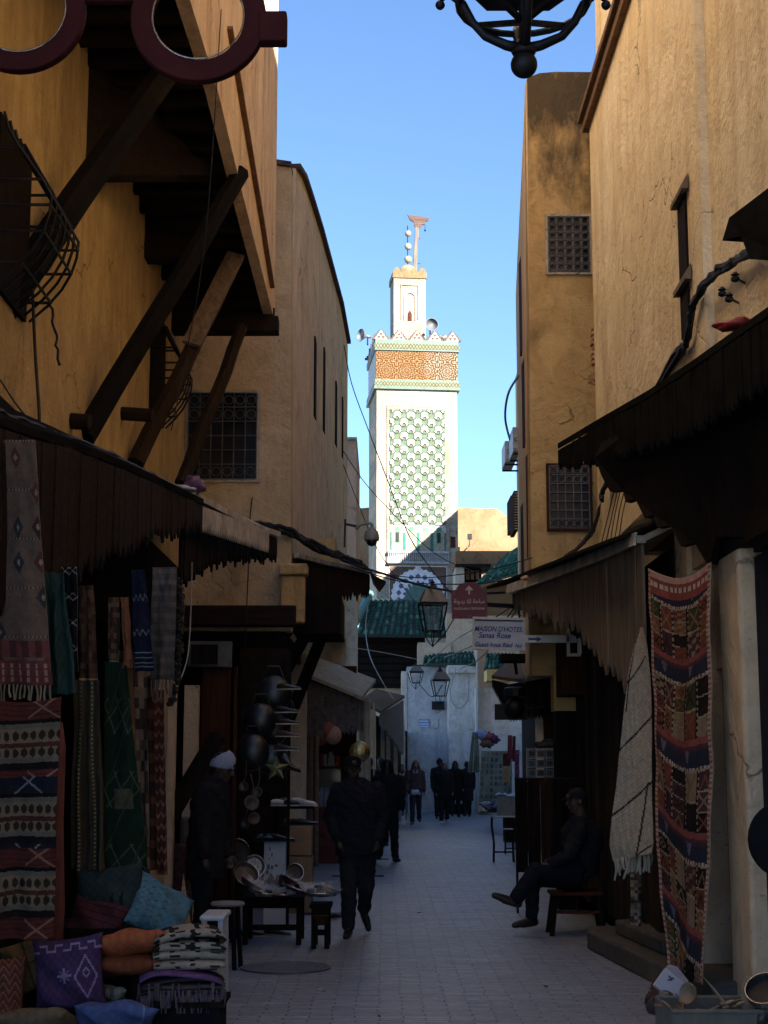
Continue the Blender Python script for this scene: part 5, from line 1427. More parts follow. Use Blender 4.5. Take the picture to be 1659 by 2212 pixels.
sh_l = [(628, 1490, 'black slipper, topmost on the hanging post'), (624, 1540, 'black sandal with pale sole, second from the top on the post'), (626, 1565, 'dark slipper with pale sole, third from the top on the post'), (626, 1592, 'brown slipper with wide pale sole, fourth from the top on the post'), (622, 1622, 'grey soled slipper above the boot on the post')]
for i, (px, py, lb) in enumerate(sh_l):
    p = P(px - 4, py, 15.4); shoe(tuple(p), R(-8), .24, [(.02, .018, .018), (.015, .014, .015), (.03, .02, .016), (.07, .04, .025), (.03, .03, .03)][i], lb)
shoe(tuple(P(622, 1662, 15.4)), R(-6), .26, (.008, .008, .009), 'black ankle boot, lowest on the hanging post', (.012, .012, .012), boot=True, tip=R(14))
# black hats / bags hung up in a bunch
def bag(px, py, Y, r, lb, sq=1.0):
    t = thing('hanging_bag', lb, 'bag', tuple(P(px, py, Y)), 0, 'black bags hung outside the shoe stall')
    MB().ball((0, 0, 0), (r, r * .5, r * sq), 16, 12).build('body', flat('black_leather', (.014, .013, .014), .35, 0, .3, 15, spec=.6) if 'black_leather' not in bpy.data.materials else bpy.data.materials['black_leather'], t, smooth=True)
    MB().tube([(-r * .6, 0, r * .7), (-r * .3, 0, r * 1.5), (r * .3, 0, r * 1.5), (r * .6, 0, r * .7)], .012, 6).build('strap', bpy.data.materials['black_leather'], t)
bag(590, 1500, 15.8, .19, 'large glossy black bag, highest beside the struts'); bag(562, 1555, 15.6, .17, 'round black bag in the middle of the bunch'); bag(590, 1575, 15.9, .15, 'black bag tucked behind the post with slippers', 1.2)
bag(545, 1625, 15.5, .17, 'soft black bag, lower left one of the bunch', 1.1); bag(585, 1640, 15.6, .15, 'lowest black bag beside the green star', 1.0); bag(612, 1530, 16.0, .12, 'small black bag under the large glossy one')
t = thing('star_ornament', 'green and gold paper star ornament below the black bags', 'ornament', tuple(P(597, 1660, 15.2)))
g = MB(); pts = []
for k in range(10):
    a = math.pi * k / 5 + .3; r = .13 if k % 2 == 0 else .055; pts.append(V(r * math.cos(a), 0, r * math.sin(a)))
g.cc = (.06, .12, .06)
for k in range(10): g.add([pts[k], pts[(k + 1) % 10], V(0, -.04, 0)], [(0, 1, 2)], (.07, .13, .06) if k % 2 else (.28, .25, .12)).add([pts[k], pts[(k + 1) % 10], V(0, .03, 0)], [(0, 1, 2)])
g.build('star', M['tile'], t)
# cardboard boxes
def carton(name, label, x0, y0, x1, y1, Y, d, mat, z0=None, group=None):
    a, b_ = P(x0, y1, Y), P(x1, y0, Y); zb = a.z if z0 is None else z0; cx_ = (a.x + b_.x) / 2
    t = thing(name, label, 'box', (cx_, Y, zb), 0, group); hw = (b_.x - a.x) / 2; h = b_.z - zb
    MB().box((-hw, 0, 0), (hw, d, h)).build('carton_body', mat, t, bevel=.004)
    return t, hw, h
YX = 17.2
z_mid = P(640, 1852, YX).z
t, hw, h = carton('cardboard_box', 'brown cardboard box, lower of the two stacked beside the street', 619, 1852, 674, 1960, YX, .4, M['card'], 0)
MB().box((-.03, -.003, h * .1), (.03, .0, h)).build('tape', M['tan'], t)
t, hw, h = carton('cardboard_box', 'brown cardboard box, upper of the two stacked beside the street', 619, 1786, 673, 1851, YX, .4, M['card'], z_mid + .004)
MB().box((-hw, -.003, h * .03), (hw, .0, h * .06)).build('flap_edge', M['woodd'], t)
t, hw, h = carton('white_box', 'white printed shoe carton under the polished black shoes', 569, 1820, 618, 1950, 16.0, .35, M['plastic'], 0)
g = MB(); rnd = random.Random(8)
for i in range(14):
    x = rnd.uniform(-hw * .85, hw * .6); z = rnd.uniform(h * .1, h * .93); g.box((x, -.004, z), (x + rnd.uniform(.01, .035), -.001, z + rnd.uniform(.01, .05)))
g.box((-hw, -.004, h * .52), (hw, -.001, h * .53)); g.build('print', flat('print_blue', (.10, .11, .17), .8), t)
rk = thing('shoe_rack', 'dark wooden shoe rack with sneakers on top beside the cardboard boxes', 'rack', tuple(P(640, 1900, 17.7))); rk.location.z = 0
z1, z2 = P(640, 1742, 17.6).z, P(640, 1784, 17.6).z
MB().box((-.26, 0, z1 - .03), (.18, .4, z1)).build('shelf', M['woodd'], rk); MB().box((-.26, .02, z2 - .02), (.18, .4, z2)).build('shelf', M['woodd'], rk)
MB().box((-.26, .05, 0), (-.22, .4, z1)).build('side_panel', M['woodd'], rk)
snk = [(612, 1722, 17.5, 20, (.55, .55, .56), 'white sneaker at the left end of the rack top'), (628, 1716, 17.6, 30, (.02, .02, .022), 'black sneaker with white sole on the rack top'), (640, 1728, 17.45, 25, (.025, .025, .03), 'black sneaker in front on the rack top'), (655, 1716, 17.7, 10, (.6, .6, .6), 'white sneaker at the back of the rack top'), (662, 1730, 17.4, -20, (.5, .5, .5), 'white trainer at the right end of the rack top')]
for px, py, Y, rz, c, lb in snk: shoe(tuple(P(px, 1741 if py > 1720 else 1738, Y)), R(rz - 15), .28, c, lb, (.55, .55, .55), 'sneakers on the shoe rack')
for i, px in enumerate((625, 645, 662)): shoe(tuple(P(px, 1782, 17.6)), R(60 - i * 30), .26, (.015, .014, .015), ['black leather shoe at the left of the middle shelf', 'black leather shoe in the middle of the middle shelf', 'shiny black shoe at the right of the middle shelf'][i], (.05, .05, .05), 'shoes on the middle shelf')
for i, (px, rz) in enumerate(((580, 20), (594, 5), (606, -12))): shoe(tuple(P(px, 1818, 15.9 - i * .02 + .1)), R(rz), .29, (.012, .012, .014), ['polished black shoe, left one on the white carton', 'polished black shoe, middle one on the white carton', 'polished black shoe with curled toe, right one on the white carton'][i], (.02, .02, .02), 'polished shoes on the white carton')
# tray tables
def table(name, label, x0, x1, ytop, yfoot, Y, d, mat, low=True, grp=None):
    a = P(x0, ytop, Y); b_ = P(x1, ytop, Y); t = thing(name, label, 'table', ((a.x + b_.x) / 2, Y, 0), 0, grp); hw = (b_.x - a.x) / 2; h = a.z
    MB().box((-hw, 0, h - .03), (hw, d, h)).build('table_top', mat, t, bevel=.005)
    for sx_ in (-1, 1):
        for sy in (0, 1): MB().beam((sx_ * (hw - .04), .04 + sy * (d - .08), 0), (sx_ * (hw - .04), .04 + sy * (d - .08), h - .03), .045, .045).build('leg', mat, t)
    MB().box((-hw + .04, .03, h * .30), (hw - .04, .06, h * .30 + .05)).box((-hw + .04, .03, h - .10), (hw - .04, .06, h - .03)).build('rail', mat, t)
    return t, hw, h
t, hw, h1 = table('tray_table', 'low dark wooden table loaded with metal trays, left of the walking man', 520, 655, 1938, 2012, 14.2, .6, M['woodd'])
t, hw, h2 = table('side_table', 'small narrow dark table right beside the tray table', 668, 716, 1955, 2025, 13.9, .4, M['woodd'])
t = thing('basin', 'dark dish with pale label under the small narrow table', 'basin', tuple(P(692, 1985, 13.8))); MB().lathe([(.05, -.05), (.08, .02), (.08, .03)], 12).build('bowl', M['woodr'], t)
silver = flat('hammered_silver', (.42, .40, .39), .22, .95, .3, 40, bmp=.8); brass = flat('dull_brass', (.07, .06, .052), .45, .3, .3, 25, bmp=.5)
M['film'] = tint('clear_film', (.8, .8, .82), .08, .18)
def tray(px, py, Y, r, rot, lb, mat, ry=None, film=False):
    t = thing('metal_tray', lb, 'tray', tuple(P(px, py, Y)), 0, 'metal trays on the low table'); t.rotation_euler = rot
    MB().lathe([(r * .0 + .001, .0), (r * .8, .0), (r, .025), (r * 1.02, .025), (r * .82, -.006), (.001, -.006)], 24).build('plate', mat, t, smooth=False)
    MB().tube([(r * 1.01 * math.cos(k * math.pi / 14), r * 1.01 * math.sin(k * math.pi / 14), .026) for k in range(28)], .006, 5, closed=True).build('rim', silver, t)
    if film:
        g = MB(); rnd = random.Random(px); n = 7; vs = [V(-r + 2 * r * i / n, -r + 2 * r * j / n, .05 + rnd.uniform(-.03, .05)) for j in range(n + 1) for i in range(n + 1)]
        g.add(vs, [(j * (n + 1) + i, j * (n + 1) + i + 1, (j + 1) * (n + 1) + i + 1, (j + 1) * (n + 1) + i) for j in range(n) for i in range(n)]); g.build('wrapping', M['film'], t)
tray(512, 1842, 14.6, .125, (R(82), 0, R(-12)), 'round dull metal tray standing upright beside the hatted man', brass)
tray(530, 1890, 14.3, .12, (R(45), R(35), R(0)), 'oval tilted tray below the upright round tray', brass)
tray(548, 1872, 14.4, .10, (R(80), R(60), R(10)), 'narrow tray seen edge on behind the table', silver)
tray(590, 1922, 14.3, .17, (R(12), R(10), 0), 'large silver tray in clear wrapping on the left table', silver, film=True)
tray(560, 1928, 14.15, .13, (R(8), R(14), R(30)), 'silver tray in clear wrapping at the left table edge', silver, film=True)
tray(645, 1925, 14.1, .16, (R(14), R(13), R(50)), 'wine red wrapped tray between the two tables', flat('wine_foil', (.16, .05, .08), .2, .7, .4, 30), film=True)
tray(690, 1932, 13.95, .15, (R(4), R(2), R(10)), 'silver tray in clear wrapping on the small narrow table', silver, film=True)
tray(636, 1885, 14.5, .08, (R(75), 0, R(15)), 'small upright copper tray behind the wrapped trays', flat('copper', (.07, .04, .03), .45, .3, .3))
for i, (px, py) in enumerate(((582, 1905), (602, 1908), (700, 1925))):
    t = thing('wrapped_ornament', ['crumpled clear wrapped pyramid ornament, left one on the tray table', 'crumpled clear wrapped ornament, right one on the tray table', 'clear wrapped black ornament on the small narrow table'][i], 'ornament', tuple(P(px, py + 12, 14.2 - .2 * (i == 2))), 0, 'wrapped ornaments on the tables')
    g = MB(); rnd = random.Random(i); top = V(rnd.uniform(-.02, .02), 0, .13); ring = [V(.07 * math.cos(k), .07 * math.sin(k), 0) + V(rnd.uniform(-.015, .015), 0, rnd.uniform(0, .02)) for k in (0, 1.2, 2.4, 3.6, 4.9)]
    g.add(ring + [top], [(k, (k + 1) % 5, 5) for k in range(5)] + [(4, 3, 2, 1, 0)]); g.build('wrap', flat('crumpled_foil_%d' % i, (.3, .3, .32), .12, .8, .4, 60, bmp=1), t)
# stool near the hatted man
t = thing('stool', 'low stool with pale seat edge beside the tray table', 'stool', tuple(P(490, 2030, 12.6))); t.location.z = 0; hh = P(490, 1948, 12.6).z
MB().lathe([(.001, hh - .03), (.13, hh - .03), (.14, hh - .015), (.13, hh), (.001, hh)], 18).build('seat', M['camgrey'], t)
for k in range(4):
    a = k * math.pi / 2 + .6; MB().beam((.09 * math.cos(a), .09 * math.sin(a), hh - .03), (.13 * math.cos(a), .13 * math.sin(a), 0), .028, .028).build('leg', M['iron'], t)

# ================================================================== SIGNS
def add_text(s, size, loc, mat, parent, name='lettering', align='CENTER', shear=0, sx=1.0, ext=.0015, bold=0.0, font=None, rz=0):
    cu = bpy.data.curves.new(name, 'FONT'); cu.body = s; cu.size = size; cu.align_x = align; cu.shear = shear; cu.extrude = ext; cu.offset = bold
    o = bpy.data.objects.new(name, cu); col.objects.link(o); o.rotation_euler = (math.pi / 2, 0, rz); o.scale = (sx, 1, 1); o.location = loc
    dg = bpy.context.evaluated_depsgraph_get(); me = bpy.data.meshes.new_from_object(o.evaluated_get(dg)); M_ = o.matrix_basis.copy(); bpy.data.objects.remove(o)
    me.transform(M_); me.materials.clear(); me.materials.append(mat)
    o = bpy.data.objects.new(name, me); col.objects.link(o); o.parent = parent; return o
YS = 16.2; pxm = YS / F * 1.0
# red street sign
c = P(1013.5, 1298, YS); t = thing('street_sign', 'dark red street name sign with white arrow and Arabic and Latin lettering', 'sign', tuple(c)); t.rotation_euler = (0, 0, R(-2))
k_ = YS / F * 1.012
def L(px, py): return V((px - 1013.5) * k_, 0, -(py - 1298) * k_)
pl = [L(976, 1336), L(1052, 1336), L(1052, 1275), L(1041, 1274)]
for i in range(1, 12):
    a = math.pi * i / 12; pl.append(L(1013.5 + 26 * math.cos(a), 1274 - 16 * math.sin(a) ** .75))
pl += [L(986, 1274), L(975, 1275)]
MB().prism(pl, (0, .02, 0)).build('plate', flat('sign_red', (.11, .012, .020), .5, 0, .12, 3), t)
wht = flat('sign_white', (.42, .36, .36), .7, 0, .1)
MB().prism([L(1013.5, 1265), L(1022, 1274), L(1018.5, 1276), L(1015.5, 1273), L(1015.5, 1284), L(1011.5, 1284), L(1011.5, 1273), L(1008.5, 1276), L(1005, 1274)], (0, -.003, 0)).build('arrow', wht, t)
w = MB()
for (ax, ay) in ((980, 1281), (1047, 1281)): w.tube([L(ax + 3 * math.cos(q * .785), ay + 3 * math.sin(q * .785)) + V(0, -.003, 0) for q in range(8)], .0022, 4, closed=True)
for s_ in (-1, 1): w.tube([L(1013.5 + s_ * 36, 1322) + V(0, -.003, 0), L(1013.5 + s_ * 36, 1332) + V(0, -.003, 0), L(1013.5 + s_ * 24, 1333) + V(0, -.003, 0)], .0022, 4)
w.build('corner_ornament', flat('sign_pinkish', (.32, .12, .13), .7), t)
add_text("\uFE94\uFEE7\uFEED\uFEAA\uFEF3 \uFEFC\uFEDF \uFE94\uFEA3\uFE8E\uFEB3", .062, tuple(L(1013.5, 1303)), wht, t, 'arabic_lettering', sx=.95, bold=.0012).location.y = -.004
add_text("PLACE LALLA YEDDOUNA", .030, tuple(L(1013.5, 1316.5)), wht, t, sx=.93, bold=.0006).location.y = -.004
add_text("FEZ", .026, tuple(L(1013.5, 1333)), flat('sign_faded', (.3, .13, .14), .7), t).location.y = -.004
br_ = thing('sign_bracket', 'dark steel arm carrying the red street sign from the right wall', 'bracket', tuple(P(1110, 1308, 16.3)))
o_ = Vector(br_.location); w = MB(); w.beam(P(1050, 1306, 16.25) - o_, P(1150, 1312, 16.4) - o_, .03, .045); w.build('arm', M['iron'], br_)
w = MB(); 
for q in range(3):
    cc_ = P(1128, 1290 + q * 16, 16.4) - o_; w.tube([cc_ + V(.045 * math.cos(a * .5), 0, .04 * math.sin(a * .5)) for a in range(10)], .007, 5)
w.beam(P(1120, 1275, 16.4) - o_, P(1122, 1345, 16.4) - o_, .02, .02); w.build('scroll', M['iron'], br_)
# guest house sign
YG = 15.9; c = P(1077.5, 1369, YG); t = thing('guest_house_sign', 'white framed hanging sign reading Maison d\'hotes Sanaa Rose in blue', 'sign', tuple(c)); t.rotation_euler = (0, R(1.3), 0)
k_ = YG / F * 1.012
def L(px, py): return V((px - 1077.5) * k_, 0, -(py - 1369) * k_)
a, b_ = L(1022, 1403), L(1133, 1335)
MB().box((a.x, .002, a.z), (b_.x, .02, b_.z)).build('panel', flat('sign_panel', (.44, .46, .52), .7, 0, .12, 6), t)
w = MB(); w.box((a.x, -.014, b_.z - .02), (b_.x, .03, b_.z + .006)).box((a.x, -.012, a.z - .004), (b_.x, .03, a.z + .014)).box((a.x - .004, -.013, a.z), (a.x + .016, .03, b_.z)).box((b_.x - .016, -.013, a.z), (b_.x + .004, .03, b_.z))
w.build('frame', flat('frame_white', (.50, .49, .47), .7, 0, .2, 20), t)
MB().box((a.x + .02, -.004, b_.z - .034), (b_.x - .02, .002, b_.z - .02)).build('dark_strip', flat('rust_strip', (.09, .05, .07), .8), t)
ink = flat('sign_blue', (.035, .045, .20), .7, 0, .15)
for s_, sz, px, py, sxx in (("MAISON D'HOTES.", .072, 1077, 1364, .84), ("Sanaa Rose", .080, 1068, 1378, .92), ("Guest hous Riad", .066, 1066, 1397, .88)):
    add_text(s_, sz, tuple(L(px, py)), ink, t, shear=.25, sx=sxx, bold=.0012).location.y = -.002
add_text("Nul", .048, tuple(L(1119, 1397)), ink, t, shear=.25, sx=.9, bold=.001).location.y = -.002
# white arm with arrow and bracket frame
t = thing('painted_arm', 'white painted arm with a dark blue arrow holding the guest house sign', 'bracket', tuple(P(1190, 1380, 15.9)))
o_ = Vector(t.location); a, b_ = P(1131, 1388, 15.9) - o_, P(1246, 1372, 15.9) - o_
MB().box((a.x, 0, a.z), (b_.x, .03, b_.z)).build('arm', M['plastic'], t)
def AL(px, py): return P(px, py, 15.9) - o_ + V(0, -.004, 0)
MB().prism([AL(1139, 1375), AL(1143, 1378), AL(1160, 1378.5), AL(1159, 1375), AL(1170, 1381), AL(1159, 1387), AL(1160, 1383), AL(1143, 1382.5), AL(1139, 1386), AL(1142, 1380.5)], (0, .003, 0)).build('arrow', ink, t)
w = MB()
for (x0, y0, x1, y1) in ((1226, 1356, 1255, 1361), (1226, 1411, 1255, 1417), (1226, 1361, 1231, 1411), (1249, 1361, 1256, 1411)):
    a, b_ = P(x0, y1, 15.88) - o_, P(x1, y0, 15.88) - o_; w.box((a.x, 0, a.z), (b_.x, .04, b_.z))
w.build('wall_frame', M['plastic'], t)
# black projecting sign and globe lantern on the right
flatpanel('hanging_sign', 'dark blank square sign board beside the round black lantern', 'sign', 1069, 1521, 1139, 1555, 22.0, M['iron'], .04)
t = thing('globe_lantern', 'round ribbed black lantern hanging under the small slanted canopy', 'lantern', tuple(P(1112, 1531, 21.5)))
g = MB().ball((0, 0, 0), (.14, .14, .15), 16, 12); g.build('globe', M['iron'], t, smooth=True)
MB().lathe([(.11, .15), (.16, .17), (.15, .28), (.10, .30)], 14).build('cap', M['iron'], t)
MB().beam((.12, 0, 0), (.42, 0, .03), .02, .02).build('arm', M['iron'], t)
# ================================================================== LANTERNS
def lantern(label, px, ytop, ybot, w_px, Y, finial=True, hang=None, lit=(.20, .20, .16)):
    a, b_ = P(px, ybot, Y), P(px, ytop, Y); H = b_.z - a.z; wd = w_px * Y / F / 2
    t = thing('street_lantern', label, 'lantern', (a.x, Y, a.z), R(8), 'four sided lanterns over the street')
    z0, z1 = H * .22, H * .62; wb, wt = wd * .62, wd * .98; m_ = M['iron']
    def fr4(w_, z, t_=.012):
        return [V(x * w_, y * w_, z) for x, y in ((-1, -1), (1, -1), (1, 1), (-1, 1))]
    lo, hi = fr4(wb, z0), fr4(wt, z1); g = MB(); th = wd * .09
    for k in range(4):
        g.beam(lo[k], hi[k], th, th); g.beam(lo[k], lo[(k + 1) % 4], th, th); g.beam(hi[k], hi[(k + 1) % 4], th * 1.3, th * 1.3)
    g.build('frame', m_, t)
    g = MB()
    for k in range(4): g.add([lo[k] * .99, lo[(k + 1) % 4] * .99, hi[(k + 1) % 4] * .99, hi[k] * .99], [(0, 1, 2, 3)])
    g.build('glass', M['glass'], t)
    g = MB().loft([fr4(wt * 1.12, z1 + th), fr4(wt * 1.05, z1 + .03 * H), fr4(wt * .62, H * .82), fr4(wt * .55, H * .84)]); g.build('hood', flat('lantern_hood', (.20, .19, .165), .5, .3, .2) if 'lantern_hood' not in bpy.data.materials else bpy.data.materials['lantern_hood'], t)
    g = MB().lathe([(wd * .42, H * .84), (wd * .45, H * .86), (wd * .2, H * .90), (wd * .13, H * .93), (wd * .2, H * .945), (wd * .06, H * .97), (.004, H)], 12); g.build('finial', m_, t)
    g = MB()
    for s_ in (-1, 1):
        g.tube([V(s_ * wb, 0, z0), V(s_ * wb * .9, 0, z0 * .6), V(s_ * wb * .35, 0, z0 * .15), V(0, 0, 0)], th * .45, 6)
        g.tube([V(0, s_ * wb, z0), V(0, s_ * wb * .9, z0 * .6), V(0, s_ * wb * .35, z0 * .15), V(0, 0, 0)], th * .45, 6)
    g.ball((0, 0, 0), th * .8, 8, 6); g.build('scroll_base', m_, t)
    return t
lantern('largest hanging lantern with grey hood in front of the green roof', 935, 1250, 1396, 56, 19)
lantern('smaller hanging lantern to the left in front of the gate wall', 898, 1430, 1488, 30, 36)
lantern('hanging lantern with tapering glass between the gate and the pilaster', 951, 1438, 1522, 36, 31)
# wrought iron lamp at the very top, near the camera
YN = 5.2; cN = P(1132, 140, YN)
t = thing('iron_lamp', 'black wrought iron lamp base with ball hanging at the top of the view', 'lantern', tuple(cN)); o_ = cN
k_ = YN / F
MB().ball((0, 0, 0), 31 * k_ * 1.0, 24, 16).build('ball', M['iron'], t, smooth=True)
MB().lathe([(24 * k_, 22 * k_), (30 * k_, 34 * k_), (22 * k_, 44 * k_), (14 * k_, 60 * k_)], 16).build('socket', M['iron'], t, smooth=True)
for s_, d_ in ((-1, 0), (1, 0), (0, 1), (0, -1)):
    pts = []
    for (r, z) in ((8, 40), (40, 48), (88, 70), (118, 105), (140, 150), (172, 175), (192, 160)):
        pts.append(V(s_ * r * k_, d_ * r * k_, z * k_))
    MB().tube(pts, [.022, .02, .017, .016, .016, .014, .012], 8).build('scroll_arm', M['iron'], t, smooth=True)
    MB().ball(pts[-1] - V(0, 0, .02), .018, 8, 6).build('arm_tip', M['iron'], t, smooth=True)
w = MB(); w.tube([(0, 0, 40 * k_), (0, 0, 330 * k_)], 11 * k_, 10).build('stem', M['iron'], t)
MB().tube([(150 * k_ * math.cos(a * math.pi / 12), 150 * k_ * math.sin(a * math.pi / 12), 150 * k_) for a in range(24)], 8 * k_, 6, closed=True).build('ring', M['iron'], t)
for a in (45, 135, 225, 315): MB().beam((0, 0, 105 * k_), (150 * k_ * math.cos(R(a)), 150 * k_ * math.sin(R(a)), 150 * k_), 12 * k_, 12 * k_).build('spoke', M['iron'], t)
MB().lathe([(150 * k_, 200 * k_), (190 * k_, 330 * k_), (120 * k_, 430 * k_), (20 * k_, 500 * k_)], 6).build('hood', M['iron'], t)
# ================================================================== GIANT SPECTACLES SIGN (top left)
YP = 5.6; kp = YP / F; c = P(428, 35, YP)
t = thing('spectacles_sign', 'giant dark red spectacles hanging as a shop sign at the top left', 'sign', tuple(c))
mr = flat('maroon_paint', (.055, .014, .016), .8, 0, .25, 6, spec=.1)
def ring(cx_, cz_, ro, ri, name):
    g = MB(); n = 48; vs = []
    for y in (0, .05):
        for r in (ro, ri):
            for k in range(n): a = 2 * math.pi * k / n; vs.append(V(cx_ + r * math.cos(a), y, cz_ + r * math.sin(a)))
    fs = []
    for k in range(n):
        l = (k + 1) % n; fs += [(k, l, n + l, n + k), (2 * n + k, 3 * n + k, 3 * n + l, 2 * n + l), (k, 2 * n + k, 2 * n + l, l), (n + k, n + l, 3 * n + l, 3 * n + k)]
    g.add(vs, fs); return g.build(name, mr, t, smooth=False, bevel=.006)
ring(0, 0, 157 * kp, 107 * kp, 'lens_rim'); ring(-413 * kp, 18 * kp, 150 * kp, 103 * kp, 'lens_rim')
for (cx_, cz_) in ((0, 0), (-413 * kp, 18 * kp)):
    MB().tube([V(cx_ + 106 * kp * math.cos(a * math.pi / 24), -.004, cz_ + 106 * kp * math.sin(a * math.pi / 24)) for a in range(48)], .0035, 6, closed=True).build('silver_edge', silver, t)
MB().box((-290 * kp, .005, 40 * kp), (-130 * kp, .045, 85 * kp)).build('bridge', mr, t, bevel=.008)
MB().box((140 * kp, -.01, -62 * kp), (205 * kp, .06, 12 * kp)).build('hinge', mr, t, bevel=.008)
MB().tube([(-200 * kp, .02, 85 * kp), (-200 * kp, .02, 400 * kp)], .01, 6).build('hanger', M['iron'], t)

# ================================================================== WALL CAMERA
t = thing('security_camera', 'grey dome security camera on a curved arm fixed to the slit window house', 'security camera', tuple(P(803, 1160, 24)))
o_ = Vector(t.location); q = lambda px, py: P(px, py, 24) - o_
MB().lathe([(.001, .16), (.04, .16), (.06, .12), (.10, .09), (.115, .03), (.12, -.03), (.11, -.06), (.10, -.06), (.001, -.055)], 20).build('housing', M['camgrey'], t, smooth=True)
MB().ball((0, 0, -.07), (.085, .085, .08), 16, 10).build('dome', M['glassd'], t, smooth=True)
MB().tube([q(804, 1140) , q(803, 1132), q(795, 1130), q(780, 1133), q(772, 1138), q(770, 1144)], [.03, .025, .025, .022, .03, .02], 8).build('arm', M['camgrey'], t, smooth=True)
MB().beam(q(770, 1137), q(745, 1132), .035, .035).build('mount', M['iron'], t)
MB().beam(q(746, 1122), q(744, 1182), .045, .03).build('wall_plate', M['iron'], t)

# ================================================================== CABLES
def cable(name, label, pts, r, mat=None, sagn=6, grp='cables across the street', cat='cable', wob=0, seed=0):
    rnd = random.Random(seed); w_ = [P(*p) for p in pts]
    # smooth through the points (Catmull-Rom)
    out = []
    for i in range(len(w_) - 1):
        p0, p1, p2, p3 = w_[max(0, i - 1)], w_[i], w_[i + 1], w_[min(len(w_) - 1, i + 2)]
        for k in range(sagn):
            t = k / sagn; out.append(.5 * ((2 * p1) + (p2 - p0) * t + (2 * p0 - 5 * p1 + 4 * p2 - p3) * t * t + (3 * p1 - p0 - 3 * p2 + p3) * t ** 3))
    out.append(w_[-1]); c0 = out[0].copy()
    if wob: out = [p + V(rnd.uniform(-wob, wob), rnd.uniform(-wob, wob), rnd.uniform(-wob, wob)) for p in out]
    o = MB().tube([p - c0 for p in out], r, 5).build(name, mat or M['cable']); o.location = c0
    return tag(o, label, cat, grp)
C = lambda l, pts, r=.008, **k: cable('cable', l, pts, r, **k)
C('long thin cable sweeping from the slit window house roof down across the minaret', [(743, 745, 29), (760, 830, 29.5), (800, 940, 29), (842, 1050, 27), (885, 1160, 25), (940, 1240, 22), (1000, 1310, 19), (1072, 1395, 16.0)], .010)
C('cable from the left crossing in front of the minaret base', [(742, 975, 29), (790, 1045, 30), (850, 1110, 32), (920, 1180, 32), (985, 1220, 32), (1115, 1262, 30)], .009)
C('thin cable dropping from the pink house past the wall camera', [(740, 1000, 29), (775, 1090, 30), (815, 1185, 30), (880, 1280, 29), (960, 1360, 26)], .008)
C('dark cable from the board canopy to the right canopy passing the big lantern', [(640, 1150, 21), (740, 1210, 21), (830, 1240, 20.5), (900, 1262, 19.5), (1000, 1280, 17.5), (1104, 1279, 16.4)], .016)
C('second cable just below the first between the two canopies', [(760, 1225, 22), (860, 1255, 21), (960, 1262, 20), (1060, 1258, 18), (1140, 1240, 16.5)], .008)
C('cable above the big lantern running to the right wall', [(790, 1235, 24), (900, 1248, 22), (1000, 1240, 20), (1080, 1225, 18.5), (1150, 1205, 17.5)], .007)
C('pale loose cable hanging over the timber front', [(795, 1305, 40), (790, 1360, 38), (800, 1420, 36), (830, 1480, 34), (850, 1510, 33)], .012, mat=M['cableg'])
C('thin cable along the timber front', [(768, 1400, 40), (830, 1410, 42), (900, 1424, 43)], .012, mat=M['cableg'])
C('cable fan strand from the right canopy tip, upper one', [(1118, 1300, 16.6), (1060, 1340, 22), (980, 1385, 34), (915, 1440, 43)], .009)
C('cable fan strand from the right canopy tip, middle one', [(1118, 1304, 16.6), (1050, 1380, 24), (960, 1420, 36)], .009)
C('cable fan strand from the right canopy tip, lowest one', [(1120, 1312, 16.6), (1040, 1420, 26), (990, 1446, 36)], .009)
C('cable loop hanging below the small green eave', [(985, 1443, 51.6), (972, 1500, 51.4), (990, 1530, 51.3), (1010, 1510, 51.4), (1013, 1450, 51.6)], .02, mat=M['cableg'])
C('cable hanging between the two small lanterns', [(900, 1470, 36), (925, 1500, 34), (940, 1503, 32), (955, 1480, 31)], .012)
C('cable drop under the largest lantern', [(935, 1396, 19), (960, 1370, 19), (985, 1330, 18.5), (1020, 1290, 17)], .007)
C('curved blue cable beside the air conditioners', [(1120, 812, 24), (1098, 850, 26), (1091, 900, 27), (1100, 945, 27.2), (1108, 960, 27.2)], .022, mat=flat('blue_cable', (.10, .13, .35), .5))
C('thin cable running down the grilled window wall on the left', [(545, 1075, 20.3), (540, 1120, 20.3), (536, 1240, 20.1), (529, 1400, 19.8)], .008)
C('long grey cable hanging in front of the doorway', [(415, 1215, 13.5), (412, 1330, 13.4), (405, 1420, 13.2), (385, 1480, 13.0), (372, 1510, 12.8)], .006, mat=M['cableg'])
C('thin wire hanging from the jetty', [(478, 20, 13), (445, 500, 13.2), (400, 780, 13.5), (370, 930, 13.4)], .005)
C('hanging strip of cloth and wire on the left wall', [(70, 620, 10.6), (76, 760, 10.5), (84, 880, 10.3), (85, 930, 10.2)], .012)
C('knotted wire on the left wall', [(108, 650, 10.8), (118, 720, 10.6), (126, 790, 10.5)], .010, wob=.02)
C('wire from the left edge to the cable bundle', [(0, 820, 10.2), (40, 880, 10.2), (80, 925, 10.0)], .006)
for i in range(7):
    rnd = random.Random(i); d = lambda: rnd.uniform(-9, 9)
    C('black cable of the bundle lying along the near left canopy', [(-20, 888 + d(), 8.6), (60, 920 + d(), 9.2), (150, 955 + d(), 10.0), (260, 1000 + d(), 11.2), (345, 1045 + d(), 12.3), (420, 1085 + d() * .6, 13.6)], .016, wob=.012, seed=i, grp='cable bundle on the near left canopy')
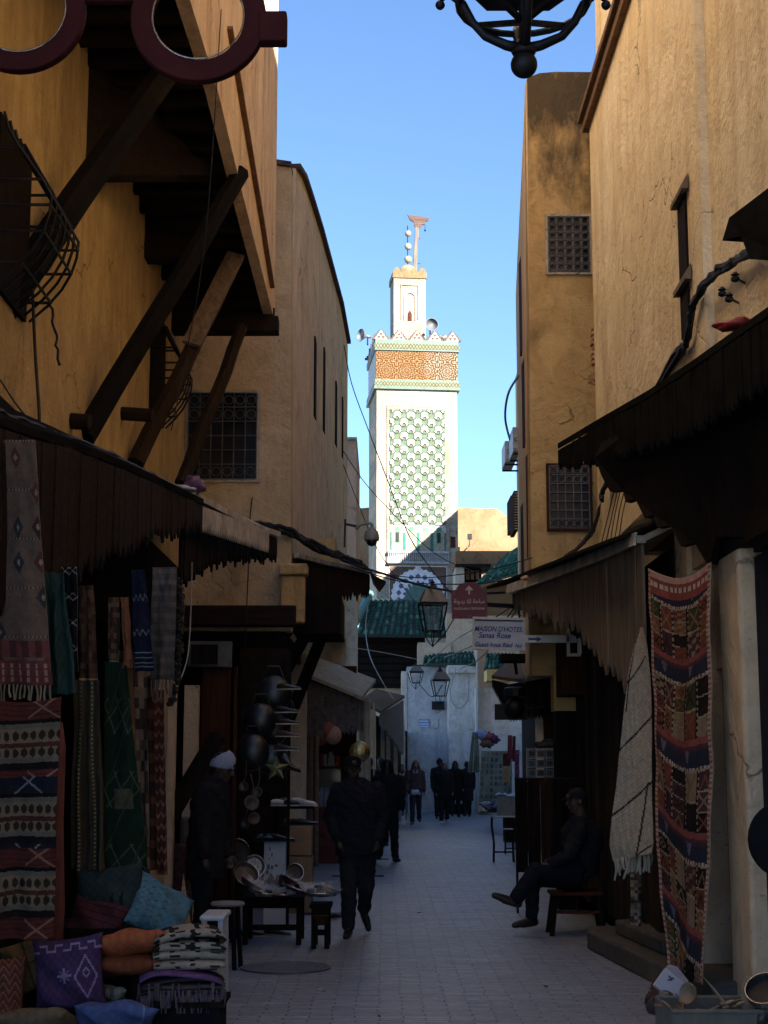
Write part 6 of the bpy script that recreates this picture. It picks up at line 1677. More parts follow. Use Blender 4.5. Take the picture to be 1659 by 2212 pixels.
for i in range(7):
    rnd = random.Random(20 + i); d = lambda: rnd.uniform(-7, 7)
    C('black cable of the bundle draped over the corner canopy on the left', [(505, 1128 + d(), 19), (560, 1135 + d(), 20), (625, 1150 + d(), 20.3), (680, 1180 + d(), 21), (740, 1205 + d(), 22), (790, 1225 + d(), 23.4)], .028, wob=.02, seed=i, grp='cable bundle on the corner canopy')
for i in range(5):
    rnd = random.Random(40 + i); d = lambda: rnd.uniform(-7, 7)
    C('black cable of the twisted bundle climbing the cream house wall', [(1300, 1080 + d(), 16.0), (1312, 1040 + d(), 15.8), (1440, 800 + d(), 12.5), (1482, 740 + d(), 11.6), (1497, 660 + d(), 11.3), (1535, 600 + d(), 10.75), (1595, 560 + d(), 10.0), (1680, 530 + d(), 9.0)], .022, wob=.012, seed=i, grp='cable bundle on the cream wall')
for i in range(4):
    rnd = random.Random(60 + i); d = lambda: rnd.uniform(-6, 6)
    C('black cable of the bundle hanging beside the lower grilled window', [(1322, 1010 + d(), 16.6), (1300, 1090 + d(), 16.8), (1275, 1150 + d(), 16.9), (1230, 1200 + d(), 16.9), (1180, 1230 + d(), 16.6)], .018, wob=.012, seed=i, grp='cable bundle beside the lower window')
for i in range(5):
    rnd = random.Random(80 + i)
    C('thin wire drooping from the bundle on the lower cream wall', [(1330 + i * 8, 1040, 14.5), (1318 + i * 7, 1100 + rnd.uniform(-10, 10), 14.8), (1300 + i * 9, 1170, 15.2)], .005, seed=i, grp='drooping wires on the cream wall', mat=M['woodp'])
# bulb-like insulators
for i, (px, py, Y) in enumerate(((1588, 600, 10.0), (1560, 632, 10.4), (1575, 644, 10.2))):
    t = thing('insulator', ['dark insulator highest on the cream wall bundle', 'dark insulator on the left below the highest', 'dark insulator on the right below the highest'][i], 'insulator', tuple(P(px, py, Y)), 0, 'insulators on the cream wall')
    MB().lathe([(.012, -.03), (.03, -.02), (.03, .0), (.015, .01), (.03, .02), (.012, .04)], 10).build('body', M['iron'], t); MB().beam((0, 0, 0), (.12, .15, 0), .012, .012).build('pin', M['iron'], t)
# things lying on the roofs
def lump(name, label, cat, px, py, Y, size, c, seed=0, rough=.6, group=None):
    rnd = random.Random(seed); g = MB().ball((0, 0, 0), size, 18, 12)
    g.v = [tuple(Vector(v) * (1 + .22 * math.sin(v[0] * 37 + seed) * math.sin(v[2] * 41) + .12 * math.sin(v[1] * 53 + v[0] * 71))) for v in g.v]
    o = g.build(name, flat('%s_%d' % (name, seed), c, rough, 0, .4, 14, bmp=.8), smooth=True); o.location = P(px, py, Y); return tag(o, label, cat, group)
lump('plastic_bag', 'crumpled purple plastic bag on the left canopy', 'bag', 418, 1048, 13.6, (.10, .09, .09), (.14, .07, .15), 1, .35)
lump('plastic_bag', 'white plastic bag beside the purple one on the left canopy', 'bag', 394, 1056, 13.2, (.11, .08, .03), (.45, .42, .5), 2, .35)
lump('plastic_sheet', 'red plastic sheet rolled on the dark canopy at the right edge', 'plastic sheet', 1612, 702, 9.3, (.20, .10, .035), (.30, .03, .03), 3, .3)
d_ = thing('doll', 'flesh coloured doll lying face down on the tin roof at right', 'doll', tuple(P(1175, 1232, 15.4)))
sk = flat('doll_skin', (.45, .24, .15), .6, 0, .15)
dm = Matrix.Rotation(R(-22), 3, 'Y')
g = MB().ball((0, 0, .0), (.11, .055, .05), 14, 10, dm).ball((-.10, -.01, -.05), (.06, .04, .04), 10, 8).ball((.105, 0, .055), (.05, .045, .045), 12, 8)
g.tube([(-.12, -.02, -.06), (-.19, -.03, -.08), (-.24, -.03, -.09)], [.03, .025, .015], 8).tube([(.05, -.05, .0), (.0, -.09, -.02), (-.03, -.1, -.03)], [.02, .016, .012], 6)
g.build('body', sk, d_, smooth=True); MB().ball((.125, .005, .07), (.055, .05, .05), 12, 8).build('hair', M['stone'], d_, smooth=True)
# ================================================================== PEOPLE
def fuse(g, name, mat, parent, vox=.012, smooth=6, folds=0):
    """melt overlapping volumes into one continuous skin"""
    o = g.build('tmp', mat); md = o.modifiers.new('r', 'REMESH'); md.mode = 'VOXEL'; md.voxel_size = vox
    ms = o.modifiers.new('s', 'SMOOTH'); ms.factor = .5; ms.iterations = smooth
    dg = bpy.context.evaluated_depsgraph_get(); me = bpy.data.meshes.new_from_object(o.evaluated_get(dg)); old = o.data
    bpy.data.objects.remove(o); bpy.data.meshes.remove(old)
    me.name = name; me.polygons.foreach_set("use_smooth", [True] * len(me.polygons))
    if not me.materials: me.materials.append(mat)
    if folds:
        from mathutils import noise as _n
        ns = [v.normal.copy() for v in me.vertices]
        for v, n_ in zip(me.vertices, ns):
            c_ = v.co; f_ = _n.noise(V(c_.x * 9 + c_.z * 5, c_.y * 9, c_.z * 13 + c_.x * 4)) + .5 * _n.noise(V(c_.x * 24, c_.y * 24, c_.z * 30))
            v.co = c_ + n_ * f_ * folds
    r = bpy.data.objects.new(name, me); col.objects.link(r); r.parent = parent
    return r
def capsule(g, p0, p1, r0, r1, n=12):
    p0, p1 = Vector(p0), Vector(p1)
    g.tube([p0, p0.lerp(p1, .33), p0.lerp(p1, .66), p1], [r0, r0 * .67 + r1 * .33, r0 * .33 + r1 * .67, r1], n); g.ball(p0, r0 * .995, n, 8); g.ball(p1, r1 * .995, n, 8)
def oval(g, c, rx, ry, h, yaw=0):
    pass
SK = {'mid': flat('skin_mid', (.23, .12, .075), .55, 0, .1, 12), 'dark': flat('skin_dark', (.07, .04, .028), .55, 0, .1, 12)}
HAIR = flat('black_hair', (.012, .010, .010), .5, 0, .3, 60); EYE = flat('eye_dark', (.01, .01, .01), .2, 0, 0); LIP = flat('lips', (.16, .05, .045), .5, 0, 0)
FAB = {}
def fab(name, c):
    if name not in FAB: FAB[name] = flat(name, c, .92, 0, .25, 22, spec=.12, bmp=.6)
    return FAB[name]
def stance(H, legs=((0, 0), (0, 0)), arms=((4, 12), (4, 12)), lean=0, arm_out=7, elbow_in=0):
    """joint positions of an upright figure facing -Y; angles in degrees, forward positive"""
    J = {}; k = H / 1.75
    for s_, nm, (a, b_) in ((-1, 'L', legs[0]), (1, 'R', legs[1])):
        hip = V(s_ * .085 * k, 0, .90 * k); kn = hip + V(s_ * .01, -math.sin(R(a)), -math.cos(R(a))) * .43 * k
        an = kn + V(0, -math.sin(R(a - b_)), -math.cos(R(a - b_))) * .41 * k
        ft = R(a - b_) if b_ > 25 else 0
        toe = an + V(s_ * .03, -math.cos(ft) * .17, -math.sin(-ft) * .0 - .045 + (-.13 * math.sin(abs(ft)) if b_ > 25 else 0)) * k
        J['hip' + nm], J['knee' + nm], J['ankle' + nm], J['toe' + nm] = hip, kn, an, toe
    dz = min(J['ankleL'].z, J['ankleR'].z) - .075 * k
    ln = R(lean); up = lambda h: V(0, -math.sin(ln) * h, math.cos(ln) * h)
    P0 = V(0, 0, .95 * k); J['pelvis'] = P0; J['chest'] = P0 + up(.38 * k); J['neck'] = P0 + up(.53 * k); J['head'] = P0 + up(.675 * k) + V(0, -.02 * k - .0 * ln, 0)
    for s_, nm, (a, b_) in ((-1, 'L', arms[0]), (1, 'R', arms[1])):
        sh = P0 + up(.475 * k) + V(s_ * .185 * k, 0, 0); o_ = math.sin(R(arm_out)) * s_
        el = sh + V(o_, -math.sin(R(a)), -math.cos(R(a))).normalized() * .29 * k
        wr = el + V(-s_ * math.sin(R(elbow_in)) + o_ * .3, -math.sin(R(a + b_)), -math.cos(R(a + b_))).normalized() * .25 * k
        J['sh' + nm], J['el' + nm], J['wr' + nm] = sh, el, wr
    for q in J: J[q] = J[q] - V(0, 0, dz)
    J['k'] = k; return J
def hand(g, wr, d, side, k, palm_in):
    d = d.normalized(); a = palm_in.normalized(); b_ = d.cross(a).normalized()
    pc_ = wr + d * .05 * k; capsule(g, wr, pc_ + d * .02 * k, .024 * k, .034 * k, 8)
    for i, (off, ln) in enumerate(((-.028, .062), (-.009, .072), (.010, .068), (.028, .054))):
        b0 = pc_ + b_ * off * k + d * .02 * k; m1 = b0 + d * ln * .5 * k + a * .008 * k; e1 = m1 + (d * .7 + a * .7).normalized() * ln * .45 * k
        capsule(g, b0, m1, .0095 * k, .009 * k, 7); capsule(g, m1, e1, .009 * k, .0075 * k, 7)
    t0 = wr + d * .03 * k - b_ * .028 * k; t1 = t0 + (d * .6 - b_ * .6 + a * .4).normalized() * .04 * k; capsule(g, t0, t1, .012 * k, .010 * k, 7); capsule(g, t1, t1 + (d * .9 + a * .4).normalized() * .028 * k, .010 * k, .008 * k, 7)
def person(label, loc, rz, J, skin='mid', top=None, bottom=None, shoes=None, hat=None, hair=None, coat_len=.18, bulk=1.0, yaw=0, pitch=0, vox=.014, skirt=0.0, face=True, collar=None, shirt_hem=None, group=None, hands=True, open_v=None):
    t = thing('person', label, 'person', loc, rz, group); k = J['k']; hd = J['head']
    HM = Matrix.Rotation(R(yaw), 3, 'Z') @ Matrix.Rotation(R(pitch), 3, 'X')
    h = lambda x, y, z: hd + HM @ (V(x, y, z) * k)
    # body
    g = MB(); g.ball(h(0, .012, .03), (.075 * k, .092 * k, .095 * k), 16, 12, HM); g.ball(h(0, -.022, -.035), (.058 * k, .066 * k, .072 * k), 14, 10, HM)
    g.ball(h(0, -.055, -.075), (.028 * k, .025 * k, .025 * k), 10, 8, HM); capsule(g, h(0, -.082, .018), h(0, -.108, -.018), .010 * k, .016 * k, 8)
    for s_ in (-1, 1): g.ball(h(s_ * .078, .015, -.005), (.010 * k, .020 * k, .032 * k), 8, 8, HM); g.ball(h(s_ * .042, -.058, -.02), (.022 * k, .022 * k, .022 * k), 8, 8, HM)
    capsule(g, h(0, -.078, .035), h(0, -.076, .06), .014 * k, .03 * k, 8)
    capsule(g, J['neck'] - V(0, 0, .05 * k), h(0, .02, -.04), .058 * k, .052 * k)
    capsule(g, J['pelvis'], J['chest'], .115 * k, .125 * k, 14); capsule(g, J['chest'], J['neck'], .125 * k, .06 * k, 14); capsule(g, J['shL'], J['shR'], .055 * k, .055 * k)
    for nm in 'LR':
        capsule(g, J['sh' + nm], J['el' + nm], .05 * k, .038 * k); capsule(g, J['el' + nm], J['wr' + nm], .038 * k, .026 * k)
        capsule(g, J['hip' + nm], J['knee' + nm], .085 * k, .052 * k); capsule(g, J['knee' + nm], J['ankle' + nm], .05 * k, .034 * k)
        capsule(g, J['ankle' + nm], J['toe' + nm], .034 * k, .026 * k)
        if hands: hand(g, J['wr' + nm], J['wr' + nm] - J['el' + nm], 0, k, V(1 if nm == 'L' else -1, -.2, 0))
    fuse(g, 'body', SK[skin], t, min(vox, .009) if hands and vox < .013 else vox, 2)
    # trousers
    if bottom:
        g = MB(); capsule(g, J['hipL'] + V(0, 0, .06 * k), J['hipR'] + V(0, 0, .06 * k), .115 * k, .115 * k, 14)
        for nm in 'LR':
            capsule(g, J['hip' + nm], J['knee' + nm], .102 * k * bulk ** .5, .074 * k * bulk ** .5, 14); e = J['knee' + nm].lerp(J['ankle' + nm], .93); capsule(g, J['knee' + nm], e, .074 * k * bulk ** .5, .066 * k, 14)
        fuse(g, 'trousers', bottom, t, vox, folds=.012)
    g = MB(); cb = J['pelvis'] - V(0, 0, coat_len * k); b_ = bulk
    # torso as elliptical rings
    rings = []; n = 22
    sec = [(cb, .168 + skirt, .135 + skirt), (J['pelvis'], .168, .135), (J['pelvis'].lerp(J['chest'], .5), .165, .132), (J['chest'], .185, .135), (J['chest'].lerp(J['neck'], .55), .175, .118), (J['neck'] + V(0, 0, .0), .115, .095), (J['neck'] + V(0, -.015, .05) * k, .080, .082)]
    for c_, rx, ry in sec: rings.append([c_ + V(rx * b_ * k * math.cos(2 * math.pi * q / n), ry * b_ * k * math.sin(2 * math.pi * q / n), 0) for q in range(n)])
    g.loft(rings)
    for nm in 'LR':
        s0 = J['sh' + nm] - V(0, 0, .01); capsule(g, s0, J['el' + nm], .076 * k * b_ ** .6, .063 * k * b_ ** .6, 14); e = J['el' + nm].lerp(J['wr' + nm], .94); capsule(g, J['el' + nm], e, .063 * k * b_ ** .6, .05 * k * b_ ** .5, 14)
        capsule(g, s0, J['neck'], .07 * k, .06 * k)
        m_ = J['el' + nm].lerp(J['wr' + nm], .5); g.ball(J['el' + nm], .066 * k * b_ ** .6, 10, 8)
    fuse(g, 'coat', top, t, vox, 4, folds=.016)
    if shirt_hem:
        rg = [[J['pelvis'] + V(0, 0, z) * k + V(rx * b_ * k * math.cos(2 * math.pi * q / 18), rx * .8 * b_ * k * math.sin(2 * math.pi * q / 18), .012 * math.sin(q * 2.3)) for q in range(18)] for z, rx in ((-.14, .168), (.0, .160))]
        MB().loft(rg).build('shirt_hem', shirt_hem, t, smooth=True)
    if collar:
        g = MB()
        for s_ in (-1, 1): g.prism([h(s_ * .01, -.075, -.165), h(s_ * .065, -.055, -.115), h(s_ * .085, -.05, -.15), h(s_ * .03, -.115, -.225)], (0, -.012, 0))
        g.build('collar', collar, t)
    # shoes
    for nm in 'LR':
        a, tt = J['ankle' + nm], J['toe' + nm]; dd = (tt - a).normalized(); g = MB(); heel = a - V(dd.x, dd.y, 0) * .035 * k
        base = V(0, 0, -.03 * k)
        capsule(g, heel + base, a.lerp(tt, .6) + base * .5, .043 * k, .044 * k, 12); capsule(g, a.lerp(tt, .5) + base * .4, tt + dd * .035 * k, .043 * k, .032 * k, 12); capsule(g, a, a + V(0, 0, .03 * k), .046 * k, .045 * k)
        fuse(g, 'shoe', shoes, t, vox, 3)
    if hair:
        hm, kind = hair; g = MB(); g.ball(h(0, .022, .045), (.084 * k, .094 * k, .092 * k), 16, 12, HM)
        if kind == 'long':
            for s_ in (-1, 1): capsule(g, h(s_ * .06, .03, .02), h(s_ * .085, .02, -.22), .04 * k, .045 * k)
            capsule(g, h(0, .06, .0), h(0, .07, -.26), .07 * k, .07 * k)
        if kind == 'short': capsule(g, h(0, .05, .03), h(0, .055, -.05), .065 * k, .05 * k)
        if kind == 'veil':
            for s_ in (-1, 1): capsule(g, h(s_ * .045, .02, .04), h(s_ * .09, -.0, -.20), .055 * k, .07 * k)
            capsule(g, h(0, .05, .03), h(0, .04, -.22), .08 * k, .11 * k); g.ball(h(0, -.02, -.17), (.09 * k, .07 * k, .07 * k), 12, 8, HM)
        # keep the face free
        g.v = [tuple(v) for v in g.v]; fuse(g, 'hair' if kind != 'veil' else 'headscarf', hm, t, vox * .8, 2)
    if hat:
        hm, kind = hat; g = MB()
        if kind == 'beanie':
            rings = []
            for z, r in ((.005, .090), (.02, .096), (.06, .094), (.10, .078), (.13, .05), (.145, .012)):
                rings.append([h(r * math.cos(2 * math.pi * q / 22), .012 + r * 1.12 * math.sin(2 * math.pi * q / 22), z + (.02 * -math.sin(2 * math.pi * q / 22))) for q in range(22)])
            g.loft(rings); MB_ = g.build('beanie', hm, t, smooth=True)
        else:
            rings = []
            for z, r in ((.035, .086), (.06, .090), (.10, .080), (.125, .05), (.132, .01)):
                rings.append([h(r * math.cos(2 * math.pi * q / 22), .008 + r * 1.1 * math.sin(2 * math.pi * q / 22), z) for q in range(22)])
            g.loft(rings)
            pts = [h(.07 * math.cos(a), -.07 - .085 * math.sin(a), .045 - .02 * math.sin(a)) for a in [math.pi * q / 10 for q in range(11)]]
            g.prism(pts + [h(-.06, -.03, .05), h(.06, -.03, .05)], HM @ V(0, 0, .008)); g.build('cap', hm, t)
    if face:
        for s_ in (-1, 1):
            MB().ball(h(s_ * .031, -.083, .008), (.010 * k, .006 * k, .006 * k), 8, 6, HM).build('eye', EYE, t, smooth=True)
            MB().tube([h(s_ * .015, -.089, .026), h(s_ * .032, -.088, .032), h(s_ * .048, -.078, .026)], .004 * k, 5).build('eyebrow', HAIR, t)
        MB().ball(h(0, -.086, -.050), (.024 * k, .008 * k, .007 * k), 10, 6, HM).build('mouth', LIP, t, smooth=True)
    return t
def G(px, py_feet):
    Y = CAMZ * F / (py_feet - 1655.0); p = P(px, py_feet, Y); return (p.x, p.y, 0)
BK = fab('black_wool', (.017, .0165, .020)); NV = fab('navy_jacket', (.012, .0125, .018)); JN = fab('dark_jeans', (.03, .035, .05)); LJ = fab('light_jeans', (.16, .26, .42)); GR = fab('charcoal_trousers', (.022, .021, .026)); BR = fab('brown_sweater', (.085, .055, .060))
SHB = flat('black_shoe', (.012, .011, .012), .4, 0, .2); SHW = flat('white_trainer', (.55, .55, .58), .6, 0, .1)
# man in the cap walking towards us
J = stance(1.66, legs=((4, 6), (-8, 42)), arms=((-6, 30), (-4, 26)), lean=2, arm_out=17, elbow_in=22)
J['head'] += V(-.05, 0, 0); J['neck'] += V(-.03, 0, 0)
person('broad man in a black cap and black jacket walking towards the camera, hands in pockets', (P(772, 2010, 14.9).x, 14.9, 0), R(4), J, 'dark', NV, GR, SHB, (fab('black_cap', (.008, .008, .01)), 'cap'), (HAIR, 'short'), .18, 1.33, 6, 0, .011)
# stooping man in the pale knitted hat
J = stance(1.70, legs=((3, 6), (-4, 6)), arms=((2, 6), (3, 8)), lean=6, arm_out=5)
J['head'] += V(0, -.05, -.03)
person('stooping man in a pale blue knitted hat and black coat, side on', (P(440, 2060, 12.7).x, 12.7, 0), R(72), J, 'dark', BK, BK, flat('grey_trainer', (.05, .05, .055), .6), (flat('pale_knit', (.30, .33, .46), .95, 0, .15, 50, bmp=.8), 'beanie'), (HAIR, 'short'), .26, 1.15, 0, 20, .011)
person('person in black walking away just behind the man in the black cap', G(838, 1856), R(168), stance(1.70, legs=((14, 4), (-12, 22)), arms=((-8, 20), (10, 20)), arm_out=12), 'mid', BK, BK, SHB, None, (HAIR, 'long'), .10, 1.15, 0, 0, .018, face=False)
person('young woman with long dark hair, pale top and light jeans beside the brown sweater', G(868, 1777), R(4), stance(1.62, legs=((8, 4), (-8, 18)), arms=((0, 14), (4, 14))), 'mid', fab('dark_cardigan', (.03, .03, .035)), LJ, SHW, None, (HAIR, 'long'), .08, 1.0, 0, 0, .02, collar=fab('pale_top', (.4, .4, .42)))
person('woman in a mauve brown sweater over a white shirt, walking to the camera', G(898, 1777), R(-3), stance(1.72, legs=((6, 2), (-10, 22)), arms=((6, 10), (-6, 12)), arm_out=9), 'mid', BR, JN, flat('brown_shoe', (.08, .05, .04), .6), None, (HAIR, 'veil'), .0, 1.05, 0, 0, .018, collar=fab('white_shirt', (.5, .52, .6)), shirt_hem=fab('white_shirt', (.5, .52, .6)))
person('woman in black coat and wide black trousers with white shoes', G(960, 1775), R(2), stance(1.66, legs=((5, 3), (-7, 16)), arms=((0, 12), (2, 14)), arm_out=8), 'mid', BK, BK, SHW, None, (HAIR, 'long'), .28, 1.15, 0, 0, .018)
person('figure in a black beanie right behind the woman with white shoes', G(950, 1765), R(5), stance(1.78, legs=((4, 2), (-4, 8))), 'dark', BK, BK, SHB, (BK, 'beanie'), (HAIR, 'short'), .2, 1.2, 0, 0, .02)
person('woman with long dark brown hair walking away in a long black coat', G(984, 1762), R(176), stance(1.74, legs=((8, 2), (-8, 16)), arm_out=10), 'mid', fab('dark_coat', (.012, .009, .009)), BK, SHB, None, (flat('brown_hair', (.02, .012, .010), .6, 0, .3, 50), 'long'), .42, 1.15, 0, 0, .02, skirt=.03, face=False)
person('person in a knee length black coat walking away, rightmost of the group', G(1009, 1761), R(186), stance(1.72, legs=((7, 2), (-8, 14)), arm_out=9), 'mid', BK, BK, SHB, None, (HAIR, 'short'), .46, 1.15, 0, 0, .02, skirt=.03, face=False)
person('man in a navy jacket seen from behind, left of the distant pair', (-.29, 30.2, 0), R(172), stance(1.74, legs=((8, 2), (-8, 14)), arm_out=10), 'dark', NV, BK, SHB, None, (HAIR, 'short'), .1, 1.25, 0, 0, .02, face=False)
person('man with a grey blue collar seen from behind, right of the distant pair', (-.06, 31.5, 0), R(178), stance(1.74, legs=((6, 2), (-8, 14)), arm_out=9), 'dark', fab('slate_jacket', (.03, .035, .055)), BK, SHB, None, (HAIR, 'short'), .1, 1.1, 0, 0, .02, collar=None, face=False)
person('person in a rust brown headscarf partly hidden behind the long haired young woman', G(856, 1766), R(2), stance(1.74, legs=((4, 2), (-5, 10))), 'mid', fab('rust_jacket', (.06, .03, .028)), BK, SHB, None, (fab('rust_scarf', (.07, .025, .02)), 'veil'), .2, 1.1, 0, 0, .02)
# seated man with crossed legs (joints placed around his stool)
o_ = V(P(1240, 1905, 15.1).x, 15.1, 0); q = lambda px, py, Y: P(px, py, Y) - o_
J = dict(k=.98, pelvis=q(1250, 1888, 15.15), chest=q(1258, 1812, 15.15), neck=q(1254, 1775, 15.12), head=q(1246, 1732, 15.1),
         hipL=q(1240, 1893, 15.0), kneeL=q(1156, 1880, 14.75), ankleL=q(1112, 1945, 14.7), toeL=q(1076, 1936, 14.68),
         hipR=q(1240, 1895, 15.28), kneeR=q(1152, 1898, 15.3), ankleR=q(1148, 1985, 15.25), toeR=q(1118, 1996, 15.2),
         shL=q(1252, 1792, 14.97), elL=q(1228, 1850, 14.85), wrL=q(1188, 1866, 14.8), shR=q(1256, 1790, 15.33), elR=q(1226, 1850, 15.4), wrR=q(1190, 1864, 15.2))
person('man in dark clothes sitting with crossed legs on a wooden stool at right', tuple(o_), 0, J, 'dark', NV, fab('ink_trousers', (.010, .011, .018)), flat('brown_loafer', (.03, .018, .014), .4, 0, .2), (BK, 'cap'), (HAIR, 'short'), .02, 1.15, -82, 4, .011)
st2 = thing('stool', 'wooden stool under the seated man', 'stool', (o_.x + .03, 15.1, 0)); hz = P(1240, 1905, 15.1).z - .085
MB().box((-.27, -.2, hz - .03), (.22, .2, hz)).build('seat', M['woodr'], st2, bevel=.008)
for sx_, sy in ((-1, -1), (1, -1), (1, 1), (-1, 1)): MB().beam((sx_ * .2 - .02, sy * .15, hz - .03), (sx_ * .25 - .02, sy * .18, 0), .035, .035).build('leg', M['woodd'], st2)
MB().beam((-.24, -.165, hz * .55), (.2, -.165, hz * .55), .02, .03).build('stretcher', M['woodr'], st2)

# ================================================================== RIGHT SIDE GOODS
cr = thing('hanging_carpets', 'row of near black carpets hanging on a rail beside the seated man', 'carpet rack', (P(1175, 1800, 17.2).x, 17.2, 0))
o_ = Vector(cr.location); zt = P(1175, 1682, 17.2).z; x0, x1 = P(1113, 1800, 17.2).x - o_.x, P(1250, 1800, 17.2).x - o_.x
MB().tube([(x0, .0, zt), (x1, .0, zt)], .015, 6).build('rail', M['iron'], cr); 
for x in (x0 + .02, x1 - .02): MB().tube([(x, .05, 0), (x, .05, zt)], .015, 6).build('upright', M['iron'], cr)
for i in range(5):
    a = x0 + (x1 - x0) * i / 5; b_ = x0 + (x1 - x0) * (i + .96) / 5; zb = P(1175, 1885 - i * 3, 17.1).z; cc = [(.012, .008, .008), (.018, .010, .008), (.035, .018, .013), (.010, .008, .010), (.02, .01, .009)][i]
    cloth('carpet', '', '', V(a, -.03, zt), V(b_, -.03 - .02 * (i % 2), zt), V(b_, -.05, zb), V(a, -.03, zb), 14, 30, (lambda cc: lambda u, v: mul(cc, 1.6 if u < .06 else 1))(cc), .025, 1.5, root=cr, seed=i)
t = thing('postcard_rack', 'wire rack full of small framed pictures above the dark carpets', 'rack', tuple(P(1178, 1682, 18.0)))
o_ = Vector(t.location); w = MB(); rnd = random.Random(6)
def rq(px, py): return P(px, py, 18.0) - o_
for px in (1138, 1158, 1180, 1200, 1216): w.tube([rq(px, 1690), rq(px, 1616)], .006, 4)
for py in (1618, 1638, 1658, 1680): w.tube([rq(1138, py), rq(1216, py)], .006, 4)
w.build('wire_frame', M['cableg'], t)
for r_ in range(3):
    for c_ in range(4):
        a, b_ = rq(1140 + c_ * 19.5, 1636 + r_ * 21), rq(1157 + c_ * 19.5, 1620 + r_ * 21); g = MB(); e = .014
        g.box((a.x, -.02, a.z), (b_.x, -.015, b_.z), Matrix.Rotation(rnd.uniform(-.12, .12), 3, 'Y')); g.cc = (.2, .2, .21)
        g.c = [(.17, .17, .18)] * len(g.f); g.box((a.x + e, -.026, a.z + e), (b_.x - e, -.021, b_.z - e)); g.c[-6:] = [rnd.choice([(.03, .03, .035), (.10, .05, .03), (.05, .06, .08)])] * 6
        g.build('framed_picture', M['paint'], t)
lump('dark_box_stack', 'dark flat boxes on top of the picture rack', 'box', 1186, 1608, 18.1, (.17, .09, .06), (.03, .028, .03), 21)
# wire side table and stool at the kerb
def wire_table(px, ytop, yfoot, wpx, lab, grp=None):
    Y = CAMZ * F / (yfoot - 1655.0); p = P(px, yfoot, Y); t = thing('wire_table', lab, 'table', (p.x, Y, 0), 0, grp); h = P(px, ytop, Y).z; hw = wpx * Y / F / 2
    MB().box((-hw, -hw * .8, h - .02), (hw, hw * .8, h)).build('table_top', M['camgrey'], t)
    for sx_ in (-1, 1):
        for sy in (-1, 1): MB().tube([(sx_ * hw * .95, sy * hw * .7, h - .02), (sx_ * hw * .98, sy * hw * .72, h * .8), (sx_ * hw * .8, sy * hw * .6, h * .4), (sx_ * hw * .85, sy * hw * .65, 0)], .011, 6).build('leg', M['iron'], t)
    MB().tube([(hw * .82 * c_, hw * .62 * s_, h * .22) for c_, s_ in ((-1, -1), (1, -1), (1, 1), (-1, 1))], .008, 5, closed=True).build('stretcher', M['iron'], t)
wire_table(1088, 1763, 1855, 50, 'tall wrought iron wire table at the right edge of the street')
wire_table(1106, 1790, 1838, 34, 'smaller wire stool behind the tall wire table')
# far goods in front of the white wall
cloth('tiled_throw', 'sage patchwork throw with small motifs against the white wall', 'throw', *q4(1040, 1622, 1106, 1740, 42.5, 42.3, 1034, 1106), 44, 70, lambda u, v: ([(.10, .13, .12), (.20, .16, .12), (.08, .09, .10)][int(hsh(int(u * 7), int(v * 9)) * 3) % 3] if max(abs((u * 7) % 1 - .5), abs((v * 9) % 1 - .5)) < .3 and hsh(int(u * 7), int(v * 9), 7) > .2 else (.21, .24, .20)), .04, 1.5, seed=31)
cloth('hanging_garment', 'green and white striped garment hanging right of the black coats', 'garment', *q4(1020, 1582, 1032, 1668, 42.9, 42.7, 1010, 1036), 16, 40, lambda u, v: (.36, .38, .34) if (u * 5) % 1 < .4 else (.10, .16, .11), .06, 2, seed=32)
for i, (px, py, c, lb) in enumerate(((1042, 1588, (.25, .30, .50), 'blue and white bundle of caps, left in the hanging bunch'), (1053, 1592, (.28, .06, .07), 'red bundle of caps, middle of the hanging bunch'), (1064, 1596, (.10, .03, .10), 'plum bundle of caps, right in the hanging bunch'), (1052, 1605, (.16, .10, .07), 'brown bundle under the red caps'))):
    lump('cap_bundle', lb, 'bundle', px, py, 43.0, (.19, .14, .13), c, 40 + i, .8, 'bunch of caps on the white wall')
cloth('hanging_bag', 'crimson cloth bag hanging left of the purple one by the white wall', 'bag', *q4(1097, 1588, 1106, 1640, 40, 40, 1096, 1108), 8, 24, plain((.20, .03, .05)), .03, 1, seed=33)
cloth('hanging_bag', 'long dark red bag with loops beside the crimson one', 'bag', *q4(1107, 1590, 1114, 1645, 39.5), 8, 24, plain((.12, .02, .03)), .03, 1, seed=34)
cloth('hanging_cloth', 'purple spotted cloth hanging at the corner of the white wall', 'cloth', *q4(1112, 1620, 1122, 1690, 38), 10, 30, lambda u, v: (.3, .15, .25) if hsh(int(u * 5), int(v * 20)) > .8 else (.13, .04, .10), .03, 1, seed=35)
cloth('hanging_cloth', 'ochre and dark red cloth beside the sage throw', 'cloth', *q4(1086, 1628, 1102, 1690, 41), 12, 30, lambda u, v: (.10, .02, .02) if v < .45 else (.42, .28, .14), .05, 1, seed=36)
ft = thing('goods_table', 'trestle with a white cloth and grey crate in front of the sage throw', 'table', (P(1100, 1740, 33).x, 33, 0)); zt = P(1100, 1722, 33).z
MB().box((-.22, 0, zt - .42), (.35, .6, zt)).build('crate', flat('grey_crate', (.17, .17, .165), .8, 0, .3), ft)
MB().box((-.1, .02, 0), (.3, .5, zt - .42)).build('leg_block', M['woodd'], ft)
g = MB(); rnd = random.Random(12); n = 9; g.add([V(-.26 + .65 * i / n, -.05 + .6 * j / n, zt + .02 + rnd.uniform(0, .07)) for j in range(n + 1) for i in range(n + 1)], [(j * (n + 1) + i, j * (n + 1) + i + 1, (j + 1) * (n + 1) + i + 1, (j + 1) * (n + 1) + i) for j in range(n) for i in range(n)])
g.build('white_cloth', flat('white_linen', (.46, .5, .62), .9, 0, .2), ft)
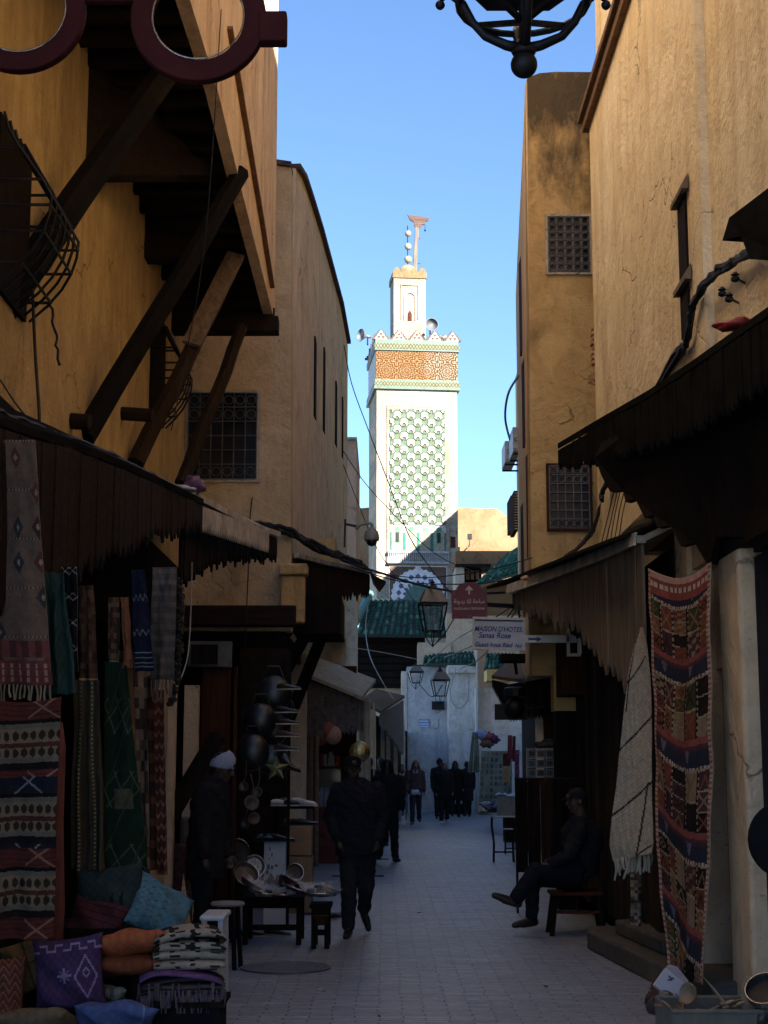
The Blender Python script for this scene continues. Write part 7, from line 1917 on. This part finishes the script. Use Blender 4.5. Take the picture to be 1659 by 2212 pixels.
for i in range(9):
    rnd = random.Random(70 + i); lump('goods_bundle', ['first', 'second', 'third', 'fourth', 'fifth', 'sixth', 'seventh', 'eighth', 'ninth'][i] + ' wrapped bundle from the left below the sage throw', 'bundle', 1052 + i * 7.5, 1738 + (i % 3) * 6 - i, 39 - i * .4, (.17, .2, .08), mul((.2, .2, .22), rnd.uniform(.2, 1.6)), 70 + i, .6, 'goods piled at the foot of the sage throw')
# ---- basket of wooden utensils, lower right
bk = thing('utensil_basket', 'pale ribbed plastic basket of wooden utensils at the lower right corner', 'basket', tuple(P(1560, 2260, 8.6))); o_ = Vector(bk.location)
zt = P(1500, 2170, 8.6).z; bz = zt - .26; o_.z = bz; bk.location = o_; H = .26
g = MB(); hx, hy = .30, .24
bkm = flat('basket_plastic', (.15, .135, .105), .5, 0, .15)
g.box((-hx, -hy, 0), (hx, hy, .01)); g.build('bottom', bkm, bk)
g = MB()
for s_ in (-1, 1): g.box((-hx, s_ * hy - .004, .01), (hx, s_ * hy + .004, H)).box((s_ * hx - .004, -hy + .005, .01), (s_ * hx + .004, hy - .005, H))
for i in range(15):
    x = -hx + 2 * hx * i / 14; g.box((x - .004, -hy - .012, 0), (x + .004, -hy - .005, H))
for i in range(10):
    y = -hy + 2 * hy * i / 9; g.box((-hx - .012, y - .004, 0), (-hx - .005, y + .004, H))
g.build('side_walls', bkm, bk); MB().tube([(sx_ * (hx + .004), sy * (hy + .004), H) for sx_, sy in ((-1, -1), (1, -1), (1, 1), (-1, 1))], .013, 8, closed=True).build('rim', bkm, bk)
spoonm = [flat('olive_wood_%d' % i, c, .6, 0, .25, 10) for i, c in enumerate(((.26, .17, .10), (.32, .22, .13), (.20, .12, .07)))]
rnd = random.Random(5)
for i in range(16):
    x, y = rnd.uniform(-.24, .22), rnd.uniform(-.16, .16); t = thing('wooden_spoon', 'wooden spoon lying in the heap of the plastic basket', 'utensil', (o_.x + x, o_.y + y, zt - rnd.uniform(.0, .10)), 0, 'wooden utensils in the basket'); t.rotation_euler = (rnd.uniform(-.25, .25), rnd.uniform(-.5, .35), rnd.uniform(-2.6, 2.6))
    MB().tube([(-.11, 0, 0), (0, 0, .004), (.10, 0, 0)], [.008, .007, .009], 7).build('handle', spoonm[i % 3], t, smooth=True)
    MB().ball((.13, 0, 0), (.038, .026, .010), 12, 8).build('spoon_bowl', spoonm[i % 3], t, smooth=True)
t = thing('wooden_bowl', 'round wooden bowl standing on edge at the left end of the basket', 'bowl', tuple(P(1497, 2148, 8.55))); t.rotation_euler = (R(78), 0, R(-55))
MB().lathe([(.001, 0), (.03, .002), (.05, .02), (.058, .045), (.053, .046), (.045, .024), (.001, .008)], 20).build('shell', spoonm[0], t, smooth=True)
t = thing('wooden_stick', 'long pointed wooden stick leaning out of the basket', 'utensil', tuple(P(1545, 2140, 8.5))); MB().tube([V(-.06, 0, .07), V(.0, 0, -.0), V(.08, .0, -.11)], [.002, .007, .009], 7).build('stick', spoonm[1], t)
t = thing('wooden_spatula', 'broad wooden spatula standing upright near the sieve', 'utensil', tuple(P(1618, 2150, 8.5))); MB().prism([V(-.035, 0, -.12), V(.035, 0, -.12), V(.03, 0, .02), V(.015, 0, .09), V(-.015, 0, .1), V(-.04, 0, .03)], (0, .012, 0)).build('blade', spoonm[1], t, bevel=.003)
t = thing('metal_sieve', 'shiny round metal sieve cut by the right edge', 'sieve', tuple(P(1655, 2145, 8.4))); t.rotation_euler = (R(35), R(-25), 0)
MB().lathe([(.10, 0), (.105, 0), (.105, .04), (.10, .04), (.10, 0)], 28).build('hoop', silver, t); MB().lathe([(.001, .0), (.10, .0), (.10, .002), (.001, .002)], 20).build('mesh_disc', M['iron'], t)
lump('foil_packet', 'dark glittering foil packet at the right end of the basket', 'packet', 1652, 2190, 8.4, (.06, .06, .07), (.05, .04, .035), 50, .2)
sd = thing('stall_stand', 'dark stand carrying the utensil basket', 'stand', (o_.x, o_.y, 0)); MB().box((-.26, -.18, 0), (.26, .2, bz - .03)).build('stand_body', M['woodd'], sd); MB().box((-.3, -.22, bz - .03), (.3, .22, bz - .003)).build('stand_top', M['woodd'], sd)
# white paper bag
t = thing('paper_bag', 'white folded paper bag with black marks below the kilim', 'bag', tuple(P(1450, 2128, 9.7))); t.rotation_euler = (R(-18), R(38), R(-8))
MB().box((-.085, 0, -.065), (.085, .05, .065)).build('bag_body', flat('white_paper', (.46, .45, .50), .8, 0, .08, 6), t, bevel=.004)
MB().prism([V(-.085, .0, .065), V(.085, 0, .065), V(.07, .04, .10), (-.03, .03, .12), V(-.075, .03, .10)], (0, .006, 0)).build('flap', flat('white_paper_flap', (.36, .35, .40), .8, 0, .08, 6), t)
g = MB()
for x, z, w_ in ((-.045, .03, .03), (-.03, .02, .02), (-.02, .035, .014), (-.035, .01, .012), (.05, -.03, .012), (.055, -.045, .02)): g.box((x, -.002, z), (x + w_, -.0005, z + .008))
g.build('ink_marks', M['iron'], t)
lump('plastic_wrap', 'dark crumpled wrapping on the ground below the paper bag', 'wrapping', 1432, 2168, 9.3, (.09, .08, .06), (.06, .05, .05), 51, .25)
lump('cloth_heap', 'dark maroon cloth heap at the foot of the kilim', 'cloth', 1440, 2150, 9.9, (.13, .12, .09), (.06, .02, .018), 52, .9)
t = thing('paper_scrap', 'small white scrap of paper on the ground left of the paper bag', 'paper', tuple(P(1408, 2146, 9.9))); MB().prism([V(-.03, 0, 0), V(.03, 0, .012), V(.02, .02, .02), V(-.01, .02, .014)], (0, 0, .003)).build('scrap', flat('white_scrap', (.6, .6, .55), .8), t)
t = thing('paper_scrap', 'small pale scrap beside the manhole', 'paper', (P(962, 2110, 11.5).x - .9, 11.4, .002)); MB().prism([V(-.02, 0, 0), V(.02, 0, 0), V(.01, .03, 0.01)], (0, 0, .002)).build('scrap', flat('pale_scrap', (.5, .5, .5), .8), t)
t = thing('round_tray', 'large round black tray hanging at the right edge of the picture', 'tray', tuple(P(1702, 1815, 8.4))); t.rotation_euler = (R(90), 0, R(-20))
MB().lathe([(.001, 0), (.19, 0), (.21, .02), (.20, .03), (.001, .012)], 30).build('disc', M['matblack'], t, smooth=False)
MB().tube([(0, .0, 0), (0, .3, 0)], .006, 5).build('hook', M['iron'], t)
cloth('hanging_runner', 'thin brown patterned runner hanging behind the white shaggy rug fringe', 'rug', *q4(1362, 1860, 1386, 2000, 12.3), 8, 40, patch, .02, 1, seed=41)
# ---- more wares round the doorway and on the tables
rnd = random.Random(77)
for i, (px, py, Y, r) in enumerate(((543, 1735, 14.9, .075), (556, 1712, 15.2, .055), (527, 1700, 15.0, .05), (548, 1768, 15.0, .06), (530, 1780, 14.9, .05))):
    t = thing('ladle', 'dull metal ladle hanging by the dark doorway, ' + ['biggest of the bunch', 'second from the top right', 'topmost one on the left', 'low one on the right', 'lowest one on the left'][i], 'ladle', tuple(P(px, py, Y)), 0, 'ladles hanging by the doorway'); t.rotation_euler = (R(75), 0, rnd.uniform(-.5, .5))
    MB().lathe([(.001, -.02), (r * .6, -.015), (r, .01), (r * .95, .014), (r * .55, -.008), (.001, -.012)], 16).build('bowl', brass, t, smooth=True)
    MB().tube([(0, r * .9, .01), (.02, r + .08, .03), (.0, r + .2, .02)], .006, 6).build('handle', brass, t)
for i in range(7):
    px, py = 560 + i * 22 + rnd.uniform(-4, 4), 1936 - (i % 2) * 5 - (i > 4) * 2
    t = thing('small_box', ['dark red trinket box at the left end of the tray table', 'black trinket box second along the tray table', 'brown trinket box third along the tray table', 'silver trinket box near the middle of the tray table', 'plum trinket box at the right end of the tray table', 'black trinket box on the left of the narrow table', 'pale trinket box on the right of the narrow table'][i], 'box', tuple(P(px, py, 14.05 - .1 * (i > 4))), rnd.uniform(-.6, .6), 'trinket boxes on the tables')
    c_ = [(.10, .02, .02), (.015, .015, .018), (.08, .05, .03), (.3, .3, .32), (.08, .02, .05), (.02, .02, .02), (.3, .27, .22)][i]
    MB().box((-.035, -.025, 0), (.035, .025, .03)).build('box_body', flat('trinket_%d' % i, c_, .35, 0, .3, 30), t, bevel=.003); MB().box((-.037, -.027, .031), (.037, .027, .04)).build('lid', flat('trinket_lid_%d' % i, mul(c_, 1.3), .35, 0, .3, 30), t, bevel=.003)
# sacks and rolled rugs standing in the dark behind the hatted man and along the left
for i, (px, Y, h, r, c_, lb) in enumerate(((388, 12.9, .95, .07, (.09, .035, .03), 'dark red rolled rug standing beside the pale doorpost'), (402, 13.3, 1.15, .06, (.12, .09, .07), 'greyish rolled rug standing in the doorway'), (345, 11.6, .7, .09, (.10, .07, .05), 'short brown rolled rug standing behind the light blue cushion'))):
    p = P(px, 1900, Y); t = thing('rolled_rug', lb, 'rug', (p.x, Y, 0), 0, 'rolled rugs by the doorway')
    MB().lathe([(r * .9, 0), (r, .04), (r * .97, h * .5), (r, h - .03), (r * .86, h), (r * .4, h - .01), (.001, h - .015)], 16).build('roll', flat('roll_%d' % i, c_, .95, 0, .4, 18, bmp=.8), t, smooth=True); MB().tube([(r * 1.02 * math.cos(a * .628), r * 1.02 * math.sin(a * .628), h * .6) for a in range(10)], .008, 5, closed=True).build('string', M['cableg'], t)
# litter and stains on the paving
for i, (px, py) in enumerate(((700, 2120), (1010, 2060), (905, 1960), (1180, 2110), (820, 2170), (1060, 1900), (640, 2060), (1250, 2160))):
    Y = CAMZ * F / (py - 1655.0); p = P(px, py, Y); t = thing('litter', ['crumpled scrap of paper on the paving near the stall', 'cigarette end in the middle of the paving', 'tiny scrap level with the seated man', 'flat scrap on the paving near the stone step', 'dark leaf on the paving at the bottom centre', 'pale crumb on the paving beside the wire table', 'torn corner of card near the stool', 'crushed cup lid on the paving at the lower right'][i], 'litter', (p.x, Y, .004), rnd.uniform(0, 3))
    s_ = rnd.uniform(.012, .03); MB().prism([V(-s_, -s_ * .5, 0), V(s_ * .8, -s_ * .6, .004), V(s_, s_ * .5, .008), V(-s_ * .3, s_, .003)], (0, 0, .003)).build('scrap', flat('litter_%d' % i, rnd.choice([(.4, .4, .38), (.2, .17, .12), (.05, .05, .04)]), .8), t)

for i, (px, py, rx, ry, lb) in enumerate(((575, 1930, 10, 6, 'flat wrapped tray at the front left of the tray table'), (610, 1934, 6, -4, 'flat wrapped tray at the front middle of the tray table'), (540, 1915, 30, 20, 'tilted tray leaning on the left end of the tray table'), (622, 1912, 40, 10, 'tray leaning at the back of the tray table'), (705, 1928, 20, -6, 'tilted wrapped tray on the narrow table'))):
    tray(px, py, 14.1 - .15 * (px > 680), .11, (R(rx), R(ry), i * .7), lb, [silver, flat('wine_foil_%d' % i, (.07, .02, .03), .25, .6, .4, 30)][i % 2], film=True)
for i, (px, py, Y, rz, c_, lb) in enumerate(((545, 1990, 14.9, 30, (.03, .02, .02), 'dark shoe on the ground at the left under the tray table'), (600, 1985, 15.0, -20, (.05, .03, .02), 'brown shoe on the ground under the tray table'), (725, 1905, 16.6, 60, (.02, .02, .02), 'single black shoe on the ground beside the cardboard boxes'))):
    p = P(px, py, Y); shoe((p.x, Y, 0), R(rz), .27, c_, lb)
cushion('cushion', 'plum red cushion standing behind the orange stack', 'cushion', P(205, 2000, 9.6), (.36, .34, .14), (R(-20), R(12), R(-10)), lines((.10, .03, .04), (.05, .02, .02), lambda u, v: (v * 7) % 1 < .1), None, CG, seed=21)
cushion('cushion', 'small mustard cushion tucked between the purple cushion and the banded kilim', 'cushion', P(62, 2085, 9.0), (.28, .30, .13), (R(-15), R(-20), R(12)), lines((.20, .13, .05), (.1, .06, .03), lambda u, v: abs(u - .5) < .02 or abs(v - .5) < .02), None, CG, seed=22)

# a striped tarpaulin and two pale garments towards the far end
cloth('hanging_garment', 'pale grey shirt hanging on the left side near the gate wall', 'garment', *q4(862, 1590, 876, 1640, 50), 10, 20, plain((.30, .30, .31)), .05, 2, seed=61)
cloth('hanging_garment', 'brown robe hanging left of the pale grey shirt near the gate wall', 'garment', *q4(846, 1585, 860, 1660, 46), 10, 20, plain((.10, .06, .04)), .05, 2, seed=62)
ba = P(985, 1752, 52.0)
g_ = thing('planter_crate', 'low dark crate at the foot of the pilaster', 'crate', (P(990, 1750, 52.2).x, 52.1, 0)); MB().box((-.3, 0, 0), (.3, .35, .32)).build('crate_body', M['woodd'], g_, bevel=.01); MB().box((-.32, -.02, .32), (.32, .37, .36)).build('lid', M['woodg'], g_)
